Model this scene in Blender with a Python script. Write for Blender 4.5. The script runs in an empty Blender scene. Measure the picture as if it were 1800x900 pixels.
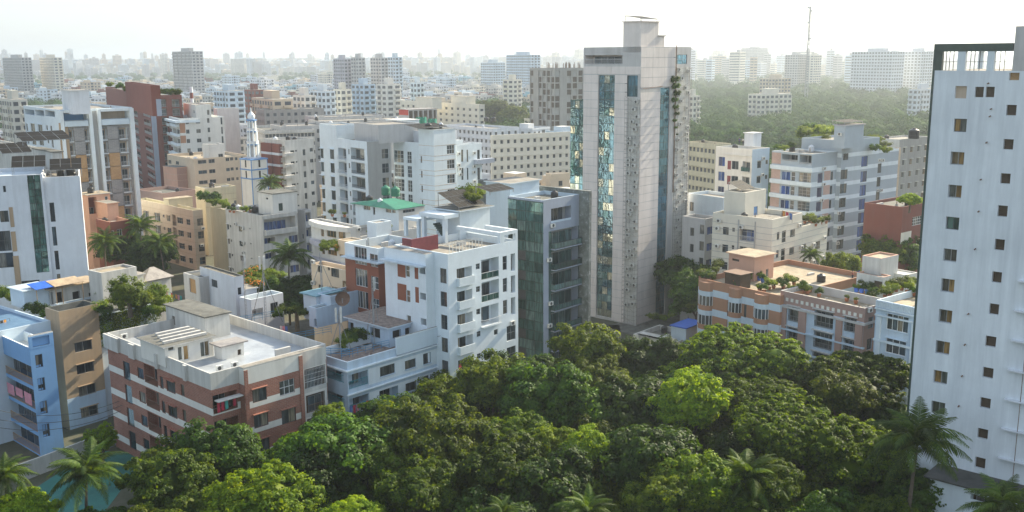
import bpy, math, random
import numpy as np
from mathutils import Matrix, Vector
sc = bpy.context.scene
C = sc.collection
rad = math.radians
random.seed(7)

# ---------------------------------------------------------------- camera
EYE = 50.0
HAZE = .00022
PITCH = math.atan(350 / 1750)
ROLL = rad(.36)
FW = Vector((0, math.cos(PITCH), -math.sin(PITCH)))
_u = Vector((0, math.sin(PITCH), math.cos(PITCH)))
RT = Vector((1, 0, 0)) * math.cos(ROLL) - _u * math.sin(ROLL)
UP = _u * math.cos(ROLL) + Vector((1, 0, 0)) * math.sin(ROLL)
cam = bpy.data.cameras.new('camera')
camo = bpy.data.objects.new('camera', cam)
C.objects.link(camo)
cam.sensor_width = 36
cam.lens = 35
cam.clip_start = 1
cam.clip_end = 60000
m3 = Matrix((RT, UP, -FW)).transposed()
camo.matrix_world = Matrix.Translation((0, 0, EYE)) @ m3.to_4x4()
sc.camera = camo

# ---------------------------------------------------------------- sky, sun, exposure
SUN_AZ, SUN_EL = rad(46), rad(30)
w = bpy.data.worlds.new('World')
sc.world = w
w.use_nodes = True
nt = w.node_tree
bg = nt.nodes['Background']
sky = nt.nodes.new('ShaderNodeTexSky')
sky.sky_type = 'NISHITA'
sky.sun_disc = False
sky.sun_elevation = SUN_EL
sky.sun_rotation = SUN_AZ
sky.altitude = 10
sky.air_density = 1.2
sky.dust_density = 1.6
sky.ozone_density = 2.5
veil = nt.nodes.new('ShaderNodeMix')        # thin high cloud over the whole sky
veil.data_type = 'RGBA'
vt = nt.nodes.new('ShaderNodeTexCoord')
vm = nt.nodes.new('ShaderNodeMapping')
vm.inputs['Scale'].default_value = (1, 1, 5)
vn = nt.nodes.new('ShaderNodeTexNoise')
vn.inputs['Scale'].default_value = 2.2
vn.inputs['Detail'].default_value = 6
vr = nt.nodes.new('ShaderNodeMapRange')
vr.inputs[3].default_value = .45
vr.inputs[4].default_value = .75
nt.links.new(vt.outputs['Generated'], vm.inputs[0])
nt.links.new(vm.outputs[0], vn.inputs['Vector'])
nt.links.new(vn.outputs[0], vr.inputs[0])
nt.links.new(vr.outputs[0], veil.inputs[0])
nt.links.new(sky.outputs[0], veil.inputs[6])
veil.inputs[7].default_value = (3.1, 3.48, 3.85, 1)
nt.links.new(veil.outputs[2], bg.inputs[0])
bg.inputs[1].default_value = .135
sl = bpy.data.lights.new('sun', 'SUN')
sl.energy = 5.0
sl.angle = rad(.6)
sl.color = (1, .88, .66)
so = bpy.data.objects.new('sun', sl)
C.objects.link(so)
sd = Vector((math.sin(SUN_AZ) * math.cos(SUN_EL), math.cos(SUN_AZ) * math.cos(SUN_EL), math.sin(SUN_EL)))
so.rotation_euler = sd.to_track_quat('Z', 'Y').to_euler()
so.location = (200, 100, 300)
sc.view_settings.view_transform = 'Standard'
sc.view_settings.look = 'None'
sc.view_settings.exposure = 1.12
sc.view_settings.gamma = 1
sc.cycles.max_bounces = 5
sc.cycles.diffuse_bounces = 3
sc.cycles.glossy_bounces = 2
sc.cycles.transmission_bounces = 2
sc.cycles.volume_bounces = 0
sc.cycles.transparent_max_bounces = 4
sc.cycles.use_denoising = True
sc.cycles.caustics_reflective = False
sc.cycles.caustics_refractive = False


# ---------------------------------------------------------------- placing helpers
def ray(px, py):
    return FW + RT * ((px - 900) / 1750) - UP * ((py - 450) / 1750)


def atz(px, py, z):
    d = ray(px, py)
    t = (z - EYE) / d.z
    return Vector((d.x * t, d.y * t, z))


def atd(px, py, dep):
    return Vector((0, 0, EYE)) + ray(px, py) * dep


# ---------------------------------------------------------------- materials
def nodes(name):
    m = bpy.data.materials.new(name)
    m.use_nodes = True
    n = m.node_tree.nodes
    return m, m.node_tree, n, n['Principled BSDF']


def noise(t, vec, sc_, det=3, rough=.6):
    n = t.nodes.new('ShaderNodeTexNoise')
    n.inputs['Scale'].default_value = sc_
    n.inputs['Detail'].default_value = det
    n.inputs['Roughness'].default_value = rough
    t.links.new(vec, n.inputs['Vector'])
    return n.outputs[0]


def ramp(t, fac, stops, interp='LINEAR'):
    r = t.nodes.new('ShaderNodeValToRGB')
    e = r.color_ramp
    e.interpolation = interp
    while len(e.elements) < len(stops):
        e.elements.new(.5)
    for el, (p, c) in zip(e.elements, stops):
        el.position = p
        el.color = (*c, 1) if len(c) == 3 else c
    t.links.new(fac, r.inputs[0])
    return r.outputs[0]


def mix(t, fac, a, b, mode='MIX'):
    m = t.nodes.new('ShaderNodeMix')
    m.data_type = 'RGBA'
    m.blend_type = mode
    for k, v in ((0, fac), (6, a), (7, b)):
        if hasattr(v, 'default_value') or hasattr(v, 'is_linked'):
            t.links.new(v, m.inputs[k])
        elif k:
            m.inputs[k].default_value = (*v, 1)
        else:
            m.inputs[k].default_value = v
    return m.outputs[2]


def pos(t, scale=(1, 1, 1)):
    g = t.nodes.new('ShaderNodeNewGeometry')
    mp = t.nodes.new('ShaderNodeMapping')
    mp.inputs['Scale'].default_value = scale
    t.links.new(g.outputs['Position'], mp.inputs[0])
    return mp.outputs[0]


def bump(t, b, h, strength=.3, dist=.05):
    k = t.nodes.new('ShaderNodeBump')
    k.inputs['Strength'].default_value = strength
    k.inputs['Distance'].default_value = dist
    t.links.new(h, k.inputs['Height'])
    t.links.new(k.outputs[0], b.inputs['Normal'])


def plaster(name, col, stain=.35, dirt=(.16, .15, .13), rough=.85):
    m, t, n, b = nodes(name)
    st = noise(t, pos(t, (1.3, 1.3, .11)), 1.0, 4, .65)
    mo = noise(t, pos(t), .35, 5, .65)
    lo, hi = .62 - stain * .25, .9 - stain * .1
    br = noise(t, pos(t), .12, 2)
    st = mix(t, .35, st, br)
    s = ramp(t, st, [(lo - .08, (0, 0, 0)), (hi - .1, (stain * .95,) * 3)])
    v = tuple(min(1, c * .86) for c in col)
    c1 = mix(t, ramp(t, mo, [(.3, (0, 0, 0)), (.75, (1, 1, 1))]), col, v)
    c2 = mix(t, s, c1, dirt)
    t.links.new(c2, b.inputs['Base Color'])
    b.inputs['Roughness'].default_value = rough
    bump(t, b, noise(t, pos(t), 3, 4), .25, .03)
    return m


def blotch(name, a, c, scale=.5, rough=.9, c3=None, lo=.38, hi=.62):
    m, t, n, b = nodes(name)
    f = ramp(t, noise(t, pos(t), scale, 6, .7), [(lo, (0, 0, 0)), (hi, (1, 1, 1))])
    k = mix(t, f, a, c)
    if c3:
        k = mix(t, ramp(t, noise(t, pos(t), scale * 4, 5, .7), [(.55, (0, 0, 0)), (.68, (1, 1, 1))]), k, c3)
    t.links.new(k, b.inputs['Base Color'])
    b.inputs['Roughness'].default_value = rough
    bump(t, b, noise(t, pos(t), 2.5, 5), .4, .05)
    return m


def brickm(name, c1, c2, mortar, s=1.0, axis=42):
    m, t, n, b = nodes(name)
    g = n.new('ShaderNodeTexCoord')
    mp = n.new('ShaderNodeMapping')
    # bricks run along both walls: fold x+y of the thing's own frame into one running coordinate
    t.links.new(g.outputs['Object'], mp.inputs[0])
    sp = n.new('ShaderNodeSeparateXYZ')
    t.links.new(mp.outputs[0], sp.inputs[0])
    ad = n.new('ShaderNodeMath')
    t.links.new(sp.outputs[0], ad.inputs[0])
    t.links.new(sp.outputs[1], ad.inputs[1])
    cb = n.new('ShaderNodeCombineXYZ')
    t.links.new(ad.outputs[0], cb.inputs[0])
    t.links.new(sp.outputs[2], cb.inputs[1])
    br = n.new('ShaderNodeTexBrick')
    br.inputs['Scale'].default_value = s
    br.inputs['Brick Width'].default_value = .5
    br.inputs['Row Height'].default_value = .16
    br.inputs['Mortar Size'].default_value = .018
    br.inputs['Color1'].default_value = (*c1, 1)
    br.inputs['Color2'].default_value = (*c2, 1)
    br.inputs['Mortar'].default_value = (*mortar, 1)
    t.links.new(cb.outputs[0], br.inputs['Vector'])
    k = mix(t, ramp(t, noise(t, pos(t), .4, 5), [(.4, (0, 0, 0)), (.8, (.6, .6, .6))]), br.outputs[0], tuple(c * .55 for c in c1))
    t.links.new(k, b.inputs['Base Color'])
    b.inputs['Roughness'].default_value = .9
    bump(t, b, br.outputs[1], -.4, .02)
    return m


def glass(name, stops, rough=.06, metal=0.0, warp=0.0):
    m, t, n, b = nodes(name)
    b.inputs['Metallic'].default_value = metal
    if warp:
        bump(t, b, noise(t, pos(t), .9, 2), warp, .1)
    oi = n.new('ShaderNodeObjectInfo')
    k = ramp(t, oi.outputs['Random'], stops, 'CONSTANT')
    # a curtain or blind hangs behind some panes
    f = ramp(t, noise(t, pos(t, (2.5, 2.5, .3)), 1.5, 2), [(.4, (.6,) * 3), (.6, (1.3,) * 3)])
    k = mix(t, 1.0, k, f, 'MULTIPLY')
    t.links.new(k, b.inputs['Base Color'])
    b.inputs['Roughness'].default_value = rough
    b.inputs['IOR'].default_value = 1.5
    return m


def flat(name, col, rough=.6, metal=0.0, var=.25):
    m, t, n, b = nodes(name)
    k = mix(t, ramp(t, noise(t, pos(t), 1.7, 4), [(.35, (0, 0, 0)), (.7, (1, 1, 1))]), col, tuple(c * (1 - var) for c in col))
    t.links.new(k, b.inputs['Base Color'])
    b.inputs['Roughness'].default_value = rough
    b.inputs['Metallic'].default_value = metal
    return m


def leafm(name, dark, light, trans=.35, rough=.6):
    m, t, n, b = nodes(name)
    g = n.new('ShaderNodeNewGeometry')
    oi = n.new('ShaderNodeObjectInfo')
    k = ramp(t, g.outputs['Random Per Island'], [(0, dark), (.55, tuple((a + c) / 2 for a, c in zip(dark, light))), (1, light)])
    yel = (light[0] * 1.25, light[1] * 1.15, light[2])
    k = mix(t, ramp(t, noise(t, pos(t), .55, 3), [(.5, (0, 0, 0)), (.68, (.7, .7, .7))]), k, yel)
    hs = n.new('ShaderNodeHueSaturation')
    t.links.new(k, hs.inputs['Color'])
    mr = n.new('ShaderNodeMapRange')
    mr.inputs[3].default_value = .36
    mr.inputs[4].default_value = .95
    t.links.new(oi.outputs['Random'], mr.inputs[0])
    t.links.new(mr.outputs[0], hs.inputs['Value'])
    t.links.new(hs.outputs[0], b.inputs['Base Color'])
    b.inputs['Roughness'].default_value = rough
    b.inputs['Specular IOR Level'].default_value = .22
    tr = n.new('ShaderNodeBsdfTranslucent')
    gm = n.new('ShaderNodeHueSaturation')
    gm.inputs['Hue'].default_value = .475
    gm.inputs['Saturation'].default_value = 1.1
    gm.inputs['Value'].default_value = 2.2
    t.links.new(hs.outputs[0], gm.inputs['Color'])
    t.links.new(gm.outputs[0], tr.inputs[0])
    ms = n.new('ShaderNodeMixShader')
    ms.inputs[0].default_value = trans
    t.links.new(b.outputs[0], ms.inputs[1])
    t.links.new(tr.outputs[0], ms.inputs[2])
    t.links.new(ms.outputs[0], n['Material Output'].inputs[0])
    return m


M = {}
for k, c, s in (('white', (.70, .77, .81), .18), ('white2', (.66, .69, .73), .3), ('warmwhite', (.72, .70, .65), .3),
                ('oldwhite', (.60, .59, .56), .6), ('cream', (.70, .66, .56), .2), ('yellow', (.62, .55, .38), .35), ('beige', (.56, .44, .33), .3),
                ('beige2', (.62, .51, .38), .2), ('olive', (.48, .44, .30), .35), ('blue', (.19, .38, .66), .2), ('blue2', (.13, .28, .54), .2),
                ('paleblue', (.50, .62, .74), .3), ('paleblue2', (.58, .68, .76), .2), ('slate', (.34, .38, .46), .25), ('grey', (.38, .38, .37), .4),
                ('grey2', (.52, .51, .50), .4), ('concrete', (.36, .35, .33), .6), ('salmon', (.62, .36, .26), .2), ('terracotta', (.43, .22, .13), .3),
                ('pink', (.38, .25, .215), .25), ('redpaint', (.20, .062, .045), .25), ('redbrown', (.28, .10, .06), .15), ('tower', (.74, .675, .635), .3), ('bright', (.76, .83, .88), .15), ('towerwhite', (.80, .85, .89), .22),
                ('lilac', (.50, .48, .53), .15), ('tealw', (.20, .42, .52), .3), ('lilacgrey', (.38, .44, .49), .15), ('tanstone', (.42, .30, .19), .5)):
    M[k] = plaster(k, c, s)
M['towerwhite'] = plaster('towerwhite', (.80, .85, .89), .9, (.50, .54, .58))
M['mossy'] = blotch('mossy', (.10, .11, .10), (.22, .24, .23), .35, c3=(.34, .36, .36))
M['weather'] = plaster('weather', (.62, .61, .57), .6, (.12, .12, .11))
M['brick'] = brickm('brick', (.33, .125, .08), (.25, .09, .06), (.34, .26, .22))
M['tanbrick'] = brickm('tanbrick', (.42, .28, .17), (.33, .22, .14), (.30, .24, .18))
M['orangebrick'] = brickm('orangebrick', (.48, .28, .12), (.36, .20, .09), (.38, .30, .2))
M['greyblock'] = brickm('greyblock', (.27, .27, .27), (.22, .22, .23), (.36, .35, .34), .5)
M['pinkbrick'] = brickm('pinkbrick', (.52, .34, .28), (.44, .29, .24), (.5, .42, .38))
M['roof'] = blotch('roof', (.30, .27, .23), (.19, .18, .16), .45, c3=(.16, .15, .12))
M['roofwarm'] = blotch('roofwarm', (.42, .34, .24), (.26, .22, .16), .5, c3=(.22, .2, .13))
M['bitumen'] = blotch('bitumen', (.07, .07, .065), (.04, .04, .038), .5)
M['roofdark'] = blotch('roofdark', (.15, .15, .135), (.08, .08, .07), .6, c3=(.22, .2, .16))
M['roofwhite'] = blotch('roofwhite', (.60, .60, .58), (.44, .44, .42), .4)
M['roofwet'] = blotch('roofwet', (.42, .45, .48), (.28, .30, .33), .25, rough=.28)
M['bluefloor'] = blotch('bluefloor', (.14, .24, .36), (.09, .17, .28), .5, rough=.35)
M['pebble'] = blotch('pebble', (.30, .24, .20), (.14, .10, .09), 1.6)
M['tin'] = blotch('tin', (.34, .31, .28), (.20, .18, .17), .9, rough=.5)
M['tinwarm'] = blotch('tinwarm', (.48, .37, .24), (.32, .24, .16), .7, rough=.6)
M['tilefade'] = blotch('tilefade', (.55, .62, .68), (.42, .5, .56), 1.2, rough=.5)
M['tarp'] = flat('tarp', (.03, .13, .55), .5)
M['greenroof'] = blotch('greenroof', (.03, .22, .13), (.02, .15, .09), .7, rough=.5)
M['teal'] = blotch('teal', (.025, .17, .14), (.015, .11, .095), .25, rough=.6)
M['tealroof'] = blotch('tealroof', (.16, .34, .40), (.10, .22, .27), .8, rough=.5)
M['gl'] = glass('window_glass', [(0, (.03, .04, .045)), (.3, (.07, .08, .085)), (.55, (.02, .03, .04)), (.7, (.14, .13, .11)), (.85, (.06, .09, .11)), (.95, (.24, .21, .16))])
M['glfar'] = glass('far_glass', [(0, (.06, .07, .08)), (.5, (.10, .11, .12)), (.8, (.04, .05, .07))], .3)
M['glblue'] = glass('blue_glass', [(0, (.03, .07, .22)), (.3, (.05, .10, .30)), (.6, (.05, .06, .12)), (.85, (.1, .15, .3))])
M['glteal'] = glass('teal_glass', [(0, (.07, .15, .14)), (.35, (.10, .19, .18)), (.6, (.16, .26, .25)), (.8, (.04, .09, .085))], .05, .45, .2)
M['glmix'] = glass('mirror_glass', [(0, (.16, .28, .34)), (.3, (.22, .34, .38)), (.5, (.55, .55, .45)), (.62, (.12, .23, .25)), (.78, (.62, .64, .56)), (.88, (.13, .25, .32))], .03, .75, .35)
M['glmid'] = glass('tower_blue_glass', [(0, (.10, .23, .31)), (.4, (.12, .26, .34)), (.75, (.09, .18, .22))], .04, .65, .25)
M['glgold'] = glass('ochre_glass', [(0, (.26, .16, .06)), (.3, (.06, .06, .05)), (.6, (.16, .12, .07)), (.8, (.1, .11, .1))])
M['dark'] = flat('dark_opening', (.025, .022, .02), .9)  # for sheets in openings, indoor shade put into the colour; also dark cloth
M['darkbrown'] = flat('dark_room', (.08, .055, .035), .9)  # mostly closes openings and recesses, their inner shade put into the colour
M['frame'] = flat('aluminium_frame', (.30, .31, .32), .4, .3)
M['framew'] = flat('white_frame', (.72, .74, .75), .5)
M['framed'] = flat('dark_frame', (.05, .055, .06), .5)
M['metal'] = flat('galvanised_steel', (.36, .37, .38), .5, .4)
M['rust'] = flat('rusty_steel', (.22, .14, .10), .8, .1)
M['cagebar'] = flat('painted_steel', (.30, .27, .25), .7, .1)
M['bluerail'] = flat('blue_rail', (.04, .26, .46), .5)
M['tealrail'] = flat('teal_rail', (.03, .30, .36), .5)
M['acw'] = flat('ac_white', (.66, .66, .62), .5)
M['acd'] = flat('ac_grille', (.07, .07, .07), .6)
M['solar'] = flat('solar_cell', (.016, .014, .012), .7)
M['solar'].node_tree.nodes['Principled BSDF'].inputs['Specular IOR Level'].default_value = .15
M['woodo'] = flat('ochre_wood', (.45, .26, .10), .6)
M['maroon'] = flat('maroon_panel', (.20, .04, .05), .5)
M['greenp'] = flat('dark_green_paint', (.035, .065, .055), .5)
M['bark'] = blotch('bark', (.13, .10, .07), (.07, .055, .04), 2.0)
M['soil'] = blotch('soil', (.10, .09, .06), (.05, .06, .03), .3)
M['clay'] = flat('clay_pot', (.36, .14, .07), .8)
M['bluep'] = flat('blue_plastic', (.03, .12, .5), .4)
M['blackp'] = flat('black_tank', (.02, .02, .022), .35)
M['netting'] = flat('green_netting', (.04, .30, .20), .8)
M['rednet'] = flat('red_sheet', (.55, .05, .03), .7)
M['clothr'] = flat('cloth_red', (.55, .04, .08), .9)
M['clothp'] = flat('cloth_pink', (.65, .28, .36), .9)
M['clothb'] = flat('cloth_blue', (.08, .18, .5), .9)
M['clothw'] = flat('cloth_white', (.7, .7, .7), .9)
M['clotho'] = flat('cloth_orange', (.65, .28, .05), .9)
M['clothg'] = flat('cloth_teal', (.08, .42, .38), .9)
M['leafA'] = leafm('dark_leaf', (.018, .056, .006), (.085, .185, .014))
M['leafB'] = leafm('olive_leaf', (.026, .062, .006), (.16, .23, .014), .42)
M['leafC'] = leafm('bright_leaf', (.065, .155, .006), (.26, .38, .012), .45)
M['leafD'] = leafm('rain_tree_leaf', (.015, .052, .003), (.15, .26, .008), .45)
M['leafM'] = leafm('mid_lime_leaf', (.030, .085, .006), (.17, .28, .015), .42)
M['leafP'] = leafm('palm_leaf', (.035, .085, .012), (.11, .18, .025), .35, .65)
M['leafR'] = leafm('rooftop_leaf', (.06, .12, .015), (.20, .28, .03), .4)
M['leafF'] = leafm('far_leaf', (.030, .095, .022), (.075, .16, .028), .12, .9)
M['leafF'].node_tree.nodes['Principled BSDF'].inputs['Specular IOR Level'].default_value = .05
M['skin'] = flat('skin', (.30, .17, .11), .6)
M['hair'] = flat('black_hair', (.015, .012, .01), .6)
M['trouser'] = flat('dark_trousers', (.04, .045, .07), .9)
M['shirtw'] = flat('white_shirt', (.66, .66, .64), .9)
M['shirtb'] = flat('dark_blue_shirt', (.05, .09, .22), .9)
M['shirtr'] = flat('faded_red_shirt', (.40, .10, .09), .9)
M['flower'] = flat('orange_flower', (.7, .22, .02), .7)
M['flowerp'] = flat('pink_flower', (.75, .08, .18), .7)


# ---------------------------------------------------------------- mesh builder
class MB:
    def __init__(s):
        s.v, s.f, s.m, s.i, s.k = [], [], [], {}, []

    def p(s, c):
        k = (round(c[0], 3), round(c[1], 3), round(c[2], 3))
        if k not in s.i:
            s.i[k] = len(s.v)
            s.v.append(k)
        return s.i[k]

    def face(s, pts, mat):
        q = [s.p(c) for c in pts]
        if len(set(q)) < 3:
            return
        if mat not in s.k:
            s.k.append(mat)
        s.f.append(q)
        s.m.append(s.k.index(mat))

    def box(s, x0, y0, z0, x1, y1, z1, mat, top=None):
        a = [(x0, y0, z0), (x1, y0, z0), (x1, y1, z0), (x0, y1, z0), (x0, y0, z1), (x1, y0, z1), (x1, y1, z1), (x0, y1, z1)]
        for n, q in enumerate(((3, 2, 1, 0), (4, 5, 6, 7), (0, 1, 5, 4), (1, 2, 6, 5), (2, 3, 7, 6), (3, 0, 4, 7))):
            s.face([a[i] for i in q], top if (n == 1 and top) else mat)

    def hexa(s, a, mat, top=None):          # eight corners: bottom four, top four
        for n, q in enumerate(((3, 2, 1, 0), (4, 5, 6, 7), (0, 1, 5, 4), (1, 2, 6, 5), (2, 3, 7, 6), (3, 0, 4, 7))):
            s.face([a[i] for i in q], top if (n == 1 and top) else mat)

    def tube(s, a, b, r, mat, n=5, r2=None):
        a, b = Vector(a), Vector(b)
        d = (b - a)
        if d.length < 1e-4:
            return
        d.normalize()
        x = d.orthogonal().normalized()
        y = d.cross(x)
        r2 = r if r2 is None else r2
        A = [a + (x * math.cos(t) + y * math.sin(t)) * r for t in [2 * math.pi * i / n for i in range(n)]]
        B = [b + (x * math.cos(t) + y * math.sin(t)) * r2 for t in [2 * math.pi * i / n for i in range(n)]]
        for i in range(n):
            j = (i + 1) % n
            s.face([A[i], A[j], B[j], B[i]], mat)
        s.face(A[::-1], mat)
        s.face(B, mat)

    def lathe(s, prof, mat, cx=0, cy=0, n=12, mats=None):
        rings = [[(cx + r * math.cos(2 * math.pi * i / n), cy + r * math.sin(2 * math.pi * i / n), z) for i in range(n)] for r, z in prof]
        for q in range(len(rings) - 1):
            mm = mats[q] if mats else mat
            for i in range(n):
                j = (i + 1) % n
                s.face([rings[q][i], rings[q][j], rings[q + 1][j], rings[q + 1][i]], mm)

    def mesh(s, name):
        me = bpy.data.meshes.new(name)
        me.from_pydata(s.v, [], s.f)
        for k in s.k:
            me.materials.append(M[k])
        me.polygons.foreach_set('material_index', s.m)
        me.update()
        return me

    def build(s, name, parent=None, **kw):
        return put(name, s.mesh(name), parent, **kw)


def put(name, me, parent=None, loc=None, rz=0, scale=None, **props):
    o = bpy.data.objects.new(name, me)
    C.objects.link(o)
    if parent:
        o.parent = parent
    if loc is not None:
        o.location = loc
    if rz:
        o.rotation_euler.z = rz
    if scale:
        o.scale = scale
    for k, v in props.items():
        if v is not None:
            o['category' if k == 'cat' else k] = v
    return o


def thing(name, label, cat, loc, rz=0, group=None, me=None):
    return put(name, me, None, loc, rz, label=label, cat=cat, group=group)


def dup(o, loc=None, rz=None, label=None, parent=None, scale=None):
    c = o.copy()
    C.objects.link(c)
    if parent:
        c.parent = parent
    if loc is not None:
        c.location = loc
    if rz is not None:
        c.rotation_euler.z = rz
    if scale is not None:
        c.scale = scale
    if label:
        c['label'] = label
    for ch in o.children:
        dup(ch, parent=c)
    return c


# ---------------------------------------------------------------- shared pieces
CACHE = {}


def bars(mb, w, h, n, rows, t, f, dep=.03):
    mb.box(0, -dep, 0, w, dep, t, f)
    mb.box(0, -dep, h - t, w, dep, h, f)
    for i in range(n + 1):
        x = (w - t) * i / n
        mb.box(x, -dep, t, x + t, dep, h - t, f)
    for j in range(1, rows):
        z = h * j / rows
        for i in range(n):
            mb.box((w - t) * i / n + t, -dep, z, (w - t) * (i + 1) / n, dep, z + t, f)


def window_mesh(w, h, n, rows, f):
    k = ('w', w, h, n, rows, f)
    if k not in CACHE:
        mb = MB()
        bars(mb, w, h, n, rows, min(.07, w * .12), f)
        CACHE[k] = mb.mesh('window')
    return CACHE[k]


def pane_mesh(w, h, g, y=0):
    k = ('p', w, h, g, y)
    if k not in CACHE:
        mb = MB()
        mb.box(0, -.006 + y, 0, w, .006 + y, h, g)
        CACHE[k] = mb.mesh('pane')
    return CACHE[k]


def ac_mesh():
    if 'ac' not in CACHE:
        mb = MB()
        mb.box(-.42, -.42, 0, .42, -.1, .6, 'acw')
        for x in (-.3, .3):
            mb.box(x - .03, -.4, -.05, x + .03, 0, 0, 'metal')
        CACHE['ac'] = mb.mesh('air_conditioner')
        g = MB()
        n = 10
        for r0, r1, y in ((.25, .2, -.44), (.2, 0, -.43)):
            for i in range(n):
                a, b = 2 * math.pi * i / n, 2 * math.pi * (i + 1) / n
                g.face([(-.08 + r0 * math.cos(a), -.425, .3 + r0 * math.sin(a)), (-.08 + r0 * math.cos(b), -.425, .3 + r0 * math.sin(b)),
                        (-.08 + r1 * math.cos(b), y, .3 + r1 * math.sin(b)), (-.08 + r1 * math.cos(a), y, .3 + r1 * math.sin(a))], 'acd')
        CACHE['acg'] = g.mesh('fan_grille')
    return CACHE['ac'], CACHE['acg']


def q5(x):
    return max(.1, round(x * 10) / 10)


# ---------------------------------------------------------------- buildings
class Bld:
    """local x runs along the right-hand wall, local y along the left-hand wall, the near corner stands at 0,0"""

    def __init__(s, name, label, B, z=None, az=42, cat='building', group=None, dep=None, world=None):
        p = world if world else (atd(*B, dep) if dep else atz(*B, z))
        s.z = p[2]
        s.az = rad(az)
        s.o = Vector((p[0], p[1]))
        s.xd = Vector((math.sin(s.az), math.cos(s.az)))
        s.yd = Vector((-math.cos(s.az), math.sin(s.az)))
        s.root = thing(name, label, cat, (p[0], p[1], 0), math.pi / 2 - s.az, group)
        s.vols = []

    def loc(s, P):
        d = Vector((P[0], P[1])) - s.o
        return d.dot(s.xd), d.dot(s.yd), P[2]

    def fp(s, face, off, px, py):
        r = ray(px, py)
        e = s.loc((0, 0, EYE))
        d = (Vector((r.x, r.y)).dot(s.xd), Vector((r.x, r.y)).dot(s.yd), r.z)
        a, u = (1, 0) if face == 'R' else (0, 1)
        t = (off - e[a]) / d[a]
        return e[u] + d[u] * t, EYE + d[2] * t

    def pt(s, px, py, z):
        return s.loc(atz(px, py, z))

    def vol(s, B, A, Cc, z0=0, z1=None, mat='white', **kw):
        z1 = s.z if z1 is None else z1
        x, y, _ = s.loc(atz(*B, z1)) if B else (0, 0, 0)
        if isinstance(A, tuple):
            y1 = s.fp('L', x, *A)[0]
        else:
            y1 = y + A
        if isinstance(Cc, tuple):
            x1 = s.fp('R', y, *Cc)[0]
        else:
            x1 = x + Cc
        return s.box(x, y, x1, y1, z0, z1, mat, **kw)

    def box(s, x0, y0, x1, y1, z0, z1, mat='white', **kw):
        v = Vol(s, x0, y0, x1, y1, z0, z1, mat, **kw)
        s.vols.append(v)
        return v

    def done(s):
        for v in s.vols:
            v.finish()
        return s.root


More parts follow.
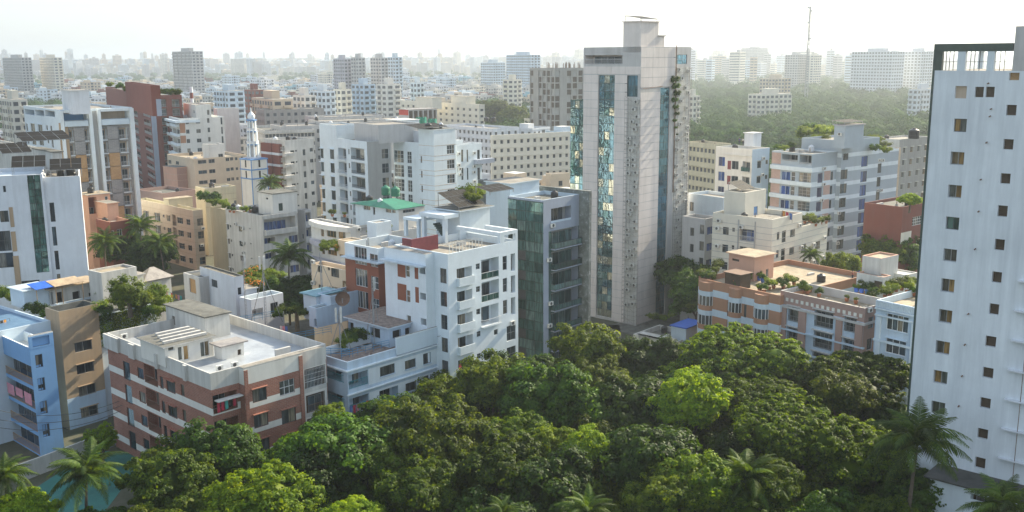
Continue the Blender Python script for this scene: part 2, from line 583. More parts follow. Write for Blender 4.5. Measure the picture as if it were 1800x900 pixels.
class Vol:
    def __init__(s, b, x0, y0, x1, y1, z0, z1, mat, par=1.0, name='wall', roof='roof', cope=None, t=.2, ov=.25):
        s.ov = ov
        s.b, s.x0, s.y0, s.x1, s.y1, s.z0, s.z1, s.mat = b, x0, y0, x1, y1, z0, z1, mat
        s.par, s.name, s.roof, s.cope, s.t = par, name, roof, cope, t
        s.h = {'R': [], 'L': [], 'X': [], 'Y': []}
        s.zn = {'R': [], 'L': [], 'X': [], 'Y': []}

    def off(s, f):
        return {'R': s.y0, 'L': s.x0, 'X': s.x1, 'Y': s.y1}[f]

    def P(s, f, u, z, d=0):
        o = s.off(f)
        return {'R': (u, o + d, z), 'L': (o + d, u, z), 'X': (o - d, u, z), 'Y': (u, o - d, z)}[f]

    def span(s, f):
        return (s.x0, s.x1) if f in 'RY' else (s.y0, s.y1)

    def px(s, f, x, y):
        return s.b.fp(f, s.off(f), x, y)

    def rect(s, f, r):
        x0, y0, x1, y1 = r
        xm, ym = (x0 + x1) / 2, (y0 + y1) / 2
        ua, ub = s.px(f, x0, ym)[0], s.px(f, x1, ym)[0]
        za, zb = s.px(f, xm, y1)[1], s.px(f, xm, y0)[1]
        return min(ua, ub), za, max(ua, ub), zb

    def zone(s, f, mat, z0=None, z1=None, u0=None, u1=None):
        a, b = s.span(f)
        s.zn[f].append((a if u0 is None else u0, b if u1 is None else u1, s.z0 if z0 is None else z0, s.z1 if z1 is None else z1, mat))

    def bands(s, mat, top, hgt, dz, n, faces='RL'):
        for i in range(n):
            for f in faces:
                s.zone(f, mat, top - hgt - i * dz, top - i * dz)

    def zp(s, f, mat, r):
        u0, z0, u1, z1 = s.rect(f, r)
        s.zone(f, mat, z0, z1, u0, u1)

    def clash(s, f, r):
        return any(r[0] < h[2] + .05 and r[2] > h[0] - .05 and r[1] < h[3] + .05 and r[3] > h[1] - .05 for h in s.h[f])

    def win(s, f, r, rows=1, dz=3.1, n=2, mr=1, fr='frame', g='gl', d=.18, hood=0, sill=0, px=True, nx=1, dx=0, split=True, open_=False):
        u0, z0, u1, z1 = s.rect(f, r) if px else r
        for j in range(rows):
            for i in range(nx):
                a, b, c, e = u0 + i * dx, z0 - j * dz, u1 + i * dx, z1 - j * dz
                s.one(f, a, b, c, e, n, mr, fr, g, d, hood, sill, split, open_)

    def one(s, f, a, b, c, e, n, mr, fr, g, d, hood=0, sill=0, split=True, open_=False):
        lo, hi = s.span(f)
        a, c = max(a, lo + .05), min(c, hi - .05)
        b = max(b, s.z0 + .05)
        e = min(e, s.z1 - .05)
        if c - a < .2 or e - b < .2 or s.clash(f, (a, b, c, e)):
            return
        w_, h_ = q5(c - a), q5(e - b)
        c, e = a + w_, b + h_
        if c > hi - .02 or e > s.z1 - .02:
            w_, h_ = max(.1, w_ - .1), max(.1, h_ - .1)
            c, e = a + w_, b + h_
        s.h[f].append((a, b, c, e, d))
        if open_:
            o = put('window_opening', pane_mesh(w_, h_, g), s.b.root)  # flat sheet closes the hole; dark ones carry the room's shade as colour
            s.place(o, f, a, b, c, d)
        else:
            wo = put('window', window_mesh(w_, h_, n, mr, fr), s.b.root)
            s.place(wo, f, a, b, c, d - .04)
            t = min(.07, w_ * .12)
            if split:
                pw = round((w_ - t * (n + 1)) / n, 3)
                for k in range(n):
                    put('pane', pane_mesh(pw, round(h_ - 2 * t, 3), g), wo, loc=(t + k * (w_ - t) / n, 0, t))
            else:
                put('pane', pane_mesh(round(w_ - 2 * t, 3), round(h_ - 2 * t, 3), g), wo, loc=(t, 0, t))
        if hood:
            k = ('hood', w_, hood)
            if k not in CACHE:
                mb = MB()
                mb.box(-.12, -hood, 0, w_ + .12, 0, .09, s.mat)
                CACHE[k] = mb.mesh('sunshade')
            o = put('sunshade', CACHE[k], s.b.root)
            s.place(o, f, a, e + .06, c, -.003)
        if sill:
            k = ('sill', w_, s.mat)
            if k not in CACHE:
                mb = MB()
                mb.box(-.06, -.1, 0, w_ + .06, 0, .07, s.mat)
                CACHE[k] = mb.mesh('sill')
            o = put('sill', CACHE[k], s.b.root)
            s.place(o, f, a, b - .08, c, -.003)

    def place(s, o, f, a, z, c, d):
        if f == 'R':
            o.location = (a, s.y0 + d, z)
        elif f == 'L':
            o.location = (s.x0 + d, c, z)
            o.rotation_euler.z = -math.pi / 2
        elif f == 'X':
            o.location = (s.x1 - d, a, z)
            o.rotation_euler.z = math.pi / 2
        else:
            o.location = (c, s.y1 - d, z)
            o.rotation_euler.z = math.pi

    def balc(s, f, r, rows=1, dz=3.1, d=1.3, rail='solid', rm=None, g='gl', back=None, door=.7, proj=0, n=2, px=True, rh=.95, fr='frame', dm=None):
        u0, z0, u1, z1 = s.rect(f, r) if px else r
        lo, hi = s.span(f)
        u0, u1 = max(u0, lo + .12), min(u1, hi - .12)
        w_ = q5(u1 - u0)
        u1 = u0 + w_
        h_ = z1 - z0
        for j in range(rows):
            b, e = z0 - j * dz, z1 - j * dz
            if b < s.z0 + .05 or s.clash(f, (u0, b, u1, e)):
                continue
            s.h[f].append((u0, b, u1, e, d))
            mb = MB()
            mb.face([s.P(f, u0, b, d), s.P(f, u1, b, d), s.P(f, u1, e, d), s.P(f, u0, e, d)], back or s.mat)
            mb.build('balcony_back', s.b.root)
            dw, dh = q5(w_ * door), q5(min(h_ - .25, 2.2))
            a = u0 + (w_ - dw) * .5
            wo = put('window', window_mesh(dw, dh, n, 1, fr), s.b.root)
            s.place(wo, f, a, b + .02, a + dw, d - .05)
            pw = round((dw - .07 * (n + 1)) / n, 3)
            for k in range(n):
                put('pane', pane_mesh(pw, round(dh - .14, 3), g), wo, loc=(.07 + k * (dw - .07) / n, 0, .07))
            s.rail(f, u0, b, u1, rail, rm, proj, rh)

    def rail(s, f, u0, b, u1, rail, rm, proj=0, rh=.95):
        w_ = q5(u1 - u0)
        k = ('rail', w_, rail, rm or s.mat, proj, rh)
        if k not in CACHE:
            mb = MB()
            c = rm or s.mat
            if proj:
                mb.box(-.05, -proj, -.14, w_ + .05, -.002, 0, s.mat)
            segs = [((0, -proj - .0), (w_, -proj - .0))]
            if proj:
                segs += [((0, -proj), (0, 0)), ((w_, -proj), (w_, 0))]
            for (xa, ya), (xb, yb) in segs:
                L = math.hypot(xb - xa, yb - ya)
                if rail == 'solid':
                    if xa != xb:
                        mb.box(xa, ya, 0, xb, ya + .1, rh, c)
                    else:
                        mb.box(xa - (.1 if xa else 0), ya + .1, 0, xa + (0 if xa else .1), yb, rh, c)
                else:
                    mb.tube((xa, ya + .03, rh), (xb, yb + .03, rh), .035, c, 4)
                    mb.tube((xa, ya + .03, .08), (xb, yb + .03, .08), .03, c, 4)
                    nb = max(2, int(L / (.22 if rail == 'bars' else 1.0)))
                    for i in range(nb + 1):
                        x, y = xa + (xb - xa) * i / nb, ya + (yb - ya) * i / nb + .03
                        mb.tube((x, y, 0), (x, y, rh), .02, c, 4)
                    if rail == 'glass':
                        if xa != xb:
                            mb.box(xa, ya + .02, .12, xb, ya + .035, rh - .05, 'glteal')
                        else:
                            mb.box(xa, ya, .12, xa + .015, yb, rh - .05, 'glteal')
                    if rail == 'cage':
                        nb = max(3, int(L / .2))
                        for i in range(nb + 1):
                            x, y = xa + (xb - xa) * i / nb, ya + (yb - ya) * i / nb + .03
                            mb.tube((x, y, 0), (x, y, 2.4), .018, c, 4)
                        for zz in (1.2, 1.8, 2.4):
                            mb.tube((xa, ya + .03, zz), (xb, yb + .03, zz), .02, c, 4)
            CACHE[k] = mb.mesh('balcony_rail')
        o = put('balcony_rail', CACHE[k], s.b.root)
        s.place(o, f, u0, b, u0 + w_, -.004 if proj else .02)

    def ac(s, f, *pts):
        a, g = ac_mesh()
        for x, y in pts:
            u, z = s.px(f, x, y)
            o = put('air_conditioner', a, s.b.root)
            s.place(o, f, u, z - .3, u, -.003)
            put('fan_grille', g, o)

    def acm(s, f, u, z, k=1.0):
        a, g = ac_mesh()
        o = put('air_conditioner', a, s.b.root)
        s.place(o, f, u, z, u, -.003)
        put('fan_grille', g, o)
        return o

    def ledge(s, f, z, out=.4, th=.15, mat=None, u0=None, u1=None, name='ledge'):
        a, b = s.span(f)
        u0 = a - (out if f in 'RL' and u0 is None else 0) if u0 is None else u0
        u1 = b if u1 is None else u1
        mb = MB()
        A, B = s.P(f, u0, z, -out), s.P(f, u1, z + th, -.003)
        mb.box(min(A[0], B[0]), min(A[1], B[1]), z, max(A[0], B[0]), max(A[1], B[1]), z + th, mat or s.mat)
        return mb.build(name, s.b.root)

    def lines(s, f, zs, mat='grey', th=.07, out=.02, name='string_course'):
        a, b = s.span(f)
        for z in zs:
            mb = MB()
            A, B = s.P(f, a - (out if f == 'R' else 0), z, -out), s.P(f, b, z + th, -.001)
            mb.box(min(A[0], B[0]), min(A[1], B[1]), z, max(A[0], B[0]), max(A[1], B[1]), z + th, mat)
            mb.build(name, s.b.root)

    def pier(s, f, u0, u1, out=.15, mat=None, z0=None, z1=None, name='pier'):
        mb = MB()
        z0 = s.z0 if z0 is None else z0
        z1 = s.z1 if z1 is None else z1
        A, B = s.P(f, u0, z0, -out), s.P(f, u1, z1, -.002)
        mb.box(min(A[0], B[0]), min(A[1], B[1]), z0, max(A[0], B[0]), max(A[1], B[1]), z1, mat or s.mat)
        mb.build(name, s.b.root)

    def finish(s):
        mb = MB()
        for f in 'RLXY':
            a, b = s.span(f)
            H, Z = s.h[f], s.zn[f]
            zs = sorted({s.z0, s.z1} | {round(min(max(v, s.z0), s.z1), 3) for h in H for v in (h[1], h[3])} | {round(min(max(v, s.z0), s.z1), 3) for z in Z for v in (z[2], z[3])})
            for z0, z1 in zip(zs, zs[1:]):
                if z1 - z0 < .004:
                    continue
                zm = (z0 + z1) / 2
                hs = [h for h in H if h[1] < zm < h[3]]
                zz = [z for z in Z if z[2] < zm < z[3]]
                us = sorted({a, b} | {min(max(v, a), b) for h in hs for v in (h[0], h[2])} | {min(max(v, a), b) for z in zz for v in (z[0], z[1])})
                for u0, u1 in zip(us, us[1:]):
                    um = (u0 + u1) / 2
                    if u1 - u0 < .002 or any(h[0] < um < h[2] for h in hs):
                        continue
                    mt = s.mat
                    for z in zz:
                        if z[0] < um < z[1]:
                            mt = z[4]
                    mb.face([s.P(f, u0, z0), s.P(f, u1, z0), s.P(f, u1, z1), s.P(f, u0, z1)], mt)
            for (u0, z0, u1, z1, d) in H:
                for q in (((u0, z0, 0), (u1, z0, 0), (u1, z0, d), (u0, z0, d)), ((u0, z1, 0), (u1, z1, 0), (u1, z1, d), (u0, z1, d)),
                          ((u0, z0, 0), (u0, z1, 0), (u0, z1, d), (u0, z0, d)), ((u1, z0, 0), (u1, z1, 0), (u1, z1, d), (u1, z0, d))):
                    mb.face([s.P(f, *c) for c in q], s.mat)
        t, zr = s.t, s.z1 - s.par
        if s.par > 0:
            o = [(s.x0, s.y0), (s.x1, s.y0), (s.x1, s.y1), (s.x0, s.y1)]
            i = [(s.x0 + t, s.y0 + t), (s.x1 - t, s.y0 + t), (s.x1 - t, s.y1 - t), (s.x0 + t, s.y1 - t)]
            for k in range(4):
                j = (k + 1) % 4
                mb.face([(*o[k], s.z1), (*o[j], s.z1), (*i[j], s.z1), (*i[k], s.z1)], s.cope or s.mat)
                mb.face([(*i[k], zr), (*i[j], zr), (*i[j], s.z1), (*i[k], s.z1)], s.cope or s.mat)
        else:
            t = 0
        mb.build(s.name, s.b.root)
        r = MB()
        if s.par > 0:
            r.box(s.x0 + t, s.y0 + t, zr - .12, s.x1 - t, s.y1 - t, zr, s.roof)
        else:
            o_ = s.ov
            r.box(s.x0 - o_, s.y0 - o_, zr + .002, s.x1 + o_, s.y1 + (o_ if s.y1 > -.01 or o_ else 0), zr + .16, s.cope or s.mat, s.roof)
        r.build('roof', s.b.root)


def blk(name, label, B, A, Cc, z, mat, az=42, cat='apartment block', group=None, dep=None, world=None, **kw):
    b = Bld(name, label, B, z, az, cat, group, dep, world)
    v = b.vol(None, A, Cc, 0, b.z, mat, **kw)
    return b, v


VIEW = {'a': (0, 150, 4.5), 'b': (0, 300, 4.092), 'c': (0, 460, 5.625), 'd': (180, 520, 5.626), 'e': (400, 440, 4.5), 'f': (600, 480, 3.46),
        'g': (1580, 40, 2.045), 'h': (1000, 20, 3), 'i': (1000, 300, 3), 'j': (1200, 220, 5.625), 'k': (1340, 200, 3.213), 'l': (1240, 320, 5),
        'm': (1220, 430, 5.295), 'n': (1360, 430, 4.092), 'o': (1560, 440, 1.957), 'p': (180, 130, 4.5), 'q': (420, 180, 4.5), 'r': (640, 180, 4.5),
        's': (220, 280, 4.5), 't': (380, 320, 4.5), 'u': (540, 330, 4.737), 'v': (680, 340, 5.625), 'w': (840, 300, 2.8125), 'x': (0, 560, 2.648),
        'y': (380, 520, 2.37), 'z': (780, 540, 2.5), 'B': (660, 300, 2.5), 'A': (1200, 540, 2.5), 'F': (0, 80, 6), 'G': (300, 80, 6), 'H': (560, 80, 6), 'I': (840, 80, 6), 'J': (1200, 70, 4)}


def c(k, *v):
    ox, oy, s = VIEW[k]
    return tuple((ox if i % 2 == 0 else oy) + t / s for i, t in enumerate(v))


def roof_item(b, name, me, px, py, z, rz=0, label=None, cat=None, group=None, scale=None):
    p = atz(px, py, z)
    return put(name, me, None, (p.x, p.y, z), rz, scale, label=label, cat=cat, group=group)


def solar(name_label, p, z, w_, d_, az, tilt=18, n=3, m_=2, high=1.0, group='solar panel arrays on the roofs'):
    r = thing('solar_array', name_label, 'solar panels', (p[0], p[1], z), math.pi / 2 - rad(az), group)
    tt = math.tan(rad(tilt))
    mb = MB()
    for x in (.1, w_ - .1):
        for y in (.15, d_ - .15):
            mb.tube((x, y, 0), (x, y, high + y * tt), .05, 'metal', 4)
    for y in (.15, d_ - .15):
        mb.tube((0, y, high + y * tt), (w_, y, high + y * tt), .05, 'metal', 4)
    mb.build('support_frame', r)
    pw, pd = w_ / n, d_ / m_
    k = MB()
    g = .04
    zz = lambda y, o=0: high + .05 + y * tt + o
    k.hexa([(g, g, zz(g)), (pw - g, g, zz(g)), (pw - g, pd - g, zz(pd - g)), (g, pd - g, zz(pd - g)),
            (g, g, zz(g, .05)), (pw - g, g, zz(g, .05)), (pw - g, pd - g, zz(pd - g, .05)), (g, pd - g, zz(pd - g, .05))], 'metal', 'solar')
    me = k.mesh('solar_panel')
    for i in range(n):
        for j in range(m_):
            put('solar_panel', me, r, loc=(i * pw, j * pd, j * pd * tt))
    return r


def tank(label, p, z, r=.6, h=1.3, mat='blackp', group=None):
    mb = MB()
    mb.lathe([(0.01, 0), (r * .96, 0), (r, .08), (r, h * .3), (r * .96, h * .34), (r, h * .4), (r, h * .7), (r * .9, h * .8), (r * .35, h * .93), (r * .3, h), (0.01, h)], mat, n=14)
    t = thing('water_tank', label, 'water tank', (p[0], p[1], z), 0, group)
    mb.build('tank', t)
    return t


def wall_tall_clear():
    pass


# ======================================================= brick block with white bands, front left
b, v = blk('brick_apartment_block', 'red brick block with white bands and grey terrace roof, nearest the trees', (369, 657), (187, 592), (573, 615), 15.5, 'brick', 43, roof='roofwet', cope='oldwhite', par=1.3)
for f in 'RL':
    v.zone(f, 'oldwhite', 13.55, 15.5)
v.bands('warmwhite', 11.35, .85, 3.1, 4)
for r, n_, h_ in ((('x', 575, 205, 605, 285), 1, 0), (('x', 640, 232, 668, 280), 1, 0), (('x', 745, 270, 760, 325), 1, 0), (('x', 775, 287, 815, 343), 2, .35), (('x', 842, 310, 858, 360), 1, 0)):
    v.win('L', c(*r), rows=4, dz=3.1, n=n_, hood=h_, fr='framed')
v.balc('L', c('x', 672, 222, 732, 306), rows=4, d=1.2, rail='bars', rm='rust', back='brick')
u = lambda x, y: v.px('L', *c('x', x, y))[0]
for x0, x1, y in ((497, 560, 150), (612, 636, 200), (735, 745, 260), (868, 880, 330)):
    v.pier('L', u(x1, y), u(x0, y), .35, 'oldwhite', 13.6, 15.45, 'parapet_pier')
v.balc('R', c('x', 985, 345, 1105, 432), rows=3, d=1.5, rail='bars', rm='rust', back='brick', door=.5)
x0 = b.fp('R', -1, 430, 690)[0]
x1 = b.fp('R', -1, 533, 660)[0]
v1 = b.box(x0, -1, x1, -.003, 0, 15.35, 'brick', par=0, ov=0, name='front_bay', cope='oldwhite')
v1.zone('R', 'warmwhite', 13.45, 15.35)
v1.zone('L', 'warmwhite', 13.45, 15.35)
v1.bands('warmwhite', 11.3, .8, 3.1, 4, 'R')
v1.win('R', c('y', 151, 383, 212, 440), rows=4, n=2, fr='framed', hood=.25)
v1.win('R', c('y', 264, 350, 328, 411), rows=1, n=3, mr=2, fr='framew')
v1.win('R', c('y', 273, 470, 333, 530), rows=3, n=2, fr='framed', hood=.25)
v1.pier('R', x1 - .55, x1 - .05, .12, 'brick', 0, 15.2)
v1.pier('R', x0 + .02, x0 + .5, .1, 'brick', 0, 15.2)
x2 = b.fp('R', -.4, 536, 650)[0]
x3 = b.fp('R', -.4, 573, 640)[0]
v2 = b.box(x1 + .01, -.4, x3, -.003, 0, 15.2, 'weather', par=0, ov=0, name='side_bay', cope='oldwhite')
v2.bands('warmwhite', 13.2, 2.2, 3.1, 4, 'R')
v2.balc('R', c('y', 368, 296, 458, 380), rows=1, d=.3, rail='cage', rm='framew', back='darkbrown', rh=.9)
v2.balc('R', c('y', 375, 405, 455, 480), rows=3, dz=3.0, d=.3, rail='bars', rm='rust', back='darkbrown')
v.ledge('R', 12.2, .9, .12, 'oldwhite', .3, x0 - .1, 'slab')
zr = 14.2
h1 = b.vol(c('d', 1017, 218), c('d', 626, 116), c('d', 1255, 180), zr, 17.2, 'weather', par=0, name='stair_house', cope='roofdark', roof='roofdark')
h1.win('L', c('d', 690, 198, 718, 290), n=1)
h2 = b.vol(c('d', 612, 515), c('d', 372, 425), c('d', 1090, 392), zr, 16.6, 'warmwhite', par=0, name='roof_room', cope='oldwhite', roof='roofdark', ov=.35)
for r in (('d', 650, 505, 710, 545), ('d', 748, 500, 795, 640), ('d', 803, 490, 856, 636), ('d', 970, 452, 1062, 600)):
    h2.win('R', c(*r), n=2 if r[3] - r[1] > 80 else 1, fr='framew', g='glgold')
for i in range(4):
    mb = MB()
    y = h2.y0 + .8 + i * 1.35
    mb.box(h2.x0 + .4 + .4 * i, y, 16.8, h2.x1 - .3, y + .4, 17.1, 'oldwhite')
    mb.build('roof_beam', b.root)
h3 = b.vol(c('d', 1180, 505), 1.8, c('d', 1395, 440), zr, 15.9, 'warmwhite', par=0, name='shed', cope='tin', roof='tin', ov=.4)
h3.win('R', c('d', 1338, 530, 1375, 585), n=1, open_=True, g='darkbrown')
v.b.done()
for i, (x, y) in enumerate(((212, 415), (1155, 815), (1305, 780))):
    a, g = ac_mesh()
    q = b.pt(*c('d', x, y + 30), 13.0 if i else zr)
    o = put('air_conditioner', a, b.root, loc=(q[0], q[1], 14.4 if i else 14.6))
    put('fan_grille', g, o)
BR = b

# ======================================================= pale blue and white block with phone masts
b, v = blk('blue_white_apartment_block', 'pale blue and white block with blue roof railings and mast frames on its terrace', (610, 637), (545, 602), (774, 581), 13.2, 'paleblue', 42, roof='pebble', cope='white')
for j in range(4):
    zt = v.rect('R', c('f', 235, 560, 327, 630))
    v.zone('R', 'white', zt[1] - .35 - j * 3.1, zt[3] + .25 - j * 3.1, v.rect('R', c('f', 165, 570, 235, 630))[0])
v.balc('R', c('f', 42, 605, 163, 692), rows=3, d=1.4, rail='bars', rm='tealrail', back='slate', n=3)
v.win('R', c('f', 235, 562, 327, 620), rows=1, n=3, hood=.0, fr='framed', sill=1)
v.win('R', c('f', 387, 526, 454, 580), rows=4, n=2, fr='framed', sill=1)
v.win('R', c('f', 498, 486, 544, 552), rows=4, n=2, fr='framed', sill=1)
v.balc('R', c('f', 232, 700, 346, 795), rows=2, d=1.2, rail='bars', rm='tealrail', back='paleblue2', n=2)
v.balc('L', (572, 650, 604, 668), rows=3, d=1.3, rail='bars', rm='tealrail', back='slate')
rb = v.rect('R', c('f', 328, 400, 598, 470))
b.box(rb[0], -.25, v.x1 + .02, -.003, 12.3, 14.5, 'paleblue2', par=0, ov=0, name='raised_parapet', cope='white')
v.ledge('R', 12.0, .35, .16, 'white')
v.ledge('L', 12.0, .35, .16, 'white', 0, v.y1)
v.ledge('R', 8.9, .3, .14, 'white')
zr = 12.2
h1 = b.vol(c('f', 290, 335), c('f', 40, 255), c('f', 512, 245), zr, 14.9, 'paleblue', par=0, name='penthouse', cope='paleblue2', roof='pebble', ov=.5)
for r in (('f', 40, 300, 75, 380), ('f', 175, 335, 235, 395), ('f', 312, 345, 365, 395), ('f', 388, 330, 425, 380)):
    h1.win('L' if r[1] < 280 else 'R', c(*r), n=1, open_=True, g='dark', d=.4)
h2 = b.vol(c('e', 815, 365), 3.2, c('f', 270, 100), zr, 16.3, 'paleblue', par=.35, name='tank_room', roof='roofdark')
h3 = b.vol(c('e', 700, 460), c('e', 640, 420), c('e', 960, 480), zr, 15.1, 'paleblue', par=.3, name='stair_house', roof='roofdark', cope='paleblue2')
h3.win('L', c('e', 688, 545, 728, 610), n=1, open_=True, g='dark', d=.3)
h4 = b.vol(c('e', 700, 365), c('e', 598, 340), c('e', 880, 320), zr, 16.0, 'paleblue2', par=0, name='tin_roof_room', cope='tealroof', roof='tealroof', ov=.4)
h4.win('L', c('e', 612, 455, 626, 500), n=1, fr='framed')
v.b.done()
W2 = b
for i, (xy0, xy1) in enumerate((((480, 668), (815, 600)), ((740, 775), (990, 835)))):
    pass

# ======================================================= tall white block in the middle
b, v = blk('white_apartment_block', 'tall white block with balconies, maroon panels and a roof pergola beside the trees', (787, 447), (693, 424), (910, 401), 24.8, 'bright', 42, roof='roof', cope='white')
v.win('L', c('B', 285, 430, 312, 495), rows=7, dz=3.15, n=2, mr=2, fr='framed')
yb_ = v.px('L', 763, 470)[0]
lv = b.box(-1.5, yb_, -.003, v.y1 + .4, 0, 24.5, 'bright', par=0, ov=0, name='left_bay', cope='white')
lv.zp('L', 'redbrown', c('B', 97, 408, 132, 468))
lv.zp('L', 'redbrown', c('B', 172, 422, 188, 476))
lv.zp('L', 'redbrown', c('B', 97, 498, 137, 570))
lv.zp('L', 'redbrown', c('B', 175, 512, 191, 580))
lv.win('L', c('B', 133, 415, 150, 468), rows=6, dz=3.5, n=1, mr=2, fr='framew')
lv.win('L', c('B', 139, 512, 173, 574), rows=1, dz=3.3, n=2, mr=2, fr='framew')
lv.balc('L', c('B', 193, 428, 254, 488), rows=6, dz=3.5, d=1.2, rail='solid', door=.35)
lv.ledge('L', lv.rect('L', c('B', 60, 392, 250, 420))[3] - .6, 1.0, .18, 'tilefade', yb_ - .1, None)
lv.win('R', (768, 500, 775, 520), rows=4, n=1)
# bays on the right-hand wall
v.balc('R', c('B', 357, 425, 425, 497), rows=6, dz=3.15, d=1.2, rail='solid', rm='white', proj=.5, rh=1.0, door=.8)
v.win('R', c('B', 441, 410, 458, 434), rows=6, dz=3.15, n=2, mr=2)
v.balc('R', c('B', 465, 385, 541, 474), rows=2, dz=3.15, d=1.5, rail='glass', rm='framew', door=.75)
v.balc('R', c('B', 465, 590, 541, 676), rows=1, dz=3.15, d=1.5, rail='bars', rm='framew', proj=.5, door=.75)
v.balc('R', c('B', 440, 690, 512, 778), rows=3, dz=3.15, d=1.5, rail='solid', door=.6)
v.win('R', c('B', 559, 375, 578, 437), rows=3, dz=3.15, n=1, mr=2)
v.win('R', c('B', 595, 364, 614, 441), rows=3, dz=3.15, n=1, mr=2, d=.7)
v.balc('R', c('B', 562, 575, 620, 640), rows=1, d=1.2, rail='glass', rm='framew', proj=.5)
v.win('R', c('B', 577, 680, 617, 745), rows=3, dz=3.15, n=2, mr=2)
v.win('R', c('B', 521, 697, 538, 722), rows=3, dz=3.15, n=1)
v.ac('R', c('B', 597, 668))
za, zb = v.rect('R', c('B', 462, 330, 545, 400))[1::2]
ux = v.rect('R', c('B', 548, 300, 632, 400))
# open frame at the top right corner
mb = MB()
zt = b.fp('R', 0, 910, 403)[1]
for (xa, xb) in ((ux[0], ux[0] + .9), (v.x1 - .5, v.x1)):
    mb.box(xa, .002, 24.8, xb, .5, zt - .5, 'white')
mb.box(ux[0] - 0, .002, zt - .5, v.x1, .5, zt, 'white')
mb.box(v.x1 - .5, .5, zt - .5, v.x1, 6, zt, 'white')
mb.build('corner_frame', b.root)
mb = MB()
mb.box(ux[0], .5, zt - .5, ux[0] + .5, 8.5, zt, 'white')
mb.build('roof_beam', b.root)
zr = 23.8
h1 = b.vol(c('v', 720, 180), 5.0, c('v', 1018, 150), zr, 28.0, 'white', par=0, name='stair_house', cope='white', roof='roofdark', ov=.5)
# pergola frame
hx, hy = h1.x0, h1.y0
mb = MB()
for (x, y) in ((hx - 3.2, hy - .2), (hx - 3.2, hy + 4.2)):
    mb.box(x, y, zr, x + .55, y + .55, 27.3, 'white')
mb.build('pergola_post', b.root)
mb = MB()
mb.box(hx - 3.4, hy - .3, 27.3, hx - .55, hy + 5.0, 27.85, 'white', 'tilefade')
mb.build('pergola_slab', b.root)
mb = MB()
mb.box(hx - 3.0, hy + 5.6, 26.3, hx + 2, hy + 9, 26.7, 'white', 'tilefade')
for (x, y) in ((hx - 2.9, hy + 5.7), (hx + 1.5, hy + 5.7), (hx - 2.9, hy + 8.5)):
    mb.box(x, y, zr, x + .45, y + .45, 26.3, 'white')
mb.build('rear_pergola', b.root)
mb = MB()
for i in range(9):
    mb.box(hx - 2.4, hy + .6 + i * .28, 24 + i * .25, hx - 1.2, hy + .9 + i * .28, 24.25 + i * .25, 'greenp')
mb.build('outside_stair', b.root)
mb = MB()
mb.box(.5, 7.5, zr, 5.5, 7.7, zr + 2.0, 'maroon')
mb.box(.5, 7.7, zr + 1.0, .7, 9.4, zr + 2.0, 'maroon')
mb.build('maroon_screen', b.root)
for i in range(11):
    mb = MB()
    x = 1.2 + i * .62
    mb.tube((x, .9, zr), (x, .9, zr + 1.9), .05, 'acw', 5)
    mb.tube((x, .9, zr + 1.9), (x, 2.6, zr + 1.9), .04, 'acw', 5)
    mb.build('vent_pipe', b.root)
v.b.done()
W1 = b
pp = Vector((*b.o, 0)) + Vector((*(b.xd * (hx + .2) + b.yd * (hy + .3)), 0))
solar('sloping solar array on the stair house of the tall white block', (pp.x, pp.y), 28.17, 5.6, 4.6, 42, 22, 5, 3, .25)

# ------------------------------------------------------ maroon and beige block behind it
b, v = blk('maroon_white_apartment_block', 'dark red and white block with a glazed corner, behind the mast frame', (664, 437), (605, 414), (742, 424), 23.2, 'redbrown', 42, roof='roof', cope='white', par=1.3)
for f in 'RL':
    v.zone(f, 'white', 21.3, 23.2)
v.ledge('R', 21.1, .9, .2, 'tilefade')
v.ledge('L', 21.1, .9, .2, 'tilefade', 0, v.y1)
v.win('L', c('u', 398, 498, 495, 640), rows=5, dz=3.3, n=4, fr='framew', px=True)
v.win('L', c('u', 525, 555, 588, 660), rows=5, dz=3.3, n=2, mr=2, fr='framew')
v.win('R', c('u', 700, 560, 735, 640), rows=4, dz=3.3, n=1)
h = b.vol(c('u', 575, 295), 2.2, c('u', 700, 270), 21.9, 25.3, 'white', par=.2, name='stair_house')
b.done()
b, v = blk('beige_apartment_block', 'low beige block with a lime roof garden, left of the dark red block', (629, 480), (546, 443), (650, 470), 17.6, 'beige2', 42, roof='roofwarm', par=.8)
v.win('L', c('u', 288, 612, 322, 682), rows=3, n=1, fr='woodo', g='glgold')
v.win('L', c('u', 198, 668, 265, 745), rows=3, n=2, fr='framed')
v.win('L', c('u', 88, 648, 124, 705), rows=3, n=1, fr='framed', g='glgold')
v.win('L', c('u', 172, 665, 188, 690), rows=3, n=1)
v.zp('L', 'white', c('u', 340, 705, 380, 780))
v.zp('L', 'white', c('u', 263, 612, 288, 682))
v.ac('L', c('u', 60, 615), c('u', 60, 790))
h = b.vol(c('u', 385, 455), c('u', 255, 425), 3, 16.8, 19.3, 'beige2', par=.2, name='upper_wall', roof='roofwarm')
b.done()

